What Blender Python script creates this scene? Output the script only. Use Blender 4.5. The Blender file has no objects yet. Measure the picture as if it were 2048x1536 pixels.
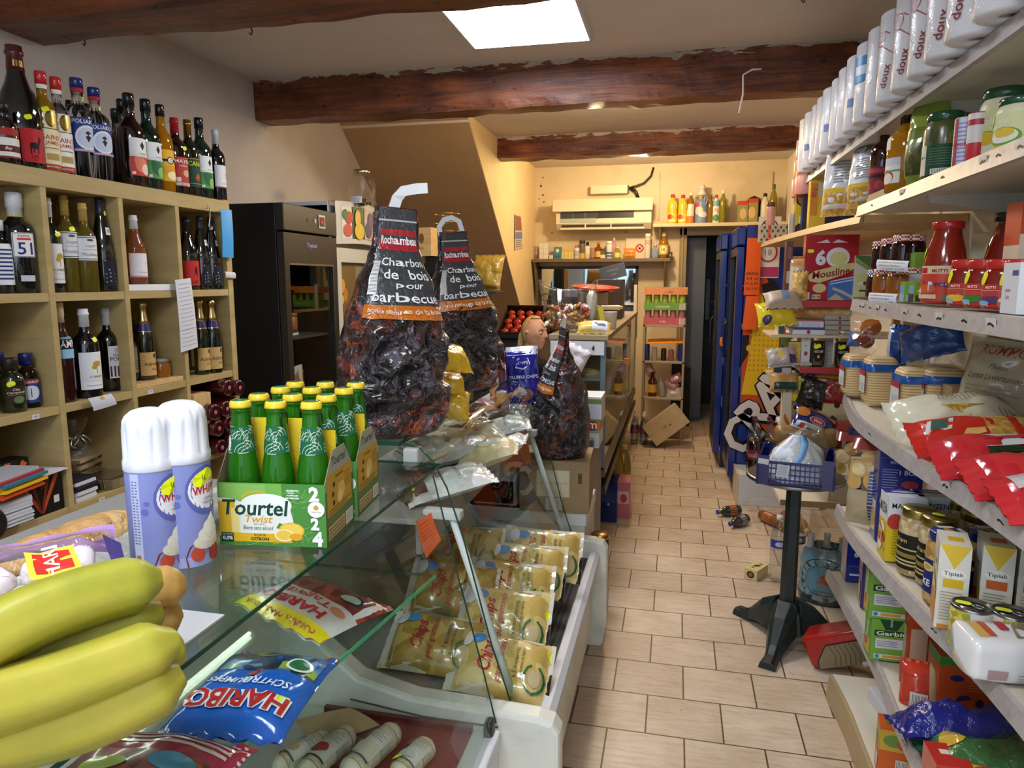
import bpy,bmesh,math,random
from mathutils import Vector,Matrix,Quaternion,noise
random.seed(7);EXPO=0.12
C=bpy.context.scene.collection
PI=math.pi
R=math.radians
sin,cos=math.sin,math.cos
F=1420.0;CX,CY=1024.0,768.0;H=1.55
PT=math.atan(208/F);YW=math.atan(329*cos(PT)/F)
FW=Vector((-sin(YW)*cos(PT),cos(YW)*cos(PT),-sin(PT)))
RT=Vector((cos(YW),sin(YW),0));UP=RT.cross(FW)
EYE=Vector((0,0,H))
def ray(x,y):return FW+RT*((x-CX)/F)-UP*((y-CY)/F)
def Zp(x,y,z):d=ray(x,y);return EYE+d*((z-H)/d.z)
def Xp(x,y,v):d=ray(x,y);return EYE+d*(v/d.x)
def Yp(x,y,v):d=ray(x,y);return EYE+d*(v/d.y)
def dep(p):return(Vector(p)-EYE).dot(FW)
def m_px(p):return dep(p)/F
def face(x,y):return math.atan2(-x,y)if True else 0
MATS={}
def lin(h):
 h=h.lstrip('#');o=[]
 for i in(0,2,4):
  c=int(h[i:i+2],16)/255
  o.append(c/12.92 if c<=.04045 else((c+.055)/1.055)**2.4)
 return(*o,1)
class NT:
 def __init__(s,name):
  s.m=bpy.data.materials.new(name);s.m.use_nodes=True
  s.t=s.m.node_tree;s.n=s.t.nodes;s.n.clear()
  s.out=s.n.new('ShaderNodeOutputMaterial')
 def new(s,typ,**kw):
  n=s.n.new('ShaderNode'+typ)
  for k,v in kw.items():
   if k in n.inputs.keys():n.inputs[k].default_value=v
   else:setattr(n,k,v)
  return n
 def ln(s,a,ao,b,bi):s.t.links.new(a.outputs[ao],b.inputs[bi])
 def bsdf(s,col=None,rough=.5,metal=0,spec=.5,**kw):
  b=s.new('BsdfPrincipled')
  if col:b.inputs['Base Color'].default_value=col
  b.inputs['Roughness'].default_value=rough;b.inputs['Metallic'].default_value=metal
  b.inputs['Specular IOR Level'].default_value=spec
  for k,v in kw.items():b.inputs[k.replace('_',' ')].default_value=v
  s.ln(b,0,s.out,0);return b
 def coord(s,scale=(1,1,1),loc=(0,0,0),kind='Object',rot=(0,0,0)):
  c=s.new('TexCoord');m=s.new('Mapping')
  m.inputs['Scale'].default_value=scale;m.inputs['Location'].default_value=loc;m.inputs['Rotation'].default_value=rot
  s.ln(c,kind,m,0);return m
 def noise(s,vec,scale=5,detail=4,rough=.5,dist=0):
  n=s.new('TexNoise',Scale=scale,Detail=detail,Roughness=rough,Distortion=dist);s.ln(vec,0,n,'Vector');return n
 def ramp(s,src,so,stops,interp='LINEAR'):
  r=s.new('ValToRGB');r.color_ramp.interpolation=interp
  e=r.color_ramp.elements
  while len(e)<len(stops):e.new(.5)
  for i,(p,c)in enumerate(stops):
   e[i].position=p;e[i].color=lin(c)if isinstance(c,str)else(c,c,c,1)
  s.ln(src,so,r,0);return r
 def bump(s,src,so,b,strength=.3,dist=.01):
  n=s.new('Bump',Strength=strength,Distance=dist);s.ln(src,so,n,'Height');s.ln(n,0,b,'Normal');return n
 def mix(s,f,a,b):
  n=s.new('Mix',data_type='RGBA')
  for k,v in(('Factor',f),('A',a),('B',b)):
   idx={'Factor':0,'A':6,'B':7}[k]
   if isinstance(v,tuple)and hasattr(v[0],'outputs'):s.t.links.new(v[0].outputs[v[1]],n.inputs[idx])
   else:n.inputs[idx].default_value=v
  return n
def mt(k):
 ""
 if k in MATS:return MATS[k]
 if k in NAMED:MATS[k]=NAMED[k]();return MATS[k]
 kind,h=k[0],k[1:]
 t=NT({'p':'paper','g':'gloss_plastic','s':'satin','f':'printed_film','m':'metal','D':'dark_bottle_glass','G':'clear_glass','L':'liquid_glass','e':'light'}[kind]+'_'+h.strip('#'))
 c=lin(h)
 if kind=='p':t.bsdf(c,.6,0,.3)
 elif kind=='s':t.bsdf(c,.38,0,.45)
 elif kind=='g':t.bsdf(c,.16,0,.5,Coat_Weight=.3,Coat_Roughness=.08)
 elif kind=='m':t.bsdf(c,.28,1)
 elif kind=='D':t.bsdf(c,.05,0,.7,Coat_Weight=.5,Coat_Roughness=.03)
 elif kind=='G':
  t.bsdf(c,.02,0,.5,Transmission_Weight=1.0,IOR=1.3)
 elif kind=='L':
  t.bsdf(c,.04,0,.6,Transmission_Weight=.55,IOR=1.35)
 elif kind=='f':
  b=t.bsdf(c,.2,0,.6,Coat_Weight=.35,Coat_Roughness=.1)
  v=t.coord((1,1,1));n=t.noise(v,38,3,.55,1.2);t.bump(n,0,b,.55,.012)
 elif kind=='e':
  e=t.new('Emission',Color=c,Strength=EMIT.get(k,3.0));t.ln(e,0,t.out,0)
 MATS[k]=t.m
 return t.m
EMIT={}
def _film(tint='#ffffff',base=.04,name='clear_film',crinkle=30,gl=.09,mx=.75):
 def f():
  t=NT(name)
  tr=t.new('BsdfTransparent',Color=lin(tint));g=t.new('BsdfGlossy',Roughness=gl)
  g.inputs[0].default_value=(.9,.9,.9,1)
  lw=t.new('LayerWeight',Blend=.5);pw=t.new('Math',operation='POWER');pw.inputs[1].default_value=4.5;r=t.new('MapRange')
  r.inputs['To Min'].default_value=base;r.inputs['To Max'].default_value=mx
  t.ln(lw,'Facing',pw,0);t.ln(pw,0,r,0)
  if crinkle:
   v=t.coord();n=t.noise(v,crinkle,3,.6,1.5);bp=t.new('Bump',Strength=.8,Distance=.012)
   t.ln(n,0,bp,'Height');t.ln(bp,0,g,'Normal');t.ln(bp,0,lw,'Normal')
  m=t.new('MixShader');t.ln(r,0,m,0);t.ln(tr,0,m,1);t.ln(g,0,m,2);t.ln(m,0,t.out,0)
  return t.m
 return f
def _floor():
 t=NT('floor_tiles');b=t.bsdf(None,.42,0,.4)
 v=t.coord((1,1,1),(.186,.05,0))
 br=t.new('TexBrick',offset=.5,squash=1.0)
 br.inputs['Scale'].default_value=1;br.inputs['Brick Width'].default_value=.262;br.inputs['Row Height'].default_value=.235
 br.inputs['Mortar Size'].default_value=.0032;br.inputs['Mortar Smooth'].default_value=.15;br.inputs['Bias'].default_value=0
 br.inputs['Color1'].default_value=lin('#cdbba6');br.inputs['Color2'].default_value=lin('#dbcab4');br.inputs['Mortar'].default_value=lin('#5d4c3a')
 t.ln(v,0,br,'Vector')
 n1=t.noise(v,3.5,6,.65);r1=t.ramp(n1,0,[(.3,'#d8cdc0'),(.65,'#ffffff')])
 vs=t.coord((7,50,1));n2=t.noise(vs,1.2,5,.7);r2=t.ramp(n2,0,[(.32,'#d9cfc4'),(.55,'#ffffff')])
 m1=t.new('Mix',data_type='RGBA',blend_type='MULTIPLY');m1 .inputs[0].default_value=.8
 t.t.links.new(br.outputs[0],m1 .inputs[6]);t.t.links.new(r1 .outputs[0],m1 .inputs[7])
 m2=t.new('Mix',data_type='RGBA',blend_type='MULTIPLY');m2 .inputs[0].default_value=.7
 t.t.links.new(m1 .outputs[2],m2 .inputs[6]);t.t.links.new(r2 .outputs[0],m2 .inputs[7])
 sp=t.noise(v,26,2,.5);rs=t.ramp(sp,0,[(.76,'#ffffff'),(.8,'#6b5a48')])
 m3=t.new('Mix',data_type='RGBA',blend_type='MULTIPLY');m3 .inputs[0].default_value=.8
 t.t.links.new(m2 .outputs[2],m3 .inputs[6]);t.t.links.new(rs.outputs[0],m3 .inputs[7])
 t.t.links.new(m3 .outputs[2],b.inputs['Base Color'])
 t.bump(br,1,b,-.5,.004)
 return t.m
def _noisy(name,cols,scale=4,rough=.6,stretch=(1,1,1),bump=.2,bs=None,spec=.35,detail=6,dist=.3,metal=0,bd=.01,coat=0):
 def f():
  t=NT(name);b=t.bsdf(None,rough,metal,spec)
  if coat:b.inputs['Coat Weight'].default_value=coat;b.inputs['Coat Roughness'].default_value=.15
  v=t.coord(stretch);n=t.noise(v,scale,detail,.6,dist)
  k=len(cols);r=t.ramp(n,0,[(.3+.4*i/(max(1,k-1)),c)for i,c in enumerate(cols)])
  t.ln(r,0,b,'Base Color')
  if bump:
   n2=t.noise(v,bs or scale*4,5,.6);t.bump(n2,0,b,bump,bd)
  return t.m
 return f
def _beam():
 t=NT('old_beam_wood');b=t.bsdf(None,.4,0,.5)
 v=t.coord((.7,8,8));n=t.noise(v,2.2,8,.65,.8)
 r=t.ramp(n,0,[(.28,'#3a1c10'),(.45,'#6e3a20'),(.58,'#8a4c2a'),(.75,'#9c5c34')])
 v2=t.coord((1.2,1.2,1.2));n2=t.noise(v2,2.5,6,.7);r2=t.ramp(n2,0,[(.35,'#8a6a58'),(.6,'#ffffff')])
 m=t.new('Mix',data_type='RGBA',blend_type='MULTIPLY');m.inputs[0].default_value=.85
 t.t.links.new(r.outputs[0],m.inputs[6]);t.t.links.new(r2 .outputs[0],m.inputs[7])
 v3=t.coord((9,9,14));vo=t.new('TexVoronoi',Scale=1.0);t.ln(v3,0,vo,'Vector');r3=t.ramp(vo,0,[(.1,'#1a0d07'),(.16,'#ffffff')])
 m2=t.new('Mix',data_type='RGBA',blend_type='MULTIPLY');m2 .inputs[0].default_value=.7
 t.t.links.new(m.outputs[2],m2 .inputs[6]);t.t.links.new(r3 .outputs[0],m2 .inputs[7])
 s=t.new('SeparateXYZ');c=t.new('TexCoord');t.ln(c,'Object',s,0)
 n4=t.noise(t.coord((2.2,2.2,9)),2.6,5,.6,.6)
 ad=t.new('MapRange');t.ln(s,'Z',ad,0)
 ad.inputs['From Min'].default_value=-.075;ad.inputs['From Max'].default_value=.0;ad.inputs['To Min'].default_value=-.25;ad.inputs['To Max'].default_value=.14
 su=t.new('Math',operation='ADD');t.ln(n4,0,su,0);t.ln(ad,0,su,1)
 rr=t.ramp(su,0,[(.575,0.),(.6,1.)])
 m3=t.new('Mix',data_type='RGBA');t.t.links.new(rr.outputs[0],m3 .inputs[0]);t.t.links.new(m2 .outputs[2],m3 .inputs[6]);m3 .inputs[7].default_value=lin('#b3a898')
 t.t.links.new(m3 .outputs[2],b.inputs['Base Color']);t.bump(n,0,b,.5,.02)
 return t.m
def _charcoal():
 t=NT('charcoal_printed_film');b=t.bsdf(None,.16,0,.6,Coat_Weight=.5,Coat_Roughness=.08)
 v=t.coord((1,1,1));w=t.noise(v,9,3,.6);
 ad=t.new('VectorMath',operation='MULTIPLY_ADD');t.ln(w,1,ad,0);ad.inputs[1].default_value=(.14,.14,.14);t.ln(v,0,ad,2)
 vo=t.new('TexVoronoi',Scale=24.0);t.ln(ad,0,vo,'Vector')
 sx=t.new('SeparateColor');t.ln(vo,'Color',sx,0)
 r=t.ramp(sx,0,[(0,'#0b0a0d'),(.3,'#17151b'),(.48,'#2c2732'),(.6,'#3a2a29'),(.7,'#14121a'),(.86,'#57515e'),(1,'#8b8592')],'CONSTANT')
 ed=t.new('TexVoronoi',feature='DISTANCE_TO_EDGE',Scale=24.0);t.ln(ad,0,ed,'Vector')
 n3=t.noise(v,6,3,.6);gl=t.ramp(n3,0,[(.46,'#1a0f0e'),(.56,'#6a2412'),(.72,'#c65a22')])
 er=t.ramp(ed,0,[(.03,1.),(.15,0.)])
 m=t.new('Mix',data_type='RGBA');t.t.links.new(er.outputs[0],m.inputs[0]);t.t.links.new(r.outputs[0],m.inputs[6]);t.t.links.new(gl.outputs[0],m.inputs[7])
 n5=t.noise(ad,7,3,.55,1.0);st=t.ramp(n5,0,[(.485,0.),(.5,.4),(.515,0.)])  # thin pale streaks paint fold glints into the film colour
 m5=t.new('Mix',data_type='RGBA');t.t.links.new(st.outputs[0],m5 .inputs[0]);t.t.links.new(m.outputs[2],m5 .inputs[6]);m5 .inputs[7].default_value=lin('#8d8a94')
 t.t.links.new(m5 .outputs[2],b.inputs['Base Color'])
 n=t.noise(v,16,4,.55,2.2);t.bump(n,0,b,1.0,.05)
 return t.m
def _speck(name,cols,scale,rough=.5,bump=.4,coat=.2,bd=.01,warp=.05,size=(1,1,1)):
 ""
 def f():
  t=NT(name);b=t.bsdf(None,rough,0,.5,Coat_Weight=coat,Coat_Roughness=.1)
  v=t.coord(size);w=t.noise(v,8,2,.5)
  ad=t.new('VectorMath',operation='MULTIPLY_ADD');t.ln(w,1,ad,0);ad.inputs[1].default_value=(warp,)*3;t.ln(v,0,ad,2)
  vo=t.new('TexVoronoi',Scale=scale);t.ln(ad,0,vo,'Vector');s=t.new('SeparateColor');t.ln(vo,'Color',s,0)
  k=len(cols);r=t.ramp(s,0,[(i/k,c)for i,c in enumerate(cols)],'CONSTANT')
  t.ln(r,0,b,'Base Color');t.bump(vo,0,b,-bump,bd)
  return t.m
 return f
def _lines(name,a,b_,axis,freq,thr=.5,rough=.5):
 ""
 def f():
  t=NT(name);b=t.bsdf(None,rough,0,.4)
  w=t.new('TexWave',wave_type='BANDS',bands_direction=axis,Scale=freq);v=t.coord();t.ln(v,0,w,'Vector')
  r=t.ramp(w,0,[(thr-.05,a),(thr+.05,b_)]);t.ln(r,0,b,'Base Color');return t.m
 return f
def _check(name,a,b_,scale):
 def f():
  t=NT(name);b=t.bsdf(None,.25,0,.5)
  w=t.new('TexChecker',Scale=scale);v=t.coord();t.ln(v,0,w,'Vector')
  w.inputs[1].default_value=lin(a);w.inputs[2].default_value=lin(b_);t.ln(w,0,b,'Base Color');return t.m
 return f
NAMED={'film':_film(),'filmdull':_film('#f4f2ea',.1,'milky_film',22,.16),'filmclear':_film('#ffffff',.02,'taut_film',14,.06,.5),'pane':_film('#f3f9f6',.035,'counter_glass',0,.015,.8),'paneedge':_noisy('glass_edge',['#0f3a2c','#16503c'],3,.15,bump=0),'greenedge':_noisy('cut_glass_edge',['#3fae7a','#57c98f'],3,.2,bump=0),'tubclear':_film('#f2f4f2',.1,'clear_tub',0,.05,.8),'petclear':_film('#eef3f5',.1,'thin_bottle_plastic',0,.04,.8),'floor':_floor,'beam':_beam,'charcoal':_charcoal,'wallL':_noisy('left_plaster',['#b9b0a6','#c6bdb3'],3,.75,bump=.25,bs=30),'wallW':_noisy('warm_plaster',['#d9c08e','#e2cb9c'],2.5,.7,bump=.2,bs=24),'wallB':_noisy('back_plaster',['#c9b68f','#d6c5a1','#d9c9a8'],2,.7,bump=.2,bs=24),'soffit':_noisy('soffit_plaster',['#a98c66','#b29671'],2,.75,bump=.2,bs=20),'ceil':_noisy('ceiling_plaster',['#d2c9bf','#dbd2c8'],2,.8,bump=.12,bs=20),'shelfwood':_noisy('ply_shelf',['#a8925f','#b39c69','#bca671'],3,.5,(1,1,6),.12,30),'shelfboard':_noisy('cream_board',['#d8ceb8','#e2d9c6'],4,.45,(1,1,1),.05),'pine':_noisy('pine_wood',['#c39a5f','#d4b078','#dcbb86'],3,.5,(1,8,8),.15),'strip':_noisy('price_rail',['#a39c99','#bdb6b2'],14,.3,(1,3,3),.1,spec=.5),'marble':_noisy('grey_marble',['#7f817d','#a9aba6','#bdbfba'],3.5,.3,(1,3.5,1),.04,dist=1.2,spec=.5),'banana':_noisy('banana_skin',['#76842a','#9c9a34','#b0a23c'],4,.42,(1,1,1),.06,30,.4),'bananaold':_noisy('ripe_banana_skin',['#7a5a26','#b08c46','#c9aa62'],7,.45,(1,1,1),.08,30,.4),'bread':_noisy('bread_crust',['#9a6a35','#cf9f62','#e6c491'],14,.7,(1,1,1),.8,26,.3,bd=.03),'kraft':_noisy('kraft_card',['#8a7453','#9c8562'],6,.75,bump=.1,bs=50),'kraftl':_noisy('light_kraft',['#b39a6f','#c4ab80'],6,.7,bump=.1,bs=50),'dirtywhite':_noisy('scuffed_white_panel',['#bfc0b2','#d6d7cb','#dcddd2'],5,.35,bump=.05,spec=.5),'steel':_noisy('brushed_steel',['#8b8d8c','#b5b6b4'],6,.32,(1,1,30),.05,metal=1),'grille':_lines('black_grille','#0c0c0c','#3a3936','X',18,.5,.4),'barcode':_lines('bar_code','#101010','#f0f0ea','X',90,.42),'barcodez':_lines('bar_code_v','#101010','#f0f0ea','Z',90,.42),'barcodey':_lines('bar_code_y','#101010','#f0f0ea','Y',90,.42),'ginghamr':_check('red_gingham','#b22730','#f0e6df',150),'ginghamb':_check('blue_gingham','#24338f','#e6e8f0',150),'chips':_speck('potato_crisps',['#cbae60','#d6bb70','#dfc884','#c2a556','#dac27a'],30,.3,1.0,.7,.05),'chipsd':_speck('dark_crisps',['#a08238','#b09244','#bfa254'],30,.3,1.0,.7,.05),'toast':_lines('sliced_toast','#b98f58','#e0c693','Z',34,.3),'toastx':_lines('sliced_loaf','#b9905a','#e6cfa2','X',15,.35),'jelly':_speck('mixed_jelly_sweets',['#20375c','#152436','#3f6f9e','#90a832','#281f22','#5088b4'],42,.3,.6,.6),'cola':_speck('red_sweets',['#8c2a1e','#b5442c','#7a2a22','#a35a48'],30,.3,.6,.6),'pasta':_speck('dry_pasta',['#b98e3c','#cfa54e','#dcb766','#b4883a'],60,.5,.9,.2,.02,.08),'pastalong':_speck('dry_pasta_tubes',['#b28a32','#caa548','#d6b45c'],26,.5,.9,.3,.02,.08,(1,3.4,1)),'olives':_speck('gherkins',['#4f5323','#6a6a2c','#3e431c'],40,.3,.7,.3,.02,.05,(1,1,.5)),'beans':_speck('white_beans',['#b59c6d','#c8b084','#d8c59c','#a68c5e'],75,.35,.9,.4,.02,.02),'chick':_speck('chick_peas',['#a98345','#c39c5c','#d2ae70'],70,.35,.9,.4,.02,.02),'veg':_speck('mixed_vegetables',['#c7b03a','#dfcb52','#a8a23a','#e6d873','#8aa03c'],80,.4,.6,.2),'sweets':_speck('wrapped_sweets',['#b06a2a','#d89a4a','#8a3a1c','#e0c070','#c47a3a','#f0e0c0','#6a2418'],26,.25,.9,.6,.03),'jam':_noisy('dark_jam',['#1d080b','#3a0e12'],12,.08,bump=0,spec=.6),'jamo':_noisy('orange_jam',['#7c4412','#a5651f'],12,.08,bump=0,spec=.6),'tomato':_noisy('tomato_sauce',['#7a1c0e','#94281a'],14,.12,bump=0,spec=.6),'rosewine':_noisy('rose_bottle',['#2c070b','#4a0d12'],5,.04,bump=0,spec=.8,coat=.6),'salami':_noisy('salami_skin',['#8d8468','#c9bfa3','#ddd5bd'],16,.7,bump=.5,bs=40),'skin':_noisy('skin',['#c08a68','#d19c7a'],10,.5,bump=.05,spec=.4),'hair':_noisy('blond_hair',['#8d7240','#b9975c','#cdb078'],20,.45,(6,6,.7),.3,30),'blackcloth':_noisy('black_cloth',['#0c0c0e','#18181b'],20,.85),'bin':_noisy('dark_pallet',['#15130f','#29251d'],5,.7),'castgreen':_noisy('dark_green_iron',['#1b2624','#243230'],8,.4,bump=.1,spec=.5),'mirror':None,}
def _mirror():
 t=NT('mirror_glass');t.bsdf(lin('#c9d2d6'),.03,1);return t.m
NAMED['mirror']=_mirror
_TX={}
def text2d(s,bold=0.0,shear=0.0):
 k=(s,bold,shear)
 if k in _TX:return _TX[k]
 cu=bpy.data.curves.new('t','FONT');cu.body=s;cu.size=1;cu.resolution_u=2;cu.offset=bold;cu.shear=shear;cu.fill_mode='FRONT'
 ob=bpy.data.objects.new('t',cu);C.objects.link(ob)
 dg=bpy.context.evaluated_depsgraph_get();dg.update()
 me=bpy.data.meshes.new_from_object(ob.evaluated_get(dg))
 v=[(p.co.x,p.co.y)for p in me.vertices];f=[tuple(q.vertices)for q in me.polygons]
 f=[q if me.polygons[i].normal.z>0 else q[::-1]for i,q in enumerate(f)]
 bpy.data.meshes.remove(me);bpy.data.objects.remove(ob);bpy.data.curves.remove(cu)
 if v:
  x0=min(p[0]for p in v);x1=max(p[0]for p in v);y0=min(p[1]for p in v);y1=max(p[1]for p in v)
  h=max(.01,y1-y0);v=[((p[0]-(x0+x1)/2)/h,(p[1]-(y0+y1)/2)/h)for p in v];w=(x1-x0)/h
 else:w=0
 _TX[k]=(v,f,w);return _TX[k]
class Plane:
 def __init__(s,o,u,v,w,h):s.o,s.u,s.v,s.w,s.h=Vector(o),Vector(u).normalized(),Vector(v).normalized(),w,h;s.n=s.u.cross(s.v);s.flat=True
 def pt(s,u,v,off):return s.o+s.u*(u*s.w)+s.v*(v*s.h)+s.n*off
class Cyl:
 ""
 def __init__(s,r,half,z0,z1,rf=None,c=(0,0),a0=0):s.r,s.a,s.z0,s.z1,s.rf,s.c,s.a0=r,half,z0,z1,rf,c,a0;s.w=2*half*r;s.h=z1-z0;s.flat=False
 def pt(s,u,v,off):
  z=s.z0+v*s.h;r=(s.rf(z)if s.rf else s.r)+off;a=s.a0+(u*2-1)*s.a
  return Vector((s.c[0]+r*sin(a),s.c[1]-r*cos(a),z))
class Fn:
 def __init__(s,fn,w,h):s.fn,s.w,s.h,s.flat=fn,w,h,False
 def pt(s,u,v,off):
  e=.004;p=s.fn(u,v)
  n=(s.fn(u+e,v)-s.fn(u-e,v)).cross(s.fn(u,v+e)-s.fn(u,v-e))
  if n.length>0:n.normalize()
  return p+n*off
class MB:
 def __init__(s):s.v=[];s.f=[];s.fm=[];s.sm=[];s.mats=[]
 def mi(s,k):
  if k not in s.mats:s.mats.append(k)
  return s.mats.index(k)
 def add(s,vs,fs,k,smooth=False,T=None):
  b=len(s.v)
  s.v+=[tuple(T@Vector(p))if T is not None else tuple(p)for p in vs]
  i=s.mi(k)
  for f in fs:s.f.append(tuple(b+x for x in f));s.fm.append(i);s.sm.append(smooth)
  return s
 def box(s,x0,y0,z0,x1,y1,z1,k,T=None):
  vs=[(x,y,z)for z in(z0,z1)for y in(y0,y1)for x in(x0,x1)]
  return s.add(vs,[(0,2,3,1),(4,5,7,6),(0,1,5,4),(2,6,7,3),(0,4,6,2),(1,3,7,5)],k,False,T)
 def rbox(s,x0,y0,z0,x1,y1,z1,k,r=.01,n=3,T=None,smooth=True):
  ""
  r=min(r,(x1-x0)/2.01,(y1-y0)/2.01);rz=min(r,(z1-z0)/2.01)
  ring=[]
  for cx,cy,a0 in((x1-r,y1-r,0),(x0+r,y1-r,90),(x0+r,y0+r,180),(x1-r,y0+r,270)):
   for i in range(n+1):a=R(a0+90*i/n);ring.append((cx,cy,cos(a),sin(a)))
  N=len(ring);vs=[];fs=[]
  lv=[]
  for i in range(n+1):a=R(90*i/n);lv.append((z0+rz-rz*cos(a),r*(1-sin(a))))
  for i in range(n+1):a=R(90*i/n);lv.append((z1-rz+rz*sin(a),r*(1-cos(a))))
  for z,ins in lv:vs+=[(cx+(r-ins)*c,cy+(r-ins)*d,z)for cx,cy,c,d in ring]
  for j in range(len(lv)-1):
   for i in range(N):a=j*N+i;b=j*N+(i+1)%N;fs.append((a,b,b+N,a+N))
  fs.append(tuple(range(N))[::-1]);fs.append(tuple((len(lv)-1)*N+i for i in range(N)))
  return s.add(vs,fs,k,smooth,T)
 def lathe(s,prof,k,n=20,T=None,smooth=True,a0=0,rfn=None):
  vs=[];fs=[];N=n
  for r,z in prof:
   for i in range(N):
    a=a0+2*PI*i/N;q=max(r,1e-5)*(rfn(a,z)if rfn else 1);vs.append((q*cos(a),q*sin(a),z))
  for j in range(len(prof)-1):
   for i in range(N):a=j*N+i;b=j*N+(i+1)%N;fs.append((a,b,b+N,a+N))
  if prof[0][0]>1e-4:fs.append(tuple(range(N))[::-1])
  if prof[-1][0]>1e-4:fs.append(tuple((len(prof)-1)*N+i for i in range(N)))
  return s.add(vs,fs,k,smooth,T)
 def tube(s,pts,r,k,n=8,cyc=False,smooth=True,flat=None):
  pts=[Vector(p)for p in pts];L=len(pts);vs=[];fs=[];up=None
  for i,p in enumerate(pts):
   a=pts[i-1]if(i>0 or cyc)else p;b=pts[(i+1)%L]if(i<L-1 or cyc)else p
   t=(b-a).normalized()if(b-a).length>0 else Vector((0,0,1))
   if up is None:up=Vector((0,0,1))if abs(t.z)<.9 else Vector((1,0,0))
   x=t.cross(up)
   if x.length<1e-4:x=t.cross(Vector((0,1,0)))
   x.normalize();y=x.cross(t).normalized();up=y
   rr=r[i]if isinstance(r,(list,tuple))else r
   for j in range(n):q=2*PI*j/n;vs.append(p+x*(rr*cos(q))+y*(rr*(flat or 1)*sin(q)))
  M=L if cyc else L-1
  for i in range(M):
   for j in range(n):a=i*n+j;b=i*n+(j+1)%n;c=((i+1)%L)*n;fs.append((a,b,c+(j+1)%n,c+j))
  if not cyc:fs.append(tuple(range(n))[::-1]);fs.append(tuple((L-1)*n+j for j in range(n)))
  return s.add(vs,fs,k,smooth)
 def grid(s,fn,nu,nv,k,smooth=True,kf=None,flip=False):
  vs=[fn(i/nu,j/nv)for j in range(nv+1)for i in range(nu+1)];b=len(s.v)
  s.v+=[tuple(p)for p in vs]
  for j in range(nv):
   for i in range(nu):
    a=b+j*(nu+1)+i;q=(a,a+1,a+nu+2,a+nu+1)
    s.f.append(q[::-1]if flip else q);s.fm.append(s.mi(kf((i+.5)/nu,(j+.5)/nv)if kf else k));s.sm.append(smooth)
  return s
 def prism(s,poly,k,a,b,axis='y',T=None,smooth=False):
  ""
  def P(p,q):return{'y':(p[0],q,p[1]),'x':(q,p[0],p[1]),'z':(p[0],p[1],q)}[axis]
  n=len(poly);vs=[P(p,a)for p in poly]+[P(p,b)for p in poly]
  fs=[(i,(i+1)%n,n+(i+1)%n,n+i)for i in range(n)]+[tuple(range(n))[::-1],tuple(range(n,2*n))]
  return s.add(vs,fs,k,smooth,T)
 def dec(s,S,shapes,lay=.00035,start=1):
  L=start-1;last=None
  for sh in shapes:
   t=sh[0];k0=sh[{'r':5,'e':5,'t':5,'l':3}.get(t,2)]
   if k0!=last or t=='p':L+=1
   last=k0;off=lay*L
   if t=='r':
    _,u0,v0,u1,v1,k=sh[:6]
    nu=1 if S.flat else max(1,int(abs(u1-u0)*14+.5));nv=1 if S.flat else max(1,int(abs(v1-v0)*14+.5))
    vs=[S.pt(u0+(u1-u0)*i/nu,v0+(v1-v0)*j/nv,off)for j in range(nv+1)for i in range(nu+1)]
    fs=[(j*(nu+1)+i,j*(nu+1)+i+1,(j+1)*(nu+1)+i+1,(j+1)*(nu+1)+i)for j in range(nv)for i in range(nu)]
    s.add(vs,fs,k,not S.flat)
   elif t=='e':
    _,cu,cv,ru,rv,k=sh[:6];n=20;rings=1 if S.flat else 4
    vs=[S.pt(cu,cv,off)]
    for q in range(1,rings+1):
     vs+=[S.pt(cu+ru*q/rings*cos(2*PI*i/n),cv+rv*q/rings*sin(2*PI*i/n),off)for i in range(n)]
    fs=[(0,1+i,1+(i+1)%n)for i in range(n)]
    for q in range(rings-1):
     fs+=[(1+q*n+i,1+(q+1)*n+i,1+(q+1)*n+(i+1)%n,1+q*n+(i+1)%n)for i in range(n)]
    s.add(vs,fs,k,not S.flat)
   elif t=='p' and S.flat:
    pts,k=sh[1],sh[2]
    s.add([S.pt(u,v,off)for u,v in pts],[tuple(range(len(pts)))],k)
   elif t in 'fp':
    pts,k=sh[1],sh[2];n=len(pts);c=(sum(p[0]for p in pts)/n,sum(p[1]for p in pts)/n)
    s.add([S.pt(u,v,off)for u,v in[c]+pts],[(0,1+(i+1)%n,1+i)for i in range(n)],k)
   elif t=='l':
    pts,w,k=sh[1],sh[2],sh[3];vs=[];n=len(pts)
    for i,(u,v)in enumerate(pts):
     a=pts[max(0,i-1)];b=pts[min(n-1,i+1)]
     dx=(b[0]-a[0])*S.w;dy=(b[1]-a[1])*S.h;l=math.hypot(dx,dy)or 1
     nx,ny=-dy/l*w/2,dx/l*w/2
     vs+=[S.pt(u-nx/S.w,v-ny/S.h,off),S.pt(u+nx/S.w,v+ny/S.h,off)]
    s.add(vs,[(2*i,2*i+2,2*i+3,2*i+1)for i in range(n-1)],k)
   elif t=='t':
    _,tx,cu,cv,h,k=sh[:6];o=sh[6]if len(sh)>6 else{}
    v,f,w=text2d(tx,o.get('b',.012),o.get('sh',0));hh=h*S.h;ww=w*hh
    sx=hh
    if 'w' in o and ww>0:sx=hh*(o['w']*S.w)/ww
    a=R(o.get('rot',0));ca,sa=cos(a),sin(a);mr=o.get('mir',1)
    vs=[]
    for x,y in v:
     x*=sx*mr;y*=hh;vs.append(S.pt(cu+(x*ca-y*sa)/S.w,cv+(x*sa+y*ca)/S.h,off))
    s.add(vs,f,k)
  return s
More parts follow.
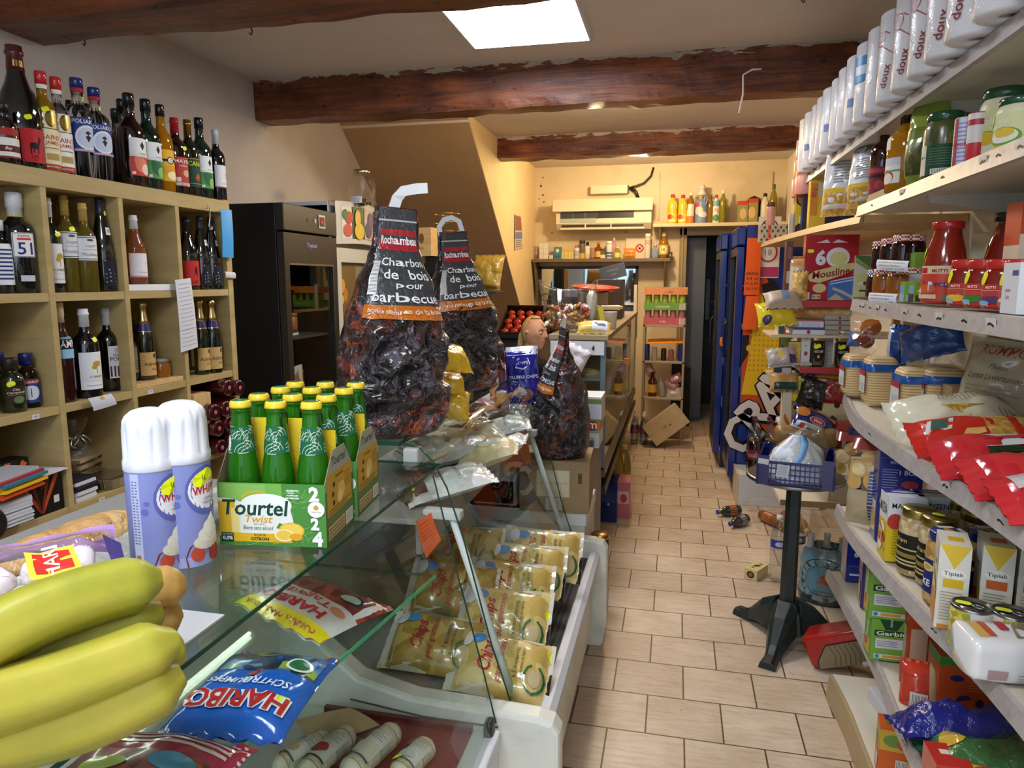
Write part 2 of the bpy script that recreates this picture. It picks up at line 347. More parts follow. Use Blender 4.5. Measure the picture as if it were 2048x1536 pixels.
 def build(s,name,parent=None,loc=None,rot=None,bevel=0,sub=0):
  me=bpy.data.meshes.new(name);me.from_pydata(s.v,[],s.f)
  for k in s.mats:me.materials.append(mt(k))
  me.polygons.foreach_set('material_index',s.fm);me.polygons.foreach_set('use_smooth',s.sm);me.update()
  o=bpy.data.objects.new(name,me);C.objects.link(o)
  if parent is not None:o.parent=parent
  if loc is not None:o.location=loc
  if rot is not None:o.rotation_euler=rot
  if bevel:
   m=o.modifiers.new('bev','BEVEL');m.width=bevel;m.segments=2;m.limit_method='ANGLE';m.angle_limit=R(50);m.harden_normals=False
  if sub:m=o.modifiers.new('sub','SUBSURF');m.levels=sub;m.render_levels=sub
  return o
def tag(o,label,cat,group=None):
 o['label']=label;o['category']=cat
 if group:o['group']=group
 return o
def thing(name,label,cat,loc=(0,0,0),rz=0,group=None,rot=None):
 o=bpy.data.objects.new(name,None);C.objects.link(o);o.empty_display_size=.05
 o.location=loc;o.rotation_euler=rot if rot is not None else(0,0,rz)
 return tag(o,label,cat,group)
def struct(name,mb,bevel=0,loc=None):
 o=mb.build(name,None,loc,None,bevel);o['kind']='structure';return o
def single(name,mb,label,cat,loc=(0,0,0),rz=0,group=None,rot=None,bevel=0):
 return tag(mb.build(name,None,loc,rot if rot is not None else(0,0,rz),bevel),label,cat,group)
def copy_thing(src,loc,rz,label,group=None,rot=None):
 r=src.copy();C.objects.link(r);r.location=loc;r.rotation_euler=rot if rot is not None else(0,0,rz);r['label']=label
 if group:r['group']=group
 for ch in src.children:
  c=ch.copy();C.objects.link(c);c.parent=r
  for g in ch.children:d=g.copy();C.objects.link(d);d.parent=c
 return r
def sticker(mb,S,u,v,w=.02,h=.011,k='s#e8f012',rot=15):
 ""
 a=R(rot);pts=[]
 for x,y in((-.5,-.2),(-.35,-.5),(.35,-.5),(.5,-.2),(.5,.2),(.35,.5),(-.35,.5),(-.5,.2)):
  x*=w;y*=h;pts.append((u+(x*cos(a)-y*sin(a))/S.w,v+(x*sin(a)+y*cos(a))/S.h))
 mb.dec(S,[('p',pts,k)],.0009,3)
def pillow(w,h,t,seal=.06,seed=0,amp=.5,flat=.35,waist=0,puff=.5,n=26,wr=7.0):
 ""
 def prof(u,v):
  a=max(0,1-abs(2*u-1)**2.6);vv=min(max((v-seal)/(1-2*seal),0),1);b=max(0,1-abs(2*vv-1)**3.2)
  return(a**puff)*(b**puff)
 def xy(u,v):
  k=1-waist*(1-prof(.5,v))-.05*prof(.5,v);return(u-.5)*w*k,(v-.5)*h
 def front(u,v):
  x,y=xy(u,v);p=prof(u,v)
  q=noise.noise(Vector((x*wr*2+seed*3.1,y*wr*2,seed)))+.5*noise.noise(Vector((x*wr*5+seed,y*wr*5,seed*2.)))
  z=t*(1-flat)*p+amp*.25*t*q*(p**.5)+.004*sin(u*30)*(1 if(v<seal*.8 or v>1-seal*.8)else 0)
  return Vector((x,y,z))
 def back(u,v):
  x,y=xy(u,v);p=prof(u,v)
  z=-t*flat*p+.004*sin(u*30)*(1 if(v<seal*.8 or v>1-seal*.8)else 0)-.0008
  return Vector((x,y,z))
 return front,back
def packet(name,label,cat,w,h,t,k,shapes,loc,rot,kf=None,kb=None,seed=0,seal=.06,amp=.5,flat=.35,waist=0,puff=.5,group=None,n=26,price=None,parent=None):
 f,b=pillow(w,h,t,seal,seed,amp,flat,waist,puff)
 mb=MB();mb.grid(f,n,n+6,k,True,kf);mb.grid(b,12,16,kb or k,True,None,True)
 S=Fn(f,w,h);mb.dec(S,shapes,.0007)
 if price:sticker(mb,S,price[0],price[1],.028,.016,rot=price[2]if len(price)>2 else 10)
 return single(name,mb,label,cat,loc,0,group,rot)
def carton(name,label,cat,w,d,h,k,loc,rz=0,front=(),left=(),top=(),right=(),group=None,price=None,rot=None,bev=.0015):
 ""
 mb=MB();mb.box(-w/2,-d/2,0,w/2,d/2,h,k)
 SF=Plane((-w/2,-d/2,0),(1,0,0),(0,0,1),w,h);SL=Plane((-w/2,d/2,0),(0,-1,0),(0,0,1),d,h)
 SR=Plane((w/2,-d/2,0),(0,1,0),(0,0,1),d,h);ST=Plane((-w/2,-d/2,h),(1,0,0),(0,1,0),w,d)
 for S,sh in((SF,front),(SL,left),(ST,top),(SR,right)):
  if sh:mb.dec(S,sh)
 if price:sticker(mb,{'f':SF,'l':SL,'t':ST}[price[0]],price[1],price[2],.026,.015,rot=price[3]if len(price)>3 else 0)
 return single(name,mb,label,cat,loc,rz,group,rot)
def lines(u0,u1,v0,v1,n,k,frac=.45):
 ""
 o=[];st=(v1-v0)/n
 for i in range(n):
  v=v1-(i+.5)*st;e=u1-(u1-u0)*.35*abs(noise.noise(Vector((i*1.7,u0*9,v0*7))));o.append(('r',u0,v-st*frac/2,e,v+st*frac/2,k))
 return o
XL,XR,YB,YF,ZC=-2.55,1.05,7.8,-1.7,2.75
XA=-1.53
struct('floor',MB().box(XL-.2,YF-.2,-.1,XR+.2,9.6,0,'floor'))
struct('ceiling',MB().box(XL-.2,YF-.2,ZC,XR+.2,9.6,ZC+.1,'ceil'))
struct('wall_left',MB().box(XL-.15,YF,0,XL,YB,ZC,'wallL'))
struct('wall_right',MB().box(XR,YF,0,XR+.15,9.4,ZC,'shelfboard'))
w=MB();w.box(XL-.15,YB,0,.08,YB+.15,ZC,'wallB');w.box(.08,YB,2.02,.62,YB+.15,ZC,'wallB');w.box(.62,YB,0,XR,YB+.15,ZC,'wallB')
struct('wall_back',w)
w=MB();w.box(XL,YF-.15,0,-2.2,YF,ZC,'wallL');w.box(.9,YF-.15,0,XR,YF,ZC,'wallL');w.box(-2.2,YF-.15,2.45,.9,YF,ZC,'wallL');w.box(-2.2,YF-.15,0,-.6,YF,.6,'wallL')
struct('wall_front',w)
w=MB();w.box(-2.2,YF-.1,.6,-.6,YF-.09,2.45,'pane')
for x in(-2.2,-1.42,-.64):w.box(x,YF-.12,.6,x+.04,YF-.06,2.45,'s#6d7076')
struct('window_1',w)
sl=[(5.2,2.75),(5.45,2.573),(7.015,1.301),(7.8,.664)]
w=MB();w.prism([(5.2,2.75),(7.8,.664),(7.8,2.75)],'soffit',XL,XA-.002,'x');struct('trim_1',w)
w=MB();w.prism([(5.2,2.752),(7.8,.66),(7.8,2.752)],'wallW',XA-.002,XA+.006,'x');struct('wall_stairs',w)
w=MB();w.box(XL,5.24,2.7,XA,5.29,2.75,'ceil');struct('trim_2',w)
def beam(name,x0,x1,y0,y1,z0,seed):
 m=MB();n=70
 def ring(i):
  x=x0+(x1-x0)*i/n;q=lambda a:.016*noise.noise(Vector((x*1.7,a*9.1,seed)))+.012*noise.noise(Vector((x*6,a*5.3,seed+3)))
  zl=z0-ZC
  return[(x,q(1),0),(x,q(2)*.6,zl*.4),(x,q(3)*.6,zl*.8),(x,.006+q(4),zl+q(5)),(x,(y1-y0)/2,zl+q(5)*.8+q(6)*.3),(x,y1-y0-.006+q(7),zl+q(6)),(x,y1-y0+q(8),zl*.5),(x,y1-y0,0)]
 vs=[];fs=[]
 for i in range(n+1):vs+=ring(i)
 for i in range(n):
  for j in range(7):a=i*8+j;fs.append((a,a+8,a+9,a+1))
 fs.append(tuple(range(8)));fs.append(tuple(n*8+j for j in range(8))[::-1])
 m.add(vs,fs,'beam',False);o=struct(name,m,0,(0,y0,ZC));return o
beam('trim_3',XL,XR,2.3,2.57,2.5,1.0)
beam('trim_4',XL+.002,XR,4.07,4.25,2.515,2.0)
beam('trim_5',XA,XR,6.08,6.25,2.575,3.0)
m=MB();a=Yp(1523,138,4.05);b=Yp(1486,150,4.04);c=Yp(1478,226,4.04);m.tube([a,(a+b)/2+Vector((0,0,.012)),b,(b+c)/2+Vector((.01,0,0)),c],.005,'s#e8e4dc',6)
single('hanging_string',m,'thin white string hanging from a nail on the middle ceiling beam','string')
for i,(px,py)in enumerate(((168,92),(502,70),(1608,3))):
 p=Yp(px,py-10,2.59);m=MB();m.tube([(0,0,.05),(0,0,.01),(.006,0,-.005),(.0,0,-.018),(-.008,0,-.01)],.003,'s#2a211c',6)
 single('hook',m,['small dark hook under the front beam above the liquor bottles','small dark hook under the front beam left of the light panel','small dark hook under the front beam above the paper rolls'][i],'hook',p)
m=MB();fr='s#8a7a55'
m.box(.02,YB-.03,0,.095,YB+.16,2.09,fr);m.box(.6,YB-.03,0,.68,YB+.16,2.09,fr);m.box(.02,YB-.03,2.01,.68,YB+.16,2.09,fr)
m.box(.04,YB-.045,0,.06,YB-.03,2.09,'s#9c8b63')
struct('door_1',m,.004)
m=MB();m.box(-.6,9.3,0,1.2,9.4,ZC,'s#2c3138');m.box(-.62,YB+.15,0,-.6,9.4,ZC,'s#2c3138');struct('wall_stockroom',m)
m=MB();m.box(.1,8.0,.05,.3,8.03,2.0,'s#525b66');m.box(.1,8.0,0,.3,8.03,.05,'s#3a4048')
single('cupboard_panel',m,'grey blue panel standing just inside the dark doorway','panel')
m=MB();m.box(.33,9.2,.0,.72,9.28,2.0,'s#16181c');S=Plane((.33,9.2,0),(1,0,0),(0,0,1),.39,2.0)
m.dec(S,[('r',.1,.52,.8,.78,'s#24344a'),('r',.08,.53,.2,.78,'s#b9d4e8'),('t','An',.5,.6,.09,'s#8a7a66',{'rot':-70}),('r',.1,.8,.6,.86,'s#3d4248'),('r',.1,.3,.6,.42,'s#3a3d42')],.002)
single('notice_door',m,'dark door with pale notices deep in the stock room','door')
m=MB();m.box(-.02,YB-.1,.02,.09,YB-.06,.72,'bin',Matrix.Identity(4));m.box(.1,YB-.04,.02,.18,YB+.0,.62,'bin');m.box(-.02,YB-.1,.0,.18,YB-.04,.04,'bin')
single('wooden_pallet',m,'dark flat crates leaning by the doorway behind the tilted carton','crate')
EMIT["e#f2f6ff"]=31.0
def led(x,y,label):
 t=thing('ceiling_light',label,'ceiling light',(x,y,ZC-.045),0,'square light panels in the ceiling')
 m=MB();s=.3
 m.box(-s,-s,0,s,-s+.012,.045,'s#d9dcdc');m.box(-s,s-.012,0,s,s,.045,'s#d9dcdc');m.box(-s,-s,0,-s+.012,s,.045,'s#d9dcdc');m.box(s-.012,-s,0,s,s,.045,'s#d9dcdc')
 m.build('frame',t);MB().box(-s+.012,-s+.012,.002,s-.012,s-.012,.01,'e#f2f6ff').build('diffuser',t)
led(-.74,3.37,'glowing square light panel between the front and middle ceiling beams')
led(-.6,.25,'square light panel above the front counter');led(.15,-1.0,'added unseen square light panel near the shop entrance')  # entrance panel is out of view, added to light the shop front
EMIT['e#ffb45c']=10.0
def bulb(x,y,pw,label):
 t=thing('ceiling_lamp',label,'lamp',(x,y,ZC))
 MB().lathe([(.1,-.03),(.11,-.02),(.11,0)],'s#d8d0c0',24).build('base',t)
 MB().lathe([(0,-.075),(.05,-.07),(.085,-.052),(.1,-.03)],'e#ffb45c',24).build('globe',t)
 l=bpy.data.lights.new('lamp_light','POINT');l.energy=pw;l.color=(1,.76,.45);l.shadow_soft_size=.08
 o=bpy.data.objects.new('lamp_light',l);C.objects.link(o);o.location=(x,y,ZC-.16)
bulb(-.35,6.5,70,'warm round lamp on the ceiling behind the rear beam')
bulb(-.5,4.45,36,'warm round lamp on the ceiling behind the middle beam')
wd=bpy.data.worlds.new('World');bpy.context.scene.world=wd;wd.use_nodes=True
wd.node_tree.nodes['Background'].inputs[0].default_value=(.55,.68,.9,1);wd.node_tree.nodes['Background'].inputs[1].default_value=2.6
cd=bpy.data.cameras.new('camera');cam=bpy.data.objects.new('camera',cd);C.objects.link(cam)
cd.sensor_width=36;cd.lens=36*F/2048;cd.clip_start=.03;cam.location=EYE;cam.rotation_euler=(PI/2-PT,0,YW)
sc=bpy.context.scene;sc.camera=cam
sc.view_settings.view_transform='Standard';sc.view_settings.look='None';sc.view_settings.gamma=1;sc.view_settings.exposure=EXPO;sc.view_settings.use_curve_mapping=False
sc.cycles.max_bounces=10;sc.cycles.transparent_max_bounces=24;sc.cycles.diffuse_bounces=4;sc.cycles.glossy_bounces=4;sc.cycles.transmission_bounces=8
sc.cycles.use_denoising=True;sc.cycles.sample_clamp_indirect=6;sc.cycles.caustics_reflective=False;sc.cycles.caustics_refractive=False
PROF={'bordeaux':[(0,.012),(.6,.0),(.93,.0),(1,.015),(1,.6),(.96,.64),(.8,.685),(.5,.725),(.39,.76),(.36,.93),(.42,.935),(.42,.955),(.37,.96),(.37,1),(0,1)],'burgundy':[(0,.012),(.6,.0),(.94,.0),(1,.015),(1,.45),(.95,.53),(.78,.62),(.55,.7),(.41,.78),(.36,.92),(.42,.93),(.42,.955),(.37,.96),(.37,1),(0,1)],'flute':[(0,.012),(.6,.0),(.94,.0),(1,.015),(1,.4),(.93,.5),(.76,.62),(.56,.75),(.41,.86),(.38,.94),(.43,.945),(.43,.965),(.38,.97),(.38,1),(0,1)],'champagne':[(0,.012),(.6,.0),(.94,.0),(1,.015),(1,.48),(.94,.56),(.74,.66),(.5,.77),(.37,.87),(.34,.93),(.45,.94),(.45,.985),(.3,1),(0,1)],'spirit':[(0,.01),(.6,.0),(.94,.0),(1,.012),(1,.58),(.97,.63),(.84,.68),(.56,.715),(.41,.745),(.39,.85),(.45,.855),(.45,.99),(.4,1),(0,1)],'round':[(0,.01),(.6,.0),(.94,.0),(1,.012),(1,.56),(.99,.62),(.9,.67),(.7,.71),(.42,.735),(.37,.76),(.37,.86),(.42,.865),(.42,.99),(.38,1),(0,1)],'liqueur':[(0,.01),(.6,.0),(.94,.0),(1,.012),(1,.56),(.97,.61),(.8,.665),(.52,.71),(.4,.75),(.36,.86),(.4,.865),(.4,.99),(.36,1),(0,1)],'flask':[(0,.01),(.7,.0),(.94,.0),(1,.02),(1,.55),(.95,.63),(.75,.7),(.5,.74),(.45,.78),(.62,.785),(.62,.98),(.58,1),(0,1)],}
def rad_at(prof,z):
 for(r0,z0),(r1,z1)in zip(prof,prof[1:]):
  if z0<=z<=z1 and z1>z0:return r0+(r1-r0)*(z-z0)/(z1-z0)
 return prof[-1][0]
def bottle_mesh(t,kind,r,h,glass,cap,labels,capfrom=None,n=24,sq=None):
 ""
 P=[(a*r,b*h)for a,b in PROF[kind]]
 fr=capfrom if capfrom is not None else{'spirit':.855,'liqueur':.865,'round':.865,'flask':.785}.get(kind,.8)
 MB().lathe(P,glass,n).build('glass_body',t)
 if cap:
  cp=[(rad_at(PROF[kind],fr)*r+.0008,fr*h)]+[(a*r+.0008,b*h)for a,b in PROF[kind]if b>fr and a>0]+[(.3*r,h+.0012),(0,h+.0012)]
  MB().lathe([(0,fr*h)]+cp,cap,18).build('cap',t)
 for L in labels:
  half,z0,z1,base,shapes=L[:5];a0=L[5]if len(L)>5 else 0
  m=MB();S=Cyl(r,half,z0*h,z1*h,lambda z:rad_at(PROF[kind],z/h)*r,a0=a0)
  m.dec(S,[('r',0,0,1,1,base)]+list(shapes),.0003,2);m.build('label',t)
def bottle(label,px,py,X,z0,wpx,kind,glass,cap,labels=(),rz=70,group=None,price=None,capfrom=None,name='bottle',cat='bottle',h=None):
 p=Xp(px,py,X);r=wpx*m_px(p)/2;h=h or p.z-z0
 t=thing(name,label,cat,(p.x,p.y,z0),R(rz),group)
 bottle_mesh(t,kind,r,h,glass,cap,labels,capfrom)
 if price:
  m=MB();z=price[1]*h;S=Cyl(r,.5,z-.02,z+.02,lambda q:rad_at(PROF[kind],q/h)*r,a0=price[0]);sticker(m,S,.5,.5,.024,.016,rot=price[2]if len(price)>2 else 20);m.build('price_sticker',t)
 return t
XS=-2.12
t=thing('shelf_unit','tall pale plywood cube shelving holding bottles along the left wall','shelf unit',(0,0,0))
T_=.024
for y in(1.405,1.74,2.075,2.425,2.75):MB().box(-2.53,y-T_/2,0,XS,y+T_/2,1.87,'shelfwood').build('divider',t,bevel=.0015)
MB().box(-2.53,3.085,0,XS,3.125,1.93,'shelfwood').build('side_panel',t,bevel=.0015)
MB().box(-2.53,1.37,0,XS,1.393,1.93,'shelfwood').build('side_panel',t,bevel=.0015)
MB().box(-2.535,1.37,1.865,XS+.002,3.125,1.925,'shelfwood').build('top_panel',t,bevel=.002)
MB().box(-2.548,1.37,0,-2.53,3.125,1.9,'shelfwood').build('back_panel',t)
RZ={1:1.505,2:1.108,3:.735,4:.36}
cells=[(1.417,1.728),(1.752,2.063),(2.087,2.413),(2.437,2.738),(2.762,3.085)]
for k,z in RZ.items():
 for i,(a,b)in enumerate(cells):
  MB().box(-2.53,a,z-.03,XS-.003,b,z,'shelfwood').build('shelf',t,bevel=.0015)
m=MB();m.box(-2.5,2.44,1.506,-2.125,2.735,1.532,'s#e9eaec');single('white_board',m,'white board slipped under the lone rose bottle','board',bevel=.002)
for y,z in((2.2,1.092),(1.95,1.09),(1.80,1.09),(2.5,1.092),(2.2,.72)):
 m=MB();m.dec(Plane((XS-.0028,y,z-.011),(0,1,0),(0,0,1),.028,.016),[('r',0,0,1,1,'s#dddfe6'),('t','4,90',.5,.5,.5,'s#33343a')]);m.build('price_tag',t)
B='bottles on top of the cube shelving'
W='p#ecebe6'
Z1=1.926
cx=lambda*a:a
bottle('dark bottle with brown and white label cut off at the left edge',3,205,-2.17,Z1,46,'spirit','D#140806','s#1b1512',[(1.25,.1,.42,'p#e9e3da',[('r',0,.3,1,.62,'p#5b2318'),('t','Bay',.5,.46,.2,'p#e8ddcb',{'sh':.3}),('r',0,0,1,.08,'p#8d2a20')]),(1.2,.46,.58,'p#a82a22',[])],60,B)
bottle('giant black magnum bottle with red square label on top of the shelving',26,92,-2.23,Z1,78,'burgundy','D#08090c','g#4d1a1c',[(.62,.06,.33,'p#c2242a',[('e',.5,.5,.2,.1,'p#1a0c0c'),('r',.32,.26,.38,.5,'p#1a0c0c'),('r',.62,.26,.68,.5,'p#1a0c0c'),('r',.44,.3,.49,.46,'p#1a0c0c'),('p',[(.6,.5),(.7,.5),(.8,.74),(.7,.8)],'p#1a0c0c'),('t','LAS',.5,.18,.1,'p#5a0f12'),('t','vino',.5,.08,.05,'p#5a0f12')],.0),(.9,.83,.88,'m#c9a25e',[])],78,B,(-.2,.42))
rl=lambda base:[(1.2,.03,.43,base,[('r',0,0,1,.14,'p#b03a34'),('t','SAINT',.5,.8,.12,'p#b3312c',{'b':.004}),('t','JAMES',.5,.65,.12,'p#b3312c',{'b':.004}),('r',.25,.52,.75,.54,'p#7a6a4a'),('r',.28,.24,.72,.4,'p#b59a58'),('t','MARTINIQUE',.5,.07,.05,'p#f0e2c8')]),(.55,.44,.62,'p#efe4c5',[('e',.5,.5,.42,.46,'m#8f7a3c'),('e',.5,.5,.3,.34,'m#c1a658')]),(1.5,.83,.87,'p#f2efe4',[])]
bottle('amber rum bottle with red cap and cream label',79,143,-2.2,Z1,46,'spirit','L#b98a1f','g#c5272b',rl('p#efe0b4'),75,B,(-.35,.62),capfrom=.87)
bottle('clear rum bottle with red cap and white label',109,155,-2.2,Z1,44,'spirit','G#f2f6f4','g#c5272b',rl('p#f0efe8'),75,B,capfrom=.87)
vl=[(1.15,.26,.6,'p#2a3f8c',[('p',[(.05,.8),(.95,.8),(.95,.97),(.05,.97)],'p#b5252c'),('t','POLIAKOV',.5,.885,.12,'p#f2efe9',{'w':.84}),('e',.5,.42,.36,.36,'p#eef0f4'),('e',.5,.42,.3,.3,'p#c9d4ea'),('p',[(.24,.5),(.42,.56),(.5,.62),(.58,.56),(.76,.5),(.58,.44),(.5,.28),(.42,.44)],'p#3a2426'),('r',.1,.02,.9,.08,'p#d5b0ad')]),(1.5,.86,.9,'p#b5252c',[])]
bottle('large clear vodka bottle with blue cap, left of two',151,157,-2.2,Z1,56,'round','G#f4f8fa','g#1c2a70',vl,72,B,(.5,.8),capfrom=.9)
bottle('large clear vodka bottle with blue cap, right of two',186,176,-2.17,Z1,52,'round','G#f4f8fa','g#1c2a70',vl,72,B,(.45,.78),capfrom=.9)
for i,(px,py,X)in enumerate(((62,186,-2.42),(137,201,-2.44),(172,208,-2.44))):
 bottle(['dark capped bottle behind the amber rum','dark capped bottle behind the left vodka','dark capped bottle behind the right vodka'][i],px,py,X,Z1,32,'bordeaux','D#12141a','g#22242c',[],70,B)
dia=('p',[(.3,.78),(.42,.9),(.54,.78),(.42,.66)],'p#14141a')
def syl(a,b,c):
 return[(.85,.12,.52,'p#eef0ec',[('p',[(.46,.8),(.58,.92),(.7,.8),(.58,.68)],'p#16161c'),('r',.4,.58,.76,.6,'p#8a8d92'),('r',0,0,1,.5,a),('e',.5,.28,.3,.2,b),('e',.7,.18,.22,.15,c),('e',.3,.4,.14,.1,b),('r',0,.5,1,.56,'p#dfe3dc'),('r',.05,.03,.2,.1,'p#f2f2ee')])]
bottle('black syrup bottle with clear neck at the back of the syrups',230,218,-2.33,Z1,44,'liqueur','D#170a0d','g#3a3c42',[],70,B,capfrom=.9)
bottle('green capped syrup bottle behind the fruit syrups',242,199,-2.29,Z1,46,'liqueur','D#0c1210','g#16191b',[],70,B)
bottle('dark red fruit syrup bottle with black cap and white label',255,187,-2.19,Z1,52,'liqueur','D#1c0709','g#15161a',syl('p#d6483c','p#e8846a','p#f0d8cc'),80,B)
bottle('green mint syrup bottle with black cap, next to the red syrup',289,199,-2.18,Z1,48,'liqueur','D#05241b','g#15161a',syl('p#5e9a54','p#2f6b45','p#8fc06a'),80,B)
bottle('orange syrup bottle with black cap and yellow label',318,210,-2.17,Z1,42,'liqueur','L#d08a14','g#15161a',[(.9,.12,.48,'p#edb82e',[('e',.5,.66,.2,.12,'p#1a1c22'),('r',0,.62,1,.7,'p#1a1c22'),('e',.5,.66,.15,.09,'p#f2efe6'),('t','G',.5,.66,.1,'p#1a1c22'),('e',.5,.32,.4,.18,'p#e8a020'),('e',.62,.18,.34,.14,'p#f4e7b4')])],80,B)
bottle('red capped aperitif bottle with a red and cream label',347,236,-2.17,Z1,42,'bordeaux','D#160406','g#b3222a',[(.95,.1,.48,'p#b8433c',[('r',0,.78,1,.94,'p#c33a34'),('t','MATINI',.5,.86,.12,'p#f2ece4',{'w':.9}),('t',"L'APERITIF",.5,.7,.06,'p#f0d2c6'),('e',.62,.45,.2,.12,'p#cfae84'),('r',.06,.15,.3,.3,'p#eadfd2'),('r',0,.02,1,.12,'p#d8d2ca'),('t','LE SEUL',.5,.07,.07,'p#b3332e')])],78,B,(.2,.6))
bottle('dark bottle with gold cap and dark green label',373,240,-2.17,Z1,38,'bordeaux','D#14160a','m#c9a24e',[(1.0,.12,.5,'p#16442c',[('t','CANA',.5,.8,.16,'p#e3d51e',{'w':.84}),('r',0,.95,1,.97,'p#b8a24a'),('p',[(.4,.3),(.6,.5),(.75,.35),(.6,.2)],'p#b5562c'),('r',0,.1,1,.12,'p#b8a24a')])],78,B)
bottle('green mint syrup bottle with black cap beside the gold capped bottle',396,236,-2.17,Z1,42,'liqueur','D#05241b','g#15161a',syl('p#5e9a54','p#2f6b45','p#8fc06a'),80,B)
bottle('small wine bottle with pale cap at the right end of the top',429,260,-2.17,Z1,33,'bordeaux','D#0d0b10','s#c6cdd6',[(1.05,.18,.5,'p#e4e4ea',[('r',0,0,1,.06,'p#9c3238'),('p',[(.6,.7),(.85,.7),(.72,.35)],'p#d8aab4'),('r',.4,.18,.8,.21,'p#a0a0aa')])],80,B)
B1='bottles in the upper row of cubes'
bottle('bottle with white label cut off at the left edge of the upper cubes',-6,440,-2.2,RZ[1],40,'spirit','D#0b0b12','s#d8d8d8',[(1.3,.12,.68,'p#e6e8ec',lines(.2,.8,.1,.9,8,'p#24386a'))],75,B1)
bottle('black pastis bottle with white cap and yellow band',25,385,-2.2,RZ[1],66,'spirit','D#0b0d10','s#dfe2ea',[(.62,.36,.6,'p#e9e7e2',[('r',.02,.02,.98,.98,'p#30457e'),('r',.05,.04,.95,.96,'p#efece8'),('t','PASTIS',.5,.86,.1,'p#2a2c3a'),('r',.2,.7,.8,.78,'p#d0342c'),('t','51',.52,.35,.5,'p#1b2f7c')],.1),(.4,.12,.18,'p#c9cbd2',[],.15),(1.5,.76,.8,'p#ecd41e',[])],62,B1,capfrom=.76)
bottle('black pastis bottle with dark cap behind the yellow banded one',55,437,-2.33,RZ[1],44,'spirit','D#0d0e12','g#1b1c22',[(.8,.3,.6,'p#cfd2da',[('t','51',.5,.5,.5,'p#1b2f7c')])],62,B1)
wl=lambda a='p#b79a2e',n='AUMIERS':[(1.15,.1,.52,'p#e6e7ea',[('e',.6,.68,.16,.08,a),('e',.5,.6,.1,.06,a),('r',.56,.42,.6,.62,a),('t',n,.55,.34,.07,'p#9a968a'),('r',.05,.24,.95,.245,'p#9a9a9e'),('r',.2,.1,.8,.115,'p#a8a8ac')])]
bottle('dark wine bottle with white cap half hidden by the first divider',92,396,-2.2,RZ[1],40,'bordeaux','D#0a0b0f','s#dedfe3',wl(),80,B1,(.2,.62))
cl=[(1.2,.36,.63,'p#e3e5e8',[('r',0,.93,1,.96,'p#26262c'),('r',0,.04,1,.07,'p#26262c'),('e',.5,.84,.14,.05,'p#55565c'),('t','Lugan',.5,.6,.16,'p#8b8f98',{'sh':.4,'b':0}),('r',.22,.44,.78,.46,'p#a8acb4'),('t','Moelleux',.5,.25,.14,'p#8b8f98',{'sh':.3,'b':0})])]
bottle('white wine bottle with gold capsule and lime sticker',126,392,-2.2,RZ[1],39,'bordeaux','L#857326','s#c09d52',cl,72,B1,(.15,.66,10))
bottle('white wine bottle with gold capsule and round white medal',163,407,-2.17,RZ[1],40,'bordeaux','L#857326','s#c09d52',cl,72,B1)
bottle('dark wine bottle with grey capsule behind the two gold capped whites',146,411,-2.36,RZ[1],36,'bordeaux','D#0a0b0f','s#a9abad',[],72,B1)
fl=[(.7,.06,.34,'p#141a26',[('l',[(.1,.98),(.35,.6),(.75,.45)],.004,'p#a8c4ea'),('l',[(.1,.45),(.4,.5),(.85,.3)],.003,'p#c8ccd4'),('l',[(.1,.3),(.4,.36),(.85,.16)],.003,'p#c8ccd4'),('l',[(.1,.15),(.4,.2),(.85,.04)],.003,'p#c8ccd4')],.1),(.32,.6,.68,'p#e9ebea',[('e',.5,.5,.2,.25,'p#8b9096')],.25)]
bottle('tall dark flute bottle with neck tag beside the gold capped whites',198,394,-2.18,RZ[1],42,'flute','D#16160c','s#2b2d33',fl,72,B1,(.35,.83))
bottle('dark bottle with white label hidden behind the rose',247,458,-2.24,RZ[1]+.028,26,'bordeaux','D#0d090c','s#33353c',[(1.1,.2,.75,'p#e3e3e6',[])],80,B1)
bottle('rose wine bottle with white capsule standing alone on the white board',265,431,-2.19,RZ[1]+.028,39,'burgundy','L#a9613f','s#dcdfe4',[(1.2,.1,.45,'p#e7e3ea',[('p',[(.5,.78),(.85,.78),(.68,.42)],'p#e0b6c2'),('r',0,.0,1,.07,'p#d58aa8'),('r',.4,.2,.75,.23,'p#b6aab4')])],72,B1)
bottle('dark wine bottle with red label in the last upper cube',371,434,-2.2,RZ[1],38,'burgundy','D#08090c','s#20222a',[(1.2,.06,.4,'p#c4302c',[('p',[(.4,.3),(.5,.75),(.62,.8),(.6,.3)],'p#240c0c'),('t','LAS',.5,.15,.14,'p#3a0c0c')])],75,B1)
bottle('dark flute bottle in the last upper cube, left of the hook',398,432,-2.18,RZ[1],33,'flute','D#101410','s#26282e',fl,76,B1)
bottle('dark flute bottle in the last upper cube, behind the metal hook',420,434,-2.16,RZ[1],33,'flute','D#101410','s#26282e',fl,76,B1)
B2='bottles in the second row of cubes'
bottle('blue capped flat vodka flask with red and white label',50,706,-2.2,RZ[2],40,'flask','G#eef3f5','g#1a2668',[(1.15,.1,.54,'p#2c3f86',[('r',0,.78,1,.96,'p#a82a2c'),('t','POLIAKOV',.5,.87,.1,'p#f0ece6',{'w':.8}),('e',.5,.42,.34,.3,'p#d4dcec'),('p',[(.26,.5),(.5,.6),(.74,.5),(.5,.24)],'p#402a2a')])],60,B2)
bottle('blue capped vodka flask behind the scotch flask',22,705,-2.36,RZ[2],40,'flask','G#eef3f5','g#1a2668',[],60,B2)
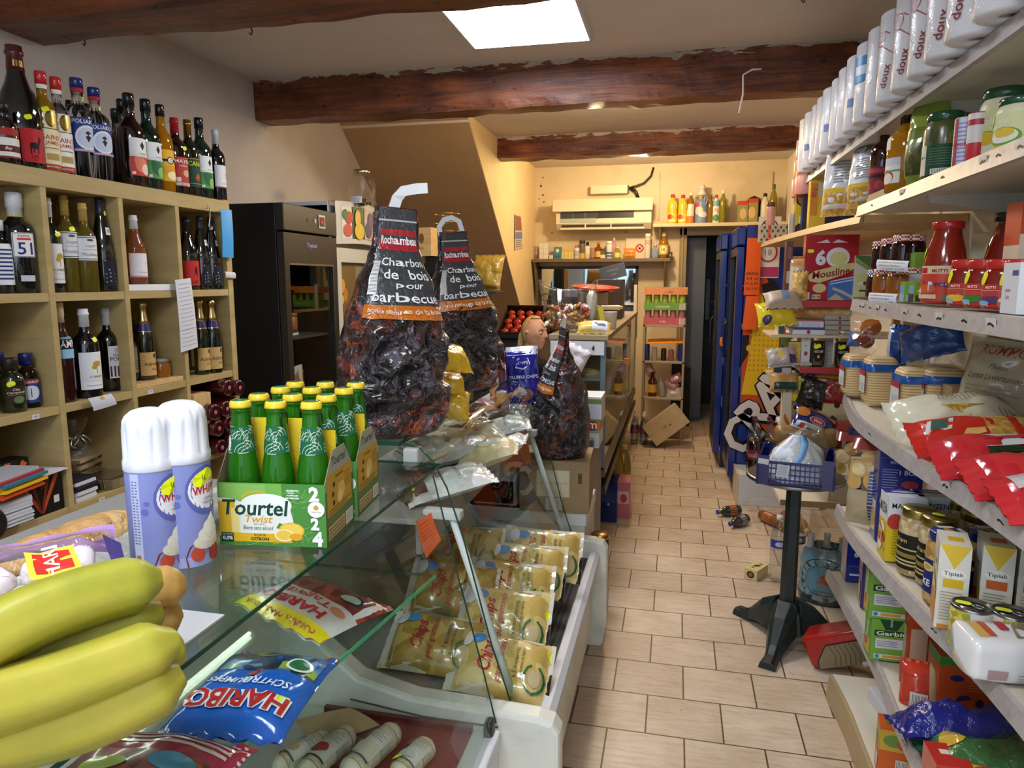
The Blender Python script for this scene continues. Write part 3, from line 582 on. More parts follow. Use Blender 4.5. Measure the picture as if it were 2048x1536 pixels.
bottle('dark green scotch flask with lime price sticker',18,716,-2.18,RZ[2],46,'flask','D#131c0e','s#23201c',[(.8,.16,.5,'p#2a2018',[('t','Clan',.5,.8,.14,'p#e6dcc8',{'sh':.3}),('t','Campbell',.5,.62,.14,'p#e6dcc8',{'sh':.3,'w':.9}),('r',.1,.5,.9,.52,'p#b8863c'),('e',.6,.24,.26,.2,'p#5c7a4e')],.1)],60,B2,(-.25,.54))
bottle('blue capped flask cut off at the left edge of the second row',-8,705,-2.25,RZ[2],40,'flask','D#131c0e','g#1a2668',[],60,B2)
bottle('dark red bitter bottle with a black and light blue label',117,605,-2.17,RZ[2],36,'liqueur','D#2a0508','s#c9b08c',[(1.4,.44,.66,'p#1a1214',[('r',0,.9,1,1,'p#5d97ba'),('t','CAMP',.5,.68,.34,'p#ece9e4',{'w':.8}),('r',0,.02,1,.44,'p#8fc0e0')])],65,B2,capfrom=.8)
bottle('wide wine bottle with white capsule, white label and lime sticker',165,618,-2.17,RZ[2],48,'bordeaux','D#08090c','s#dcdee6',wl(),75,B2,(.3,.66))
bottle('wine bottle with white capsule and striped label',211,617,-2.22,RZ[2],44,'bordeaux','D#08090c','s#dcdee6',[(.75,.16,.55,'p#e4e6ec',[('e',.45,.86,.12,.09,'p#c4c8d0'),('t','Vieux',.5,.72,.08,'p#3c4048',{'sh':.3}),('t','PORC',.5,.6,.12,'p#30343c'),('r',.05,.05,.15,.38,'p#5a2c3c'),('r',.25,.05,.35,.38,'p#5a2c3c'),('r',.45,.05,.55,.38,'p#5a2c3c'),('r',.65,.05,.75,.38,'p#2a2c50'),('r',.85,.05,.95,.38,'p#5a2c3c')],.1)],75,B2)
bottle('dark bottle with cream label behind the third divider',263,640,-2.24,RZ[2],34,'bordeaux','D#0e090a','s#2c2a2a',[(1.2,.2,.6,'p#dcdcd0',lines(.3,.8,.1,.5,4,'p#a8a89c'))],75,B2)
chl=lambda:[(1.2,.06,.36,'p#c8a566',[('p',[(.6,.75),(.74,.75),(.74,.9),(.67,.95),(.6,.9)],'p#2c2436'),('t','Adrien',.5,.5,.16,'p#4a3a20',{'b':0}),('t','Brut',.62,.28,.1,'p#6a5a38',{'sh':.3,'b':0})]),(1.5,.62,.72,'s#2b2466',[('r',0,0,1,.1,'m#c8b27a')])]
for i,(px,py,X,lb)in enumerate(((283,604,-2.2,'sparkling wine bottle with gold foil beside the preserve jar'),(397,600,-2.18,'left sparkling wine bottle with gold foil right of the paper strips'),(421,600,-2.16,'right sparkling wine bottle with gold foil near the end of the shelving'),(384,606,-2.32,'sparkling wine bottle half hidden behind the paper strips'))):
 bottle(lb,px,py,X,RZ[2]+(.02 if i==0 else 0),(36,30,30,30)[i],'champagne','D#0c1a0c','m#d8c48c',chl(),75,B2,capfrom=.72)
m=MB();m.box(-2.5,2.445,RZ[2]+.0005,-2.128,2.73,RZ[2]+.02,'pine');single('pine_board',m,'pale pine board under the sparkling wine and jar','board',bevel=.002)
p=Xp(322,735,-2.2);t=thing('preserve_jar','small jar of orange fruit beside the sparkling wine','jar',(p.x,p.y,RZ[2]+.021))
MB().lathe([(0,0),(.036,0),(.039,.005),(.039,.055),(.034,.064),(.034,.07)],'jamo',20).build('glass_body',t);MB().lathe([(.037,.066),(.038,.068),(.038,.078),(.034,.081),(0,.081)],'s#9c9284',20).build('lid',t)
tl=None
for i,(px,py)in enumerate(((438,775),(460,775),(410,824),(434,817),(453,810),(418,856),(441,846),(424,894),(447,880))):
 p=Xp(px,py,-2.13);p.x=-2.075;lb=['left of the two top lying rose bottles by the wooden box','right of the two top lying rose bottles by the wooden box','lying rose bottle at the left of the three in the upper layer','lying rose bottle in the middle of the three in the upper layer','lying rose bottle at the right of the three in the upper layer','left lying rose bottle of the layer above the lowest','right lying rose bottle of the layer above the lowest','left lying rose bottle of the lowest layer','right lying rose bottle of the lowest layer'][i]
 rt=(0,R(-90),R(-4))
 if tl is None:
  tl=thing('lying_bottle',lb,'bottle',p,0,'rose bottles lying in the last cube',rt);bottle_mesh(tl,'burgundy',.039,.3,'rosewine',None,[])
  m=MB();m.lathe([(0,.004),(.009,-.0005),(.011,-.002),(.009,-.004),(0,-.004)][::-1],'s#b0687c',14);m.build('base_mark',tl)
 else:copy_thing(tl,p,0,lb,None,rt)
m=MB();m.box(-2.4,2.78,.905,-2.12,2.9,1.03,'pine');m.box(-2.5,2.765,.885,-2.11,3.08,.905,'pine');single('wooden_box',m,'pale wooden box behind the top lying rose bottles','box',bevel=.002)
z3=RZ[3]+.001
def sheetstack(name,label,cat,p,w,d,cols,th,rz,dz=.001,off=.006,group=None):
 m=MB();z=0
 for i,c in enumerate(cols):
  a=(noise.noise(Vector((i*3.1,1,2))))*off*2;m.box(-w/2+a,-d/2+a*.5,z,w/2+a,d/2+a*.5,z+th-.0003,c);z+=th
 return single(name,m,label,cat,p,rz,group)
p=Xp(110,1000,-2.13);m=MB();m.box(-.12,-.095,0,.0,.095,.145,'s#16110f')
S=Plane((.0,-.095,0),(0,1,0),(0,0,1),.19,.145)
m.dec(S,[('p',[(.5,.05),(.1,.9),(.16,.95),(.54,.1)],'s#a8381c'),('p',[(.5,.05),(.85,.95),(.95,.95),(.56,.05)],'s#c2502a'),('p',[(.5,.05),(.3,.95),(.38,.95),(.53,.05)],'s#5e1c14'),('p',[(.5,.05),(.66,.95),(.74,.95),(.56,.1)],'s#7c2a18'),('t','wys',.35,.85,.12,'s#cf7a2a'),('e',.55,.72,.06,.08,'s#2a2522'),('r',.78,.22,.9,.4,'s#d9d6d4')])
single('black_box',m,'black box with orange rays in the lower left cube','box',(-2.13,1.955,z3),0)
sheetstack('envelope','white card leaning on the black and orange box','card',(-2.145,1.99,z3+.147),.1,.12,['p#d6d7de']*2,.002,R(6))
sheetstack('plate_stack','stack of white paper plates under the coloured folders','plates',(-2.18,1.80,z3+.02),.2,.16,['p#d2d3da','p#bfc0c8']*7,.006,0,off=.004)
sheetstack('folder_stack','pile of orange, yellow and blue plastic folders above the white plates','folders',(-2.17,1.82,z3+.125),.22,.19,['s#e0561c','s#e87424','s#e9c02a','s#e0b01c','s#2f7f9c','s#a8343a','s#b8bcc4'],.0095,R(10),off=.015)
m=MB();m.box(-2.27,1.80,z3,-2.2,1.99,z3+.2,'s#1a120f');m.dec(Plane((-2.2,1.8,z3),(0,1,0),(0,0,1),.19,.2),[('p',[(.5,.5),(.1,.98),(.2,.98)],'s#d2602a'),('p',[(.5,.5),(.5,.98),(.62,.98)],'s#d2602a'),('p',[(.5,.5),(.85,.98),(.95,.9)],'s#d2602a'),('p',[(.5,.5),(.95,.7),(.95,.62)],'s#b84a20')],.001)
single('firework_box',m,'dark box with orange burst standing behind the folders','box')
m=MB();m.lathe([(0,0),(.05,0),(.055,.004),(.055,.03),(.05,.034),(.02,.034),(.02,.028),(0,.028)],'s#1c1716',24);single('tape_roll',m,'dark round tape roll beneath the white plates','tape',(-2.1,1.72,z3+.05),0,None,(0,R(80),0))
t=thing('foil_tray','ribbed aluminium foil tray in the lower second cube','tray',(-2.2,Xp(222,965,-2.2).y,z3))
m=MB();n=64
def trayring(s,z,rib):
 o=[]
 for i in range(n):
  a=2*PI*i/n;c,d=cos(a),sin(a);x=.085*math.copysign(abs(c)**.35,c)*s;y=.1*math.copysign(abs(d)**.35,d)*s;q=1+rib*(.02 if i%2 else-.02);o.append((x*q,y*q,z))
 return o
rs=trayring(.82,0,0)+trayring(.86,.004,1)+trayring(.97,.04,1)+trayring(1.0,.043,0)+trayring(1.05,.043,0)+trayring(1.05,.046,0)+trayring(.98,.046,0)+trayring(.84,.006,0)
fs=[(j*n+i,j*n+(i+1)%n,(j+1)*n+(i+1)%n,(j+1)*n+i)for j in range(7)for i in range(n)]+[tuple(range(n))[::-1],tuple(7*n+i for i in range(n))]
m.add(rs,fs,'m#b8b4aa',False);m.build('tray',t)
m=MB();m.box(-.07,-.08,.03,.06,.05,.043,'m#d2cfc6');m.build('liner',t)
sheetstack('carton_pile','small pile of dark and white card sleeves left of the foil tray','cartons',(-2.2,2.15,z3),.14,.1,['p#d9d9dc','p#c9c9d0','p#d9d9dc','p#26263a','p#2c2233','p#d4d4da','p#201f2c'],.012,R(4),off=.006)
sheetstack('paper_bag_pile','loose brown paper bags lying behind the foil tray','paper bags',(-2.38,2.3,z3+.045),.2,.16,['kraftl','kraft','kraftl','kraft','kraftl'],.014,R(14),off=.02)
packet('gift_bag','brown paper sack with green dots in clear wrap in the second cube','bag',.26,.32,.1,'kraftl',[('e',.62,.8,.13,.1,'s#5f7a58'),('e',.5,.62,.09,.075,'s#64805c'),('e',.4,.48,.07,.05,'s#64805c'),('e',.72,.5,.08,.07,'s#6d8a62')],(-2.42,2.2,z3+.16),(R(82),0,R(70)),seed=5)
p=Vector((-2.17,2.2,z3+.1));m=MB()
m.lathe([(0,-.01),(.05,0),(.07,.03),(.06,.07),(.02,.11),(.012,.12),(.035,.16),(.05,.2)],'film',18,rfn=lambda a,z:1+.14*sin(a*5+z*60))
t=thing('cellophane_bag','clear cellophane gift wrap tied with silver ribbon','gift wrap',(-2.2,2.19,z3+.1));m.build('wrap',t)
m=MB()
for a in range(6):
 q=a*1.05;m.tube([(0,0,.115),(.03*cos(q),.03*sin(q),.13),(.055*cos(q),.055*sin(q),.105),(.03*cos(q+.3),.03*sin(q+.3),.09)],.003,'m#c9ccd2',6)
m.build('ribbon',t)
def sheet(name,label,cat,pts,k,th=.0012,group=None,lay=()):
 ""
 a,b,c,d=[Vector(q)for q in pts]
 def fn(u,v,o=0.0):
  p=a.lerp(b,u).lerp(d.lerp(c,u),v);n=(b-a).cross(d-a).normalized();return p+n*(o+.004*sin(v*PI)+.003*sin(u*PI))
 m=MB();m.grid(lambda u,v:fn(u,v),8,8,k);m.grid(lambda u,v:fn(u,v,-th),8,8,k,True,None,True)
 if lay:m.dec(Fn(fn,(b-a).length,(d-a).length),lay,.0005)
 return single(name,m,label,cat,group=group)
pp=lambda x,y,X=-2.105:Xp(x,y,X)
t=sheet('paper_strip','long white handwritten paper taped over the third divider','paper',[pp(362,705),pp(396,694),pp(381,556),pp(350,560)],'p#d7d8de',lay=lines(.1,.9,.04,.96,16,'p#a3a6b2',.18)+[('r',0,.29,1,.296,'p#8d9098')])
sheet('blue_card','plain bright blue card hanging at the right end of the shelving','card',[pp(445,514,-2.1),pp(467,516,-2.1),pp(463,420,-2.1),pp(441,418,-2.1)],'s#3a9fe0')
sheet('white_tag','small blank white tag stuck on the shelving beside the black cooler','tag',[pp(451,555,-2.11),pp(471,557,-2.11),pp(470,545,-2.11),pp(450,543,-2.11)],'p#d3d5d6')
sheet('business_card','pale card with gold mark propped on the second shelf edge','card',[pp(188,822),pp(234,808),pp(222,787),pp(176,797)],'p#d4d8e6',lay=[('p',[(.4,.7),(.62,.7),(.58,.95),(.44,.95)],'p#c9a860')])
a=Xp(418,418,-2.1);m=MB();m.tube([a+Vector((0,-.015,.0)),a+Vector((0,-.008,.016)),a+Vector((0,.006,.01)),a+Vector((0,.004,-.03)),a+Vector((.003,-.012,-.075)),a+Vector((.003,-.008,-.094)),a+Vector((.003,.008,-.09)),a+Vector((.003,.008,-.075))],.0028,'m#c8c4bc',8)
single('metal_hook',m,'bent metal hook hanging from the shelving top rail','hook')
t=thing('bottle_cooler','tall black glass door cooler standing right of the cube shelving','refrigerator',(-2.06,3.43,0),R(90))
hb=1.95;wB,dB=.6,.42
kb='s#0e0e11';kbr='s#2e2821'
m=MB();m.box(0,0,0,.02,dB,hb,kb);m.box(wB-.02,0,0,wB,dB,hb,kb);m.box(.02,dB-.02,0,wB-.02,dB,hb,kb);m.box(.02,0,hb-.03,wB-.02,dB-.02,hb,kb);m.box(.02,.0,0,wB-.02,dB-.02,.12,kb);m.build('cabinet',t,bevel=.003)
m=MB();m.box(0,-.05,hb-.14,wB,-.001,hb,kbr);S=Plane((0,-.0505,hb-.14),(1,0,0),(0,0,1),wB,.14)
m.dec(S,[('e',.42,.5,.018,.08,'s#0c0c0c'),('e',.56,.5,.022,.1,'s#a09478'),('r',.62,.25,.75,.78,'s#b8b4ac'),('r',.635,.32,.735,.7,'s#1a0607')],.001);m.build('control_panel',t,bevel=.004)
m=MB();m.dec(Plane((0,-.0505,hb-.14),(1,0,0),(0,0,1),wB,.14),[('t','4',.69,.52,.26,'e#ff3a2c')],.004);m.build('temperature_display',t)
EMIT['e#ff3a2c']=2.0
dt=MB();zt=hb-.15
dt.box(0,-.045,.1,.05,-.006,zt,kbr);dt.box(wB-.05,-.045,.1,wB,-.006,zt,kbr);dt.box(.05,-.045,zt-.16,wB-.05,-.006,zt,kbr);dt.box(.05,-.045,.1,wB-.05,-.006,.2,kbr)
dt.box(.05,-.047,zt-.17,wB-.05,-.044,zt-.16,'m#b9b4a8');dt.box(wB-.056,-.047,.2,wB-.05,-.044,zt-.17,'m#8f8a80')
S=Plane((.05,-.0455,zt-.16),(1,0,0),(0,0,1),wB-.1,.16);dt.dec(S,[('t','Tropical',.5,.62,.2,'s#9aa0d8',{'sh':.3})],.001)
d=dt.build('door',t,bevel=.002);MB().box(.05,-.03,.2,wB-.05,-.026,zt-.17,'pane').build('door_glass',d)
m=MB()
for z in(.45,.85,1.22):m.box(.02,.01,z,wB-.02,dB-.02,z+.012,'s#4a453d')
m.build('rack',t)
m=MB();m.box(-.001,0,0,.0,.001,.001,kb)
def incooler(u,dep_,z):return t_cool@Vector((u,dep_,z))
bpy.context.view_layer.update();t_cool=t.matrix_world.copy()
for i,(u,z,h,c,lb)in enumerate(((.12,1.233,.2,'g#c9a06a','pale bottle on the upper rack of the black cooler'),(.45,1.233,.12,'s#b5602c','orange lidded jar on the upper rack of the black cooler'),(.5,.863,.14,'s#c2401e','orange packet on the lower rack of the black cooler'))):
 m=MB();m.lathe([(0,0),(.034,0),(.036,.01),(.036,h*.6),(.015,h*.8),(.015,h)]if i==0 else[(0,0),(.04,0),(.042,.01),(.042,h*.8),(.036,h*.84),(.042,h*.86),(.042,h),(0,h)],c,16);single('cooler_jar' if i else 'cooler_bottle',m,lb,'jar' if i else 'bottle',incooler(u,.2,z))
m=MB();m.box(-.09,-.06,0,.09,.06,.012,'s#e3e3e6');m.box(-.08,-.05,.012,.09,.06,.03,'s#3a3a40');single('book',m,'white and dark flat box on the cooler rack','box',incooler(.27,.15,1.233),R(95))
m=MB();m.box(-.11,-.005,0,.11,.005,.2,'p#cfcabc');S=Plane((-.11,-.0051,0),(1,0,0),(0,0,1),.22,.2);m.dec(S,[('p',[(.2,.55),(.8,.55),(.65,.9),(.5,.75),(.35,.9)],'p#b06a58'),('e',.5,.35,.2,.12,'p#e8e4da')]);single('picture_card',m,'pale picture card showing through the lower cooler glass','card',incooler(.2,.04,.863),R(100))
t=thing('drinks_fridge','white upright fridge with fruit pictures on its curved header','refrigerator',(-2.1,4.1,0),R(90))
hw=2.03;ww,dw=.64,.42;kw='s#cbc8bb'
m=MB();m.box(0,0,0,ww,dw,hw-.02,kw);m.box(0,-.002,hw-.26,.02,dw,hw,'s#c3c8d0');m.build('cabinet',t,bevel=.004)
def hd(u,v):return Vector((u*ww,-.05-.05*sin(u*PI),hw-.26+.26*v+.012*sin(u*PI)))
m=MB();m.grid(hd,20,2,kw);m.grid(lambda u,v:Vector((u*ww,hd(u,1).y*(1-v),hd(u,1).z)),20,1,kw);m.grid(lambda u,v:Vector((u*ww,hd(u,0).y*v,hd(u,0).z)),20,1,kw)
S=Fn(hd,ww,.26);m.dec(S,[('r',.08,.12,.95,.88,'s#4b3a2a'),('r',.08,.12,.24,.88,'s#d8d4c4'),('r',.25,.12,.46,.88,'s#3e5a34'),('r',.47,.12,.72,.88,'s#c9bcae'),('e',.17,.32,.07,.16,'s#c25a4a'),('e',.19,.62,.06,.15,'s#b8423a'),('e',.13,.7,.04,.12,'s#4c7a3c'),('e',.36,.3,.09,.2,'s#d8b83a'),('e',.33,.6,.05,.22,'s#d2b040'),('e',.56,.36,.08,.2,'s#6a5a70'),('e',.62,.6,.08,.2,'s#7a6a7c'),('e',.8,.4,.1,.24,'s#b8702c')],.001)
m.build('header_panel',t)
m=MB();zd=hw-.28
m.box(0,-.05,.1,.06,-.003,zd,kw);m.box(ww-.06,-.05,.1,ww,-.003,zd,kw);m.box(.06,-.05,zd-.09,ww-.06,-.003,zd,kw);m.box(.06,-.05,.1,ww-.06,-.003,.2,kw);m.box(.06,-.02,.2,ww-.06,-.012,zd-.09,'s#8c8368')
S=Plane((.06,-.0205,.2),(1,0,0),(0,0,1),ww-.12,zd-.29);m.dec(S,[('r',.02,.75,.5,.99,'s#7a6238'),('e',.12,.9,.07,.03,'s#d8a040'),('e',.2,.86,.06,.03,'s#c2802c'),('e',.1,.84,.05,.02,'s#e2b860')]);m.build('door',t,bevel=.003)
p=Yp(724,392,4.35);t=thing('glass_jar','big clear jar with metal lid on top of the white fridge','jar',(p.x,p.y,2.012))
ry=27*m_px(p);MB().lathe([(0,0),(ry*.95,0),(ry,.008),(ry,.15),(ry*.9,.18),(ry*.62,.2),(ry*.6,.215)],'filmclear',24).build('glass_body',t);MB().lathe([(ry*.62,.205),(ry*.66,.207),(ry*.66,.228),(ry*.6,.232),(0,.232)],'m#b9a98a',24).build('lid',t)
m=MB();S=Cyl(ry,.42,.02,.06);m.dec(S,[('r',0,0,1,1,'p#d6d6d8')]+lines(.1,.9,.15,.85,4,'p#8a8a90'));m.build('label',t)
m=MB()
for i in range(26):a=random.random()*6.28;q=random.random()*ry*.75;m.box(q*cos(a)-.008,q*sin(a)-.008,.006+.03*random.random(),q*cos(a)+.012,q*sin(a)+.009,.012+.036*random.random()+.01,random.choice(['s#6a4a2a','s#3c2c1c','s#a08050']))
o=m.build('jar_contents',t)
m=MB();m.box(-2.05,4.95,0,-1.58,5.3,1.42,'s#1c1a1a');single('dark_cabinet',m,'dark low cabinet behind the charcoal bags under the stairs','cabinet',bevel=.004)
m=MB();m.box(-.16,-.09,0,.0,.09,.3,'s#151414');single('black_case',m,'black box standing under the wooden wine box','box',(-1.62,5.05,1.421),R(-10))
q=Yp(835,405,5.0);p2=Yp(873,462,5.0);m=MB();m.box(-.2,-.09,0,.0,.09,.2,'pine');S=Plane((-.2,-.0905,0),(1,0,0),(0,0,1),.2,.2);m.dec(S,[('e',.62,.62,.1,.18,'p#7a5a2a'),('t','vin',.62,.28,.1,'p#8a6a38')])
single('wine_box',m,'pale wooden wine box with a stamped mark between the charcoal bags','box',(p2 .x,5.0,1.722),R(-8))
m=MB();m.box(0,-.05,0,.05,.05,.27,'s#c9862a');single('orange_carton',m,'narrow orange carton under the wooden wine box','carton',(-1.61,5.05,1.421),R(-10))
m=MB();m.box(0,0,0,.05,.05,.25,'s#2a6a2e');single('green_carton',m,'thin green carton behind the larger charcoal bag','carton',(-1.86,4.99,1.421),R(-10))
t=thing('wire_rack','round wire rack of stacked rings on the cabinet under the stairs','rack',(-1.7,5.22,1.42));m=MB()
for k,z in enumerate((.62,.555,.49)):m.tube([(.1*cos(i*PI/10),.1*sin(i*PI/10),z)for i in range(20)],.004,'m#c9a56a',6,True)
m.build('ring',t);m=MB()
for i in range(3):a=i*2.1+.4;m.tube([(.1*cos(a),.1*sin(a),.0),(.1*cos(a),.1*sin(a),.62)],.003,'m#c9a56a',6)
m.build('upright',t)
packet('gold_bag','shiny gold film bag lying right of the smaller charcoal bag','bag',.26,.24,.08,'f#a8842a',[],Yp(975,545,4.6),(R(75),0,R(-25)),seed=3,amp=1.0)
m=MB();q=Yp(962,560,4.66);m.box(q.x-.05,4.62,0,q.x+.05,4.74,1.475,'s#201d1b');m.box(q.x-.06,4.5,1.462,q.x+.14,4.74,1.475,'s#201d1b');single('dark_stand',m,'narrow dark stand under the shiny gold bag','stand',bevel=.002)
def rotm(xd,yd):
 ""
 x=Vector(xd).normalized();y=Vector(yd);y=(y-x*y.dot(x)).normalized();z=x.cross(y)
 return Matrix((x,y,z)).transposed().to_euler()
DW='dirtywhite'
prof=[(-.675,1.14),(-.62,1.128),(-.585,1.095),(-.55,1.03),(-.505,.89),(-.435,.62),(-.37,.425)]
def curved(y0,y1,pr,k='pane'):
 m=MB();n=len(pr)-1
 def fn(u,v):
  q=v*n;i=min(int(q),n-1);f=q-i;a,b=pr[i],pr[i+1];return Vector((a[0]+(b[0]-a[0])*f,y0+(y1-y0)*u,a[1]+(b[1]-a[1])*f))
 m.grid(fn,1,n*2,k,True);return m
def edge(pr,y,k='paneedge',r=.003):
 return MB().tube([(a,y,b)for a,b in pr],r,k,6)
t=thing('glass_counter','near glass topped counter with sweets on a glass shelf inside','counter',(0,0,0))
m=MB();m.box(-1.06,.2,0,-.40,1.585,.41,DW);m.box(-.42,.2,.41,-.385,1.56,.455,'s#cfd2d6');m.build('base',t,bevel=.006)
m=MB();m.box(-1.06,.2,.41,-1.0,1.6,1.06,'s#cdd4c8');m.box(-1.0,.2,.41,-.42,1.585,.43,'s#b9beb4');m.build('inner_back',t,bevel=.003)
m=MB();m.box(-.95,.15,1.06,-.84,1.62,1.1,'marble');m.build('marble_ledge',t,bevel=.004)
m=MB();m.box(-.86,.15,1.1015,-.545,1.60,1.1075,'pane');m.build('top_glass',t)
m=MB();m.box(-.5455,.15,1.1015,-.544,1.60,1.1075,'paneedge');m.box(-.86,1.6,1.1015,-.545,1.6015,1.1075,'paneedge');m.build('top_glass_edge',t)
fe=[Zp(430,1536,.88),Zp(870,1150,.88)];fe[0]=fe[0]+(fe[0]-fe[1])*.4
m=MB();pl=[(-.97,fe[0].y),(fe[0].x,fe[0].y),(fe[1].x,fe[1].y),(-.97,fe[1].y)];m.prism(pl,'pane',.874,.88,'z');m.build('glass_shelf',t)
m=MB();d=(fe[1]-fe[0]).normalized();nn=Vector((d.y,-d.x,0))*.002
m.prism([(fe[0].x,fe[0].y),(fe[0].x+nn.x,fe[0].y+nn.y),(fe[1].x+nn.x,fe[1].y+nn.y),(fe[1].x,fe[1].y)],'greenedge',.873,.881,'z');m.prism([(-.97,fe[1].y),(fe[1].x,fe[1].y),(fe[1].x,fe[1].y+.0015),(-.97,fe[1].y+.0015)],'paneedge',.874,.88,'z');m.build('glass_shelf_edge',t)
prA=[(-.56,1.098),(-.55,1.06),(-.5,.85),(-.435,.6),(-.402,.46)]
curved(.2,1.575,prA).build('front_glass',t);edge(prA,1.575,r=.002).build('front_glass_edge',t)
a=Vector((-.41,1.55,.46));m=MB();m.rbox(a.x-.012,a.y-.03,a.z-.03,a.x+.012,a.y+.01,a.z+.03,'s#2a2e2c',.01);m.build('glass_clamp',t)
m=MB();m.box(-.985,.3,1.04,-.94,1.5,1.056,'s#d5dad4');m.build('lamp_housing',t)
EMIT['e#e4f2dd']=13.0
MB().box(-.975,.35,1.034,-.955,1.4,1.04,'e#e4f2dd').build('lamp_tube',t)
t=thing('display_case','curved glass display case of crisps with white end panels','display case',(0,0,0))
m=MB();m.box(-1.05,1.66,.0,-.34,2.84,.09,'s#9a9a92');m.box(-1.05,1.66,.09,-.305,2.84,.36,DW);m.build('base',t,bevel=.004)
m=MB();m.prism([(-.31,.36),(-.285,.365),(-.275,.39),(-.275,.415),(-.29,.43),(-.315,.43),(-.32,.40)],'s#c3c6cb',1.66,2.84,'y');m.build('front_rail',t,bevel=.003)
MB().box(-.43,1.66,.36,-.32,2.84,.395,'grille').build('air_grille',t)
m=MB();m.prism([(-1.0,.36),(-.43,.36),(-.43,.40),(-1.0,.47)],'s#8d9188',1.66,2.84,'y');m.box(-1.04,1.66,.36,-1.0,2.84,1.13,'s#a5aaa0');m.build('deck',t)
ep=[(-1.06,0),(-1.06,1.12),(-1.0,1.1),(-.96,.84),(-.88,.60),(-.78,.52),(-.63,.485),(-.3,.475),(-.262,.465),(-.245,.44),(-.243,.1),(-.26,0)]
m=MB();m.prism(ep,DW,1.59,1.655,'y');m.build('end_panel',t,bevel=.012)
m=MB();m.prism(ep,DW,2.845,2.905,'y');m.build('end_panel',t,bevel=.012)
m=MB()
for x0,x1,z in((-.8,-.4,.44),(-.9,-.3,.30)):m.tube([(x0,1.588,z+.02),(-.6,1.588,z),(x1,1.588,z)],.0025,'s#55584f',5)
m.build('panel_seam',t)
curved(1.66,2.84,prof).build('front_glass',t)
edge(prof,1.66,r=.0022).build('glass_edge',t);edge(prof,2.84,r=.0022).build('glass_edge',t)
m=MB();m.box(-1.05,1.66,1.132,-.675,2.86,1.14,'pane');m.build('top_glass',t)
m=MB();m.box(-.6765,1.66,1.131,-.674,2.86,1.141,'paneedge');m.box(-1.05,1.658,1.131,-.675,1.66,1.141,'paneedge');m.build('top_glass_edge',t)
m=MB();m.box(-1.0,1.68,.915,-.64,2.83,.93,'s#9a948c');m.box(-.645,1.68,.835,-.63,2.83,.932,'s#7d7873');m.build('upper_shelf',t,bevel=.003)
for y,px in((1.74,0),(2.79,1)):
 a,b=(Vector((-.56,y,.92)),Vector((-.395,y,.43)));MB().tube([a,b],.011,'s#dfe6e2',12).build('glass_post',t)
 m=MB();m.rbox(-.64,y-.018,.92,-.535,y+.018,.945,'s#d9ddda',.004);m.build('post_bracket',t)
m=MB();m.rbox(-.66,1.64,1.09,-.62,1.68,1.13,'s#b9bfbb',.006);m.build('glass_hinge',t)
OR='p#e0571c'
sheet('orange_notice','orange handwritten notice stuck to the near glass of the display case','notice',[Yp(853,1117,1.575),Yp(882,1080,1.575),Yp(862,1025,1.575),Yp(833,1043,1.575)],OR,lay=lines(.15,.85,.15,.9,7,'p#8c2f10',.15))
sheet('orange_card','larger orange card on the far end glass of the display case','notice',[Yp(1008,948,2.75),Yp(1062,925,2.75),Yp(1052,850,2.75),Yp(1032,850,2.75)],'p#c9661e')
def arcs(n,k,w=.0012,seed=0,umax=1,vmax=1,u0=0,v0=0,rmin=.05,rmax=.16):
 ""
 o=[];rnd=random.Random(seed)
 for i in range(n):
  cu,cv=u0+rnd.random()*umax,v0+rnd.random()*vmax;a0=rnd.choice([0,90,180,270])
  for j in range(3):
   r=rmin+(rmax-rmin)*j/2;pts=[(cu+r*cos(R(a0+k_*15)),cv+r*1.4*sin(R(a0+k_*15)))for k_ in range(7)]
   pts=[(min(max(x,.005),.995),min(max(y,.005),.995))for x,y in pts];o.append(('l',pts,w,k))
 return o
GR,GL,YE,DG='p#3f7f34','p#86b559','p#dcae1e','p#123f2e'
PKW,PKD,PKH=.186,.142,.108
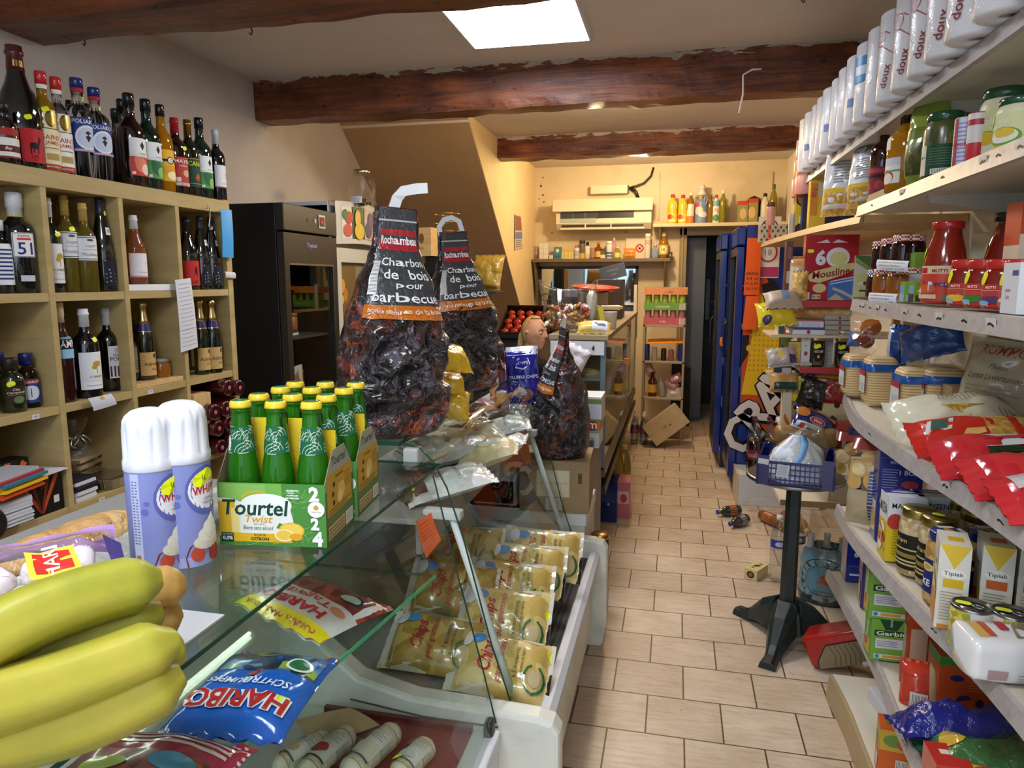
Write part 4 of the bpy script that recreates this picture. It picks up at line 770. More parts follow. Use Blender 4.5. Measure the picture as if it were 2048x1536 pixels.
tour_front=[('r',0,0,1,1,'p#4a8a3c'),('r',0,.72,.6,1,'p#76b04e'),('r',.02,.72,.45,.98,'p#86bb5c')]+arcs(16,'p#7fb562',.0009,3)+[('p',[(0,.76),(.14,.74),(.3,.66),(.66,.7),(.7,.4),(.62,.16),(0,.16)],'p#e6e9e0'),('e',.45,.66,.24,.18,'p#eceee6'),('r',.0,.14,.16,.7,'p#e0b62c'),('r',.12,.16,.2,.6,'p#ecd98c'),('r',.02,.06,.68,.2,'p#e3b421'),('l',[(.22,.76),(.28,.84),(.36,.87),(.44,.86)],.003,'p#e3a81c'),('t','Tourtel',.35,.61,.25,'p#0f4536',{'w':.62,'b':.02,'sh':.14}),('t','Twist',.38,.43,.12,'p#dd9f1a',{'w':.26,'sh':.25}),('t','avec de la',.38,.35,.03,'p#3a4a44',{'b':0}),('t','Biere sans alcool',.37,.29,.065,'p#29463e',{'w':.28,'sh':.2,'b':0}),('t','AU JUS DE',.38,.17,.04,'p#1d2b22',{'b':.03}),('t','CITRON',.38,.11,.05,'p#1d2b22',{'b':.04,'w':.17}),('r',.02,.05,.135,.2,'p#0f3f35'),('t','0,0%',.078,.11,.07,'p#f0f2ee',{'b':.03,'w':.095}),('t','SANS ALCOOL',.078,.175,.018,'p#f0f2ee'),('p',[(.54,.3),(.57,.38),(.6,.36),(.6,.26)],'p#3c8a3a'),('e',.68,.26,.12,.13,'p#e8bb33'),('e',.68,.27,.1,.1,'p#f0cf5c'),('e',.61,.18,.09,.1,'p#f1ead0'),('e',.61,.185,.075,.08,'p#efc94a'),('e',.72,.16,.06,.06,'p#e6a52a'),('t','CELEBRONS',.7,.9,.028,'p#eef2ea',{'b':.05}),('t','LES JEUX',.69,.86,.028,'p#eef2ea',{'b':.05}),('t','OLYMPIQUES',.7,.82,.028,'p#eef2ea',{'b':.05}),('t','DE PARIS 2024',.7,.78,.028,'p#eef2ea',{'b':.05}),('t','2',.9,.85,.24,'p#eef0ee',{'b':.05}),('e',.915,.61,.082,.135,'p#2c5c3c'),('e',.915,.61,.078,.128,'p#f2f2ee'),('p',[(.915,.69),(.89,.65),(.895,.61),(.915,.6),(.935,.61),(.94,.65)],'p#c9a24a'),('t','PARIS 2024',.915,.57,.022,'p#6a6a68'),('t','2',.9,.38,.2,'p#eef0ee',{'b':.05}),('t','4',.92,.14,.24,'p#eef0ee',{'b':.05})]
tour_side=[('r',0,0,1,1,'p#5c7440'),('r',.0,.72,1,1,'p#8e9888'),('r',.06,.3,.94,.76,'p#b8922e'),('r',.0,.0,1,.06,'p#4c6438'),('t','Tourtel',.5,.88,.1,'p#24443c',{'w':.5,'sh':.15}),('t','Rafraichissante',.5,.7,.03,'p#4a3c14'),('e',.55,.5,.14,.1,'p#d4b45c'),('e',.5,.44,.09,.07,'p#e0c884'),('e',.3,.62,.04,.03,'p#3a3420'),('e',.26,.52,.04,.03,'p#3a3420'),('e',.28,.42,.04,.03,'p#3a3420')]+lines(.68,.92,.5,.68,5,'p#6a5620',.2)+lines(.1,.9,.31,.38,2,'p#6a5620',.3)+[('r',.68,.04,.95,.2,'p#d8d8d2'),('r',.7,.06,.93,.18,'barcodey'),('r',.06,.05,.64,.2,'p#b8a468')]+[('r',.08,.07+.04*i,.62,.085+.04*i,'p#5c5a40')for i in range(3)]
gl=[(1.3,.5,.71,'p#17603c',arcs(15,'p#d8e6d4',.0009,8,rmin=.06,rmax=.24)+[('e',.08,.35,.1,.3,'p#e6ebe6'),('l',[(.5,.95),(.62,.55),(.8,.95)],.0011,'p#d8e6d4'),('l',[(.45,.95),(.62,.42),(.85,.95)],.0011,'p#d8e6d4')],0)]
PROF['beer']=[(0,.01),(.7,.0),(.96,.0),(1,.015),(1,.43),(.96,.49),(.86,.57),(.74,.65),(.66,.74),(.58,.83),(.53,.91),(.53,.93),(.57,.935),(.57,.95),(.5,.955),(.48,.99),(0,.99)]
def sixpack(o,rz,label,blabel,prebottle=None):
 t=thing('bottle_carrier',label,'drinks carton',o,rz,'lemon beer carriers')
 m=MB();w,d,h=PKW,PKD,PKH;th=.0012
 m.box(-w/2,-d/2,0,w/2,-d/2+th,h,'p#4a8a3c');m.box(-w/2,d/2-th,0,w/2,d/2,h,'p#4a8a3c');m.box(-w/2,-d/2,0,w/2,d/2,th,'p#8a7a5c')
 for sx in(-1,1):
  x=sx*w/2;g=[(-d/2,0),(d/2,0),(d/2,h),(.03,h+.048),(-.03,h+.048),(-d/2,h)];m.prism(g,'p#8c8468',x-(th if sx>0 else 0),x+(0 if sx>0 else th),'x')
 m.dec(Plane((-w/2,-d/2,0),(1,0,0),(0,0,1),w,h),tour_front,.00005)
 S=Plane((w/2,-d/2,0),(0,1,0),(0,0,1),d,h+.048);f=h/(h+.048)
 m.dec(S,[('p',[(0,0),(1,0),(1,f),(.5+.03/d,1),(.5-.03/d,1),(0,f)],'p#5c7440')]+tour_side[1:1]+[('p',[(0,f*.86),(1,f*.86),(1,f),(.5+.03/d,1),(.5-.03/d,1),(0,f)],'p#9aa090')]+tour_side[2:],.00006)
 m.build('carton',t)
 m=MB();hz=.205
 m.box(-w/2+.004,-.0008,.002,w/2-.004,.0008,hz-.02,'p#e6c426');m.box(-.062,-.0012,hz-.05,.062,.0012,hz,'p#e9ca2c')
 for y in(-1,1):
  S=Plane((-w/2+.004,-.0009,.002),(1,0,0),(0,0,1),w-.008,hz-.02)if y<0 else None
  if S:m.dec(S,arcs(16,'p#c9a01c',.0008,5)+[('e',.5,.6,.05,.07,'p#6a6a5a')])
 for x in(-.031,.031):m.box(x-.0008,-d/2+.002,.002,x+.0008,d/2-.002,.09,'p#d9b824')
 m.build('divider',t)
 M=Matrix.Translation(o)@Matrix.Rotation(rz,4,'Z');pb=prebottle
 for j,y in enumerate((-.0355,.0355)):
  for i,x in enumerate((-.062,0,.062)):
   p=M@Vector((x,y,.0035));lb=blabel%(['left','middle','right'][i],['front','back'][j]);rz2=rz+R((25,-8,5,40,12,-20)[i+3*j])
   if pb is None:
    pb=thing('beer_bottle',lb,'bottle',p,rz2,'green beer bottles in the carriers');r,hh=.029,.236
    MB().lathe([(a*r,b*hh)for a,b in PROF['beer']],'L#2f8a16',24).build('glass_body',pb)
    mm=MB();S=Cyl(r,1.5,.64*hh,.83*hh,lambda z:rad_at(PROF['beer'],z/hh)*r);mm.dec(S,[('r',0,0,1,1,'p#17603c')]+gl[0][4],.0003,2);mm.build('label',pb)
    mm=MB();mm.lathe([(.014,.226),(.0178,.2262),(.0182,.229),(.017,.236),(.0145,.2385)],'g#e2c832',24,rfn=lambda a,z:1+(.03*sin(a*18)if z<.23 else 0));mm.lathe([(.0147,.2384),(.008,.2396),(0,.2396)],'g#2c6a44',20);mm.build('cap',pb)
    mm=MB();mm.tube([(.0145+.0*cos(a),.011*sin(a)+.0,.207+.013*cos(a))for a in[q*PI/7 for q in range(14)]],.0014,'s#171a18',6,True);mm.build('ring_pull',pb)
   else:copy_thing(pb,p,rz2,lb)
 return pb
o1=(Zp(440,1088,1.108)+Zp(655,1096,1.108))/2;dv=Zp(655,1096,1.108)-Zp(440,1088,1.108);rzp=math.atan2(dv.y,dv.x);nv=Vector((-sin(rzp),cos(rzp),0))
c1=o1+nv*(PKD/2);c2=c1+nv*(PKD+.012)+Vector((.004,0,0))
pb=sixpack(c1,rzp,'front green and yellow six bottle beer carrier with a lemon picture','green beer bottle with yellow cap, %s in the %s row of the nearer carrier')
sixpack(c2,rzp,'rear green and yellow beer carrier behind the front one','green beer bottle with yellow cap, %s in the %s row of the farther carrier',pb)
def cream(px,py,zb,label,price_rot):
 p=Zp(px,py,zb);r=.5*98*m_px(p);t=thing('spray_can',label,'spray can',p,face(p.x,p.y)+R(26),'whipped cream cans');h=r*4.2
 MB().lathe([(0,.001),(r*.9,0),(r,.004),(r,h),(r*.98,h+.003)],'s#7d86bd',32).build('can_body',t)
 m=MB();S=Cyl(r,1.35,0,h)
 m.dec(S,[('r',0,0,1,1,'s#8089c2'),('r',.0,.02,.14,.98,'s#b9bfdf'),('r',.15,.0,.8,.1,'s#959dcc')]+lines(.02,.12,.3,.92,22,'s#4f5790',.35)+[('r',.03,.1,.1,.2,'s#a07a3a'),('e',.66,.72,.34,.24,'s#5a62aa'),('e',.66,.73,.3,.19,'s#e6e5ea'),('e',.2,.62,.05,.03,'s#626ab0'),('e',.23,.7,.04,.02,'s#626ab0'),('t','ROOM',.64,.86,.03,'s#55566c',{'b':0}),('t','SCHLAGSAHNE',.64,.82,.03,'s#55566c',{'b':0}),('t','WHIPPY',.68,.73,.085,'s#c5232c',{'b':.02,'w':.52}),('t','CREME',.68,.64,.026,'s#44465c',{'b':0}),('t','PANNA',.68,.6,.026,'s#44465c',{'b':0}),('p',[(.3,0),(.28,.1),(.34,.2),(.5,.26),(.8,.26),(.95,.2),(1,.1),(1,0)],'s#8c2a1e'),('e',.45,.12,.1,.07,'s#b8432c'),('e',.75,.09,.14,.08,'s#a8361f'),('e',.65,.23,.26,.08,'s#d6d2bf'),('e',.66,.3,.2,.08,'s#e2dfcf'),('e',.67,.37,.13,.07,'s#ebe9dc'),('p',[(.58,.4),(.7,.5),(.76,.4)],'s#efeee4'),('l',[(.45,.2),(.6,.17),(.85,.22)],.0012,'s#b9b6a4'),('l',[(.5,.28),(.65,.25),(.82,.3)],.0012,'s#bdbaa8')],.0001)
 m.build('label',t)
 m=MB();fl=lambda a,z:1-(.13*(1-abs(sin(a*5+(z-h)*(0 if z<h+r*1.6 else 14))))**1.6)*(1 if z>h+.014 else 0)
 m.lathe([(r*1.01,h-.002),(r*1.03,h),(r*1.03,h+.012),(r*.99,h+.016),(r*.97,h+r*1.55),(r*.93,h+r*1.9),(r*.82,h+r*2.1),(r*.6,h+r*2.28),(r*.3,h+r*2.36),(0,h+r*2.38)],'s#d3d6dd',96,rfn=fl);m.build('cap',t)
 m=MB();S=Cyl(r,.5,h-.045,h-.005,a0=.25);sticker(m,S,.5,.5,.036,.02,rot=28);m.dec(S,[('l',[(.42,.62),(.44,.44),(.56,.46)],.0012,'s#4c6a14'),('l',[(.52,.6),(.53,.38)],.0012,'s#4c6a14')],.0012,3);m.build('price_sticker',t)
cream(318,1132,1.108,'whipped cream spray can in front, nearer the bananas',1);cream(380,1118,1.108,'whipped cream spray can behind the front one, beside the beer carrier',1)
def dp(px,py,d):return EYE+ray(px,py)*d
m=MB();m.box(-.84,.3,1.1085,-.57,.78,1.111,'s#b9bcbc');single('paper_mat',m,'pale sheet of paper under the bananas','paper')
def banana(label,pts,r,k,d0,d1):
 n=26;P=[dp(*pts[0],d0),dp(*pts[1],d0*.55+d1*.45),dp(*pts[2],d1)]
 C_=[]
 for i in range(n+1):s=i/n;C_.append(P[0]*(1-s)**2+P[1]*2*s*(1-s)+P[2]*s*s)
 m=MB();vs=[];fs=[];N=20;upv=Vector((0,0,1))
 for i,c in enumerate(C_):
  s=i/n;a=C_[max(0,i-1)];b=C_[min(n,i+1)];tn=(b-a).normalized();x=tn.cross(upv).normalized();y=x.cross(tn)
  e=min(1,(s/.16)**.5 if s>0 else .18);e=max(e,.2)if s<.5 else 1
  q=1-s
  if s>.5:e=min(1,max(.16,(q/.10))**.45)
  for j in range(N):
   A=2*PI*j/N;rr=r*e*(1+.075*cos(5*A+.6));vs.append(c+x*(rr*cos(A))+y*(rr*.97*sin(A)))
 for i in range(n):
  for j in range(N):a=i*N+j;b=i*N+(j+1)%N;fs.append((a,b,b+N,a+N))
 m.add(vs,fs+[tuple(range(N))[::-1]],k,True);tip=[n*N+j for j in range(N)];m.add([vs[i]for i in tip]+[C_[-1]+(C_[-1]-C_[-3])*.06],[(j,(j+1)%N,N)for j in range(N)],'s#3c3420' if k=='bananaold' else 'bananaold',True)
 t=single('banana',m,label,'banana',group='bananas on the counter')
 return t
banana('ripe banana with a brown tip at the back of the pile',[(60,1280),(250,1180),(366,1172)],.026,'bananaold',.74,.82)
banana('spotted ripe banana under the upper ripe one',[(60,1330),(250,1265),(358,1222)],.025,'bananaold',.74,.82)
banana('topmost long green yellow banana of the pile',[(-150,1360),(60,1200),(316,1160)],.0295,'banana',.58,.735)
banana('green yellow banana tucked second from the top',[(-120,1400),(80,1300),(322,1222)],.027,'banana',.62,.75)
banana('thick green yellow banana in the middle of the pile front',[(-150,1440),(80,1395),(352,1280)],.029,'banana',.56,.70)
banana('short banana end peeping out behind the middle banana',[(160,1380),(270,1330),(358,1290)],.023,'banana',.66,.74)
banana('lowest yellow banana of the pile',[(-150,1470),(120,1500),(362,1345)],.029,'banana',.58,.705)
t=packet('sweets_bag','clear pink bag of white marshmallows behind the bananas','bag',.25,.17,.085,'film',[('r',.0,.86,1,1,'g#c49ad0'),('p',[(0,.86),(1,.86),(1,.72),(.8,.82),(.4,.8),(0,.74)],'g#c9a2d2'),('e',.2,.62,.16,.16,'g#3f9a4c'),('e',.2,.62,.12,.12,'g#e6efe4'),('r',.52,.5,.76,.76,'g#e8d048'),('r',.55,.54,.73,.74,'g#c6322c'),('t','HARI',.64,.64,.1,'g#f0e6c4',{'rot':85}),('r',.9,.1,1,.8,'g#4a2a8a')],Zp(45,1205,1.145),(R(44),0,face(-.9,.8)+R(8)),seed=11,amp=.8)
mw=None;rnd=random.Random(4);base=Zp(45,1205,1.145)
for i in range(12):
 a=(i%4-1.5)*.045;b=(i//4)*.038-.045;Rm=Matrix.Rotation(face(-.9,.8)+R(8),3,'Z')@Matrix.Rotation(R(44),3,'X');p=base+Rm@Vector((a+(.02 if i//4%2 else 0),b,.012));rt=(rnd.random()*3,rnd.random()*3,0)
 lb='white and pink marshmallow inside the clear pink bag'
 if mw is None:m=MB();m.rbox(-.02,-.02,-.017,.02,.02,.017,'s#ece4e4',.014,4);mw=single('marshmallow',m,lb,'marshmallow',p,0,'marshmallows in the clear bag',rt)
 else:copy_thing(mw,p,0,lb,None,rt)
m=MB();m.box(-1.32,.4,.0,-1.065,1.6,1.03,'s#9a9b98');m.box(-1.066,.4,1.0,-.955,1.6,1.03,'s#9a9b98');single('work_ledge',m,'low grey work ledge behind the marble edge','ledge',bevel=.004)
def loaf(u,v):
 a=2*PI*u;s=v;L=.30;e=max(.02,min(1,(s*(1-s)*4))**.38);q=noise.noise(Vector((cos(a)*1.3,sin(a)*1.3,s*7)))*.16+noise.noise(Vector((cos(a)*3,sin(a)*3,s*16)))*.07
 r=.044*e*(1+q);return Vector((r*1.15*cos(a),(s-.5)*L,.036+r*.8*sin(a)))
m=MB();m.grid(loaf,36,48,'bread',flip=True);a=Zp(60,1122,1.065);b=Zp(228,1058,1.065);c=(a+b)/2;d=b-a
single('bread_loaf',m,'crusty golden bread loaf lying behind the marble edge','bread',(c.x-.01,c.y,1.031),math.atan2(d.y,d.x)-PI/2)
def bagflat(label,ps,z,t_,k,shapes,seed,up=-1,price=None,kf=None,name='sweets_bag',group='sweet bags on the glass shelf',amp=.6,cat='bag'):
 ""
 q=[Zp(x,y,z)for x,y in ps];c=sum(q,Vector())/4;wv=(q[1]-q[0]+q[2]-q[3])/2;hv=(q[0]-q[3]+q[1]-q[2])/2
 return packet(name,label,cat,wv.length,hv.length,t_,k,shapes,(c.x,c.y,z+t_*.3),rotm(wv,hv),kf=kf,seed=seed,price=price,group=group,amp=amp)
bagflat('blue sweets bag with big red lettering on the lower glass shelf',[(555,1512),(300,1482),(480,1325),(685,1335)],.882,.05,'g#1f5fc0',[('r',.03,.06,.97,.4,'jelly'),('p',[(0,.42),(.5,.5),(1,.42),(1,.36),(.5,.44),(0,.36)],'g#a8322c'),('r',0,0,1,.06,'g#a8322c'),('e',.2,.3,.12,.08,'g#e2ece0'),('e',.2,.3,.09,.06,'g#2f6a46'),('t','SCHTROUMPFS',.5,.57,.07,'g#e6ecf4',{'sh':.2,'w':.72}),('t','HARIBO',.5,.76,.17,'g#e8e6ea',{'w':.87,'b':.1}),('t','HARIBO',.5,.76,.16,'g#b92a2c',{'w':.84,'b':.03})],21,price=(.14,.7,190))
bagflat('red and white sweets bag of strawberries with a yellow base',[(640,1310),(465,1215),(620,1165),(785,1228)],.882,.045,'g#e8e2da',[('r',0,0,1,.16,'g#b3281f'),('r',.0,.14,1,.48,'cola'),('e',.2,.32,.12,.09,'g#24503a'),('e',.2,.32,.1,.07,'g#cdd2c8'),('t','HARIBO',.52,.74,.13,'g#c8262a',{'w':.72,'b':.03}),('t','Tagada',.5,.57,.13,'g#cf3a30',{'w':.6}),('e',.12,.6,.07,.05,'g#e08a6a'),('r',0,.85,1,1,'g#ecd61e'),('t','FORMAT FRAICHEUR',.5,.92,.05,'g#c0561c',{'w':.8})],22)
bagflat('pink sweets bag with red and white stripes at the bottom edge of the photo',[(200,1484),(470,1508),(420,1720),(60,1650)],.882,.05,'g#b8344c',[('r',0,.7+.06*i,1,.73+.06*i,'g#ead8d8')for i in range(5)]+[('r',.05,.05,.95,.6,'cola'),('e',.7,.5,.15,.1,'g#5fb0d8'),('e',.3,.4,.15,.1,'g#c8d84a')],23)
m=MB();m.box(-.97,.35,.886,-.72,.75,.9,'s#cfd3d1');single('paper_sheet',m,'white paper sheet on the glass shelf under the bananas','paper')
m=MB();m.box(-.95,.95,1.052,-.66,1.3,1.055,'s#dfe2de');
def salami(label,a,b,r,seed,lab):
 A,B_=Zp(*a,.43+r),Zp(*b,.43+r);d=B_-A;L=d.length;c=(A+B_)/2
 t=thing('salami',label,'sausage',(c.x,c.y,.432),math.atan2(d.y,d.x)-PI/2,'dried sausages on the case deck');m=MB()
 def f(u,v):
  q=2*PI*u;e=max(.08,min(1,v*(1-v)*9)**.5);rr=r*e*(1+.06*noise.noise(Vector((cos(q)*2,sin(q)*2,v*9+seed))));return Vector((rr*cos(q),(v-.5)*L,r+rr*sin(q)))
 m.grid(f,24,26,'salami',flip=True);m.build('sausage',t)
 m=MB();g=lambda u,v:f(.12+.32*u,.2+.5*v)+Vector((0,0,.001));S=Fn(lambda u,v:f(.46-.38*u,.22+.5*v),r*2.2,L*.5)
 m.dec(S,[('r',0,0,1,1,'p#d2cfc4'),('r',0,.0,1,.06,'p#4a3c30')]+lab+lines(.1,.9,.62,.94,5,'p#8a857a',.3),.002,1);m.build('label',t)
 m=MB()
 for v in(.16,.5,.8):m.tube([f(i/14,v)*1.0+Vector((0,0,.0008))for i in range(14)],.0018,'s#a08a56',5,True)
 m.build('string',t)
salami('wrapped dry sausage beside the glass shelf edge, leftmost of the row',(545,1545),(660,1475),.026,1,[('e',.5,.3,.2,.14,'p#b89a6a')])
salami('dry sausage with a red heart on its label',(600,1560),(705,1462),.028,2,[('e',.45,.32,.22,.18,'p#a8343a'),('e',.6,.36,.18,.14,'p#a8343a')])
salami('thick dry sausage with a white paper label',(685,1560),(795,1458),.03,3,[('r',.1,.1,.9,.5,'p#c9c2ac')])
salami('dark dry sausage with a lime sticker in the case',(790,1560),(860,1488),.028,4,[('e',.5,.3,.3,.2,'p#b9bdb2'),('p',[(.1,.02),(.5,.02),(.5,.14),(.1,.14)],'s#dfe812')])
m=MB();m.box(-.86,1.34,.4305,-.46,1.56,.434,'s#7c1f24');m.box(-.86,1.555,.4305,-.46,1.57,.45,'s#5a1518');single('red_tray',m,'dark red tray behind the sausages','tray',bevel=.003)
sheet('butcher_paper','brown butcher paper beside the sausages','paper',[Zp(630,1500,.45),Zp(760,1450,.45),Zp(700,1415,.47),Zp(590,1440,.47)],'kraftl')
CH=[('r',0,.86,1,1,'g#dcd8cc'),('p',[(0,.5),(.12,.56),(.1,.86),(0,.86)],'g#d8d2bc'),('p',[(1,.1),(.9,.16),(.92,.4),(1,.44)],'g#d8d2bc'),('r',.0,.0,1,.05,'g#d2cdbd'),('t','Chips',.52,.63,.17,'g#b3323a',{'sh':.35,'w':.5,'b':.02}),('t','pour gourmands',.5,.5,.09,'g#b3323a',{'sh':.35,'w':.72,'b':.01}),('e',.8,.76,.09,.08,'g#4a8fd2'),('e',.78,.86,.13,.06,'g#e6e6e6'),('t','a l ancienne',.5,.36,.05,'g#3a3428',{'b':0,'w':.5}),('t','la pomme de terre',.5,.29,.04,'g#3a3428',{'b':0,'w':.5}),('l',[(.3+.2*cos(R(a)),.17+.09*sin(R(a)))for a in range(20,341,32)],.006,'g#2f6a3c'),('e',.3,.17,.12,.055,'g#c4b48a'),('r',.0,.0,.5,.06,'g#26221c')]
def crisps(px,py,z,label,tilt,yaw,seed,k='chips',w=.19,h=.29,price=None):
 p=Zp(px,py,z);xd=Vector((cos(R(yaw-90)),sin(R(yaw-90)),0));up=Vector((0,0,1))
 yd=Vector((-cos(R(yaw)),-sin(R(yaw)),.12));wd=Vector((sin(R(yaw)),-cos(R(yaw)),0))*-1
 wv=(Vector((0,1,0))*cos(R(tilt))+up*sin(R(tilt)));
 return packet('crisps_bag',label,'crisps',w,h,.075,k,CH,p,rotm(wv,yd),seed=seed,group='crisp bags in the display case',price=price,amp=.55)
crisps(1085,1108,.56,'crisp bag at the back right of the display case, beside the far end panel',55,4,31)
crisps(1050,1140,.55,'crisp bag second from the far end of the front row',52,-4,32)
crisps(1020,1178,.54,'crisp bag with white top in the middle of the pile',50,2,33,price=(.2,.12,5))
crisps(1008,1242,.52,'large crisp bag leaning nearest the post, green wreath showing',44,-6,34,w=.21,price=(.62,.04,20))
crisps(1002,1335,.47,'crisp bag at the bottom of the near end beneath the large one',30,3,35,price=(.8,.05,40))
crisps(925,1100,.60,'crisp bag in the back row behind the near post bracket',50,0,36,'chipsd')
crisps(905,1180,.56,'crisp bag in the back row seen through two panes',45,5,37,'chipsd')
crisps(870,1290,.50,'crisp bag at the near left corner of the deck behind glass',30,-4,38,'chipsd')
def pk(label,px,py,z,w,h,t_,k,sh,tilt,yaw,seed,price=None,amp=.8,g='packets on the upper shelf of the display case'):
 p=Zp(px,py,z);a=R(yaw);xd=Vector((cos(a),sin(a),0));yd=Vector((-sin(a)*cos(R(tilt)),cos(a)*cos(R(tilt)),sin(R(tilt))))
 return packet('crackers_bag',label,'packet',w,h,t_,k,sh,p,rotm(xd,yd),seed=seed,group=g,price=price,amp=amp)
CR='s#cfc29a'
wp=[('r',.1,.6,.9,.64,'g#b9b0a8'),('t','panis',.5,.4,.12,'g#a8484a',{'sh':.3}),('r',.55,.1,.9,.24,'g#5a3a34')]+lines(.1,.5,.08,.3,4,'g#8a8478',.3)
pk('white film packet hanging over the near end of the upper shelf',895,968,.965,.2,.26,.06,'f#d9d9d4',wp,12,-60,41)
pk('white packet with a blue corner in the middle of the upper shelf',915,905,.97,.19,.25,.07,'f#d9d7cf',wp+[('p',[(.8,.8),(.95,.8),(.95,.95)],'g#2f62b8')],14,-72,42)
pk('clear packet of pale crackers with a round seal',975,912,.97,.18,.22,.07,CR,[('r',0,.0,1,.12,'g#e2e0d8'),('e',.5,.55,.25,.17,'g#dad8cc'),('t','MIE',.5,.55,.08,'g#9a7a4a')],18,-80,43)
pk('white film packet at the far end with a lime sticker',1000,862,.975,.19,.24,.07,'f#dcd9d2',wp,16,-75,44,(.5,.06,30))
pk('crumpled clear packet at the back of the upper shelf',930,850,.98,.26,.2,.06,'filmdull',[('r',.1,.2,.8,.5,'g#c2bfae'),('r',.2,.6,.5,.8,'g#9a3a34')],10,-40,45)
pk('small dark salad packet at the near corner of the upper shelf',845,985,.95,.1,.13,.04,'s#3a3a24',[('e',.4,.5,.2,.2,'g#c8c86a'),('r',0,.9,1,1,'g#d8d8d0')],10,-50,46,(.7,.3,10))
pk('brown cured meat packet at the back right of the upper shelf',965,828,.985,.2,.14,.05,'s#5a3c24',[('e',.3,.5,.2,.2,'s#3c2816'),('e',.7,.6,.16,.2,'s#7a5a34')],8,-30,47)
pk('pinkish packet twisted on top of the cured meat',970,812,1.0,.14,.08,.04,'f#b87a84',[],12,-30,48)
pk('white film packet at the back left of the upper shelf, behind the near glass',850,905,.975,.2,.2,.06,'f#d6d5cf',wp,12,-50,51);pk('clear packet of pale crackers behind the middle packets',952,878,.98,.18,.2,.06,CR,[('r',0,.8,1,1,'g#dcdad2'),('t','apero',.5,.5,.12,'g#9a4a3a')],12,-66,52);pk('white crumpled packet hanging over the shelf edge by the orange card',1010,900,.96,.14,.18,.06,'f#dedcd6',[('r',.3,.3,.6,.5,'g#2a2a2c')],30,-82,53)
p=Zp(1004,822,.985);t=thing('miniature_bottle','small amber bottle with a long pinkish capsule on the case shelf','bottle',(p.x,p.y,.932),R(60));bottle_mesh(t,'burgundy',.034,.26,'L#b5703c','s#8c5a64',[(.9,.1,.42,'p#c49a6a',[('e',.5,.5,.3,.3,'p#a8784a')])],.6)
p=Zp(1045,830,.96);m=MB();
for i in range(4):z=i*.022;m.lathe([(.05,z),(.066,z+.05),(.07,z+.05)],'filmclear',28)
single('plastic_tubs',m,'nested clear plastic tubs at the far end of the display case','tubs',(-.6,2.72,.932))
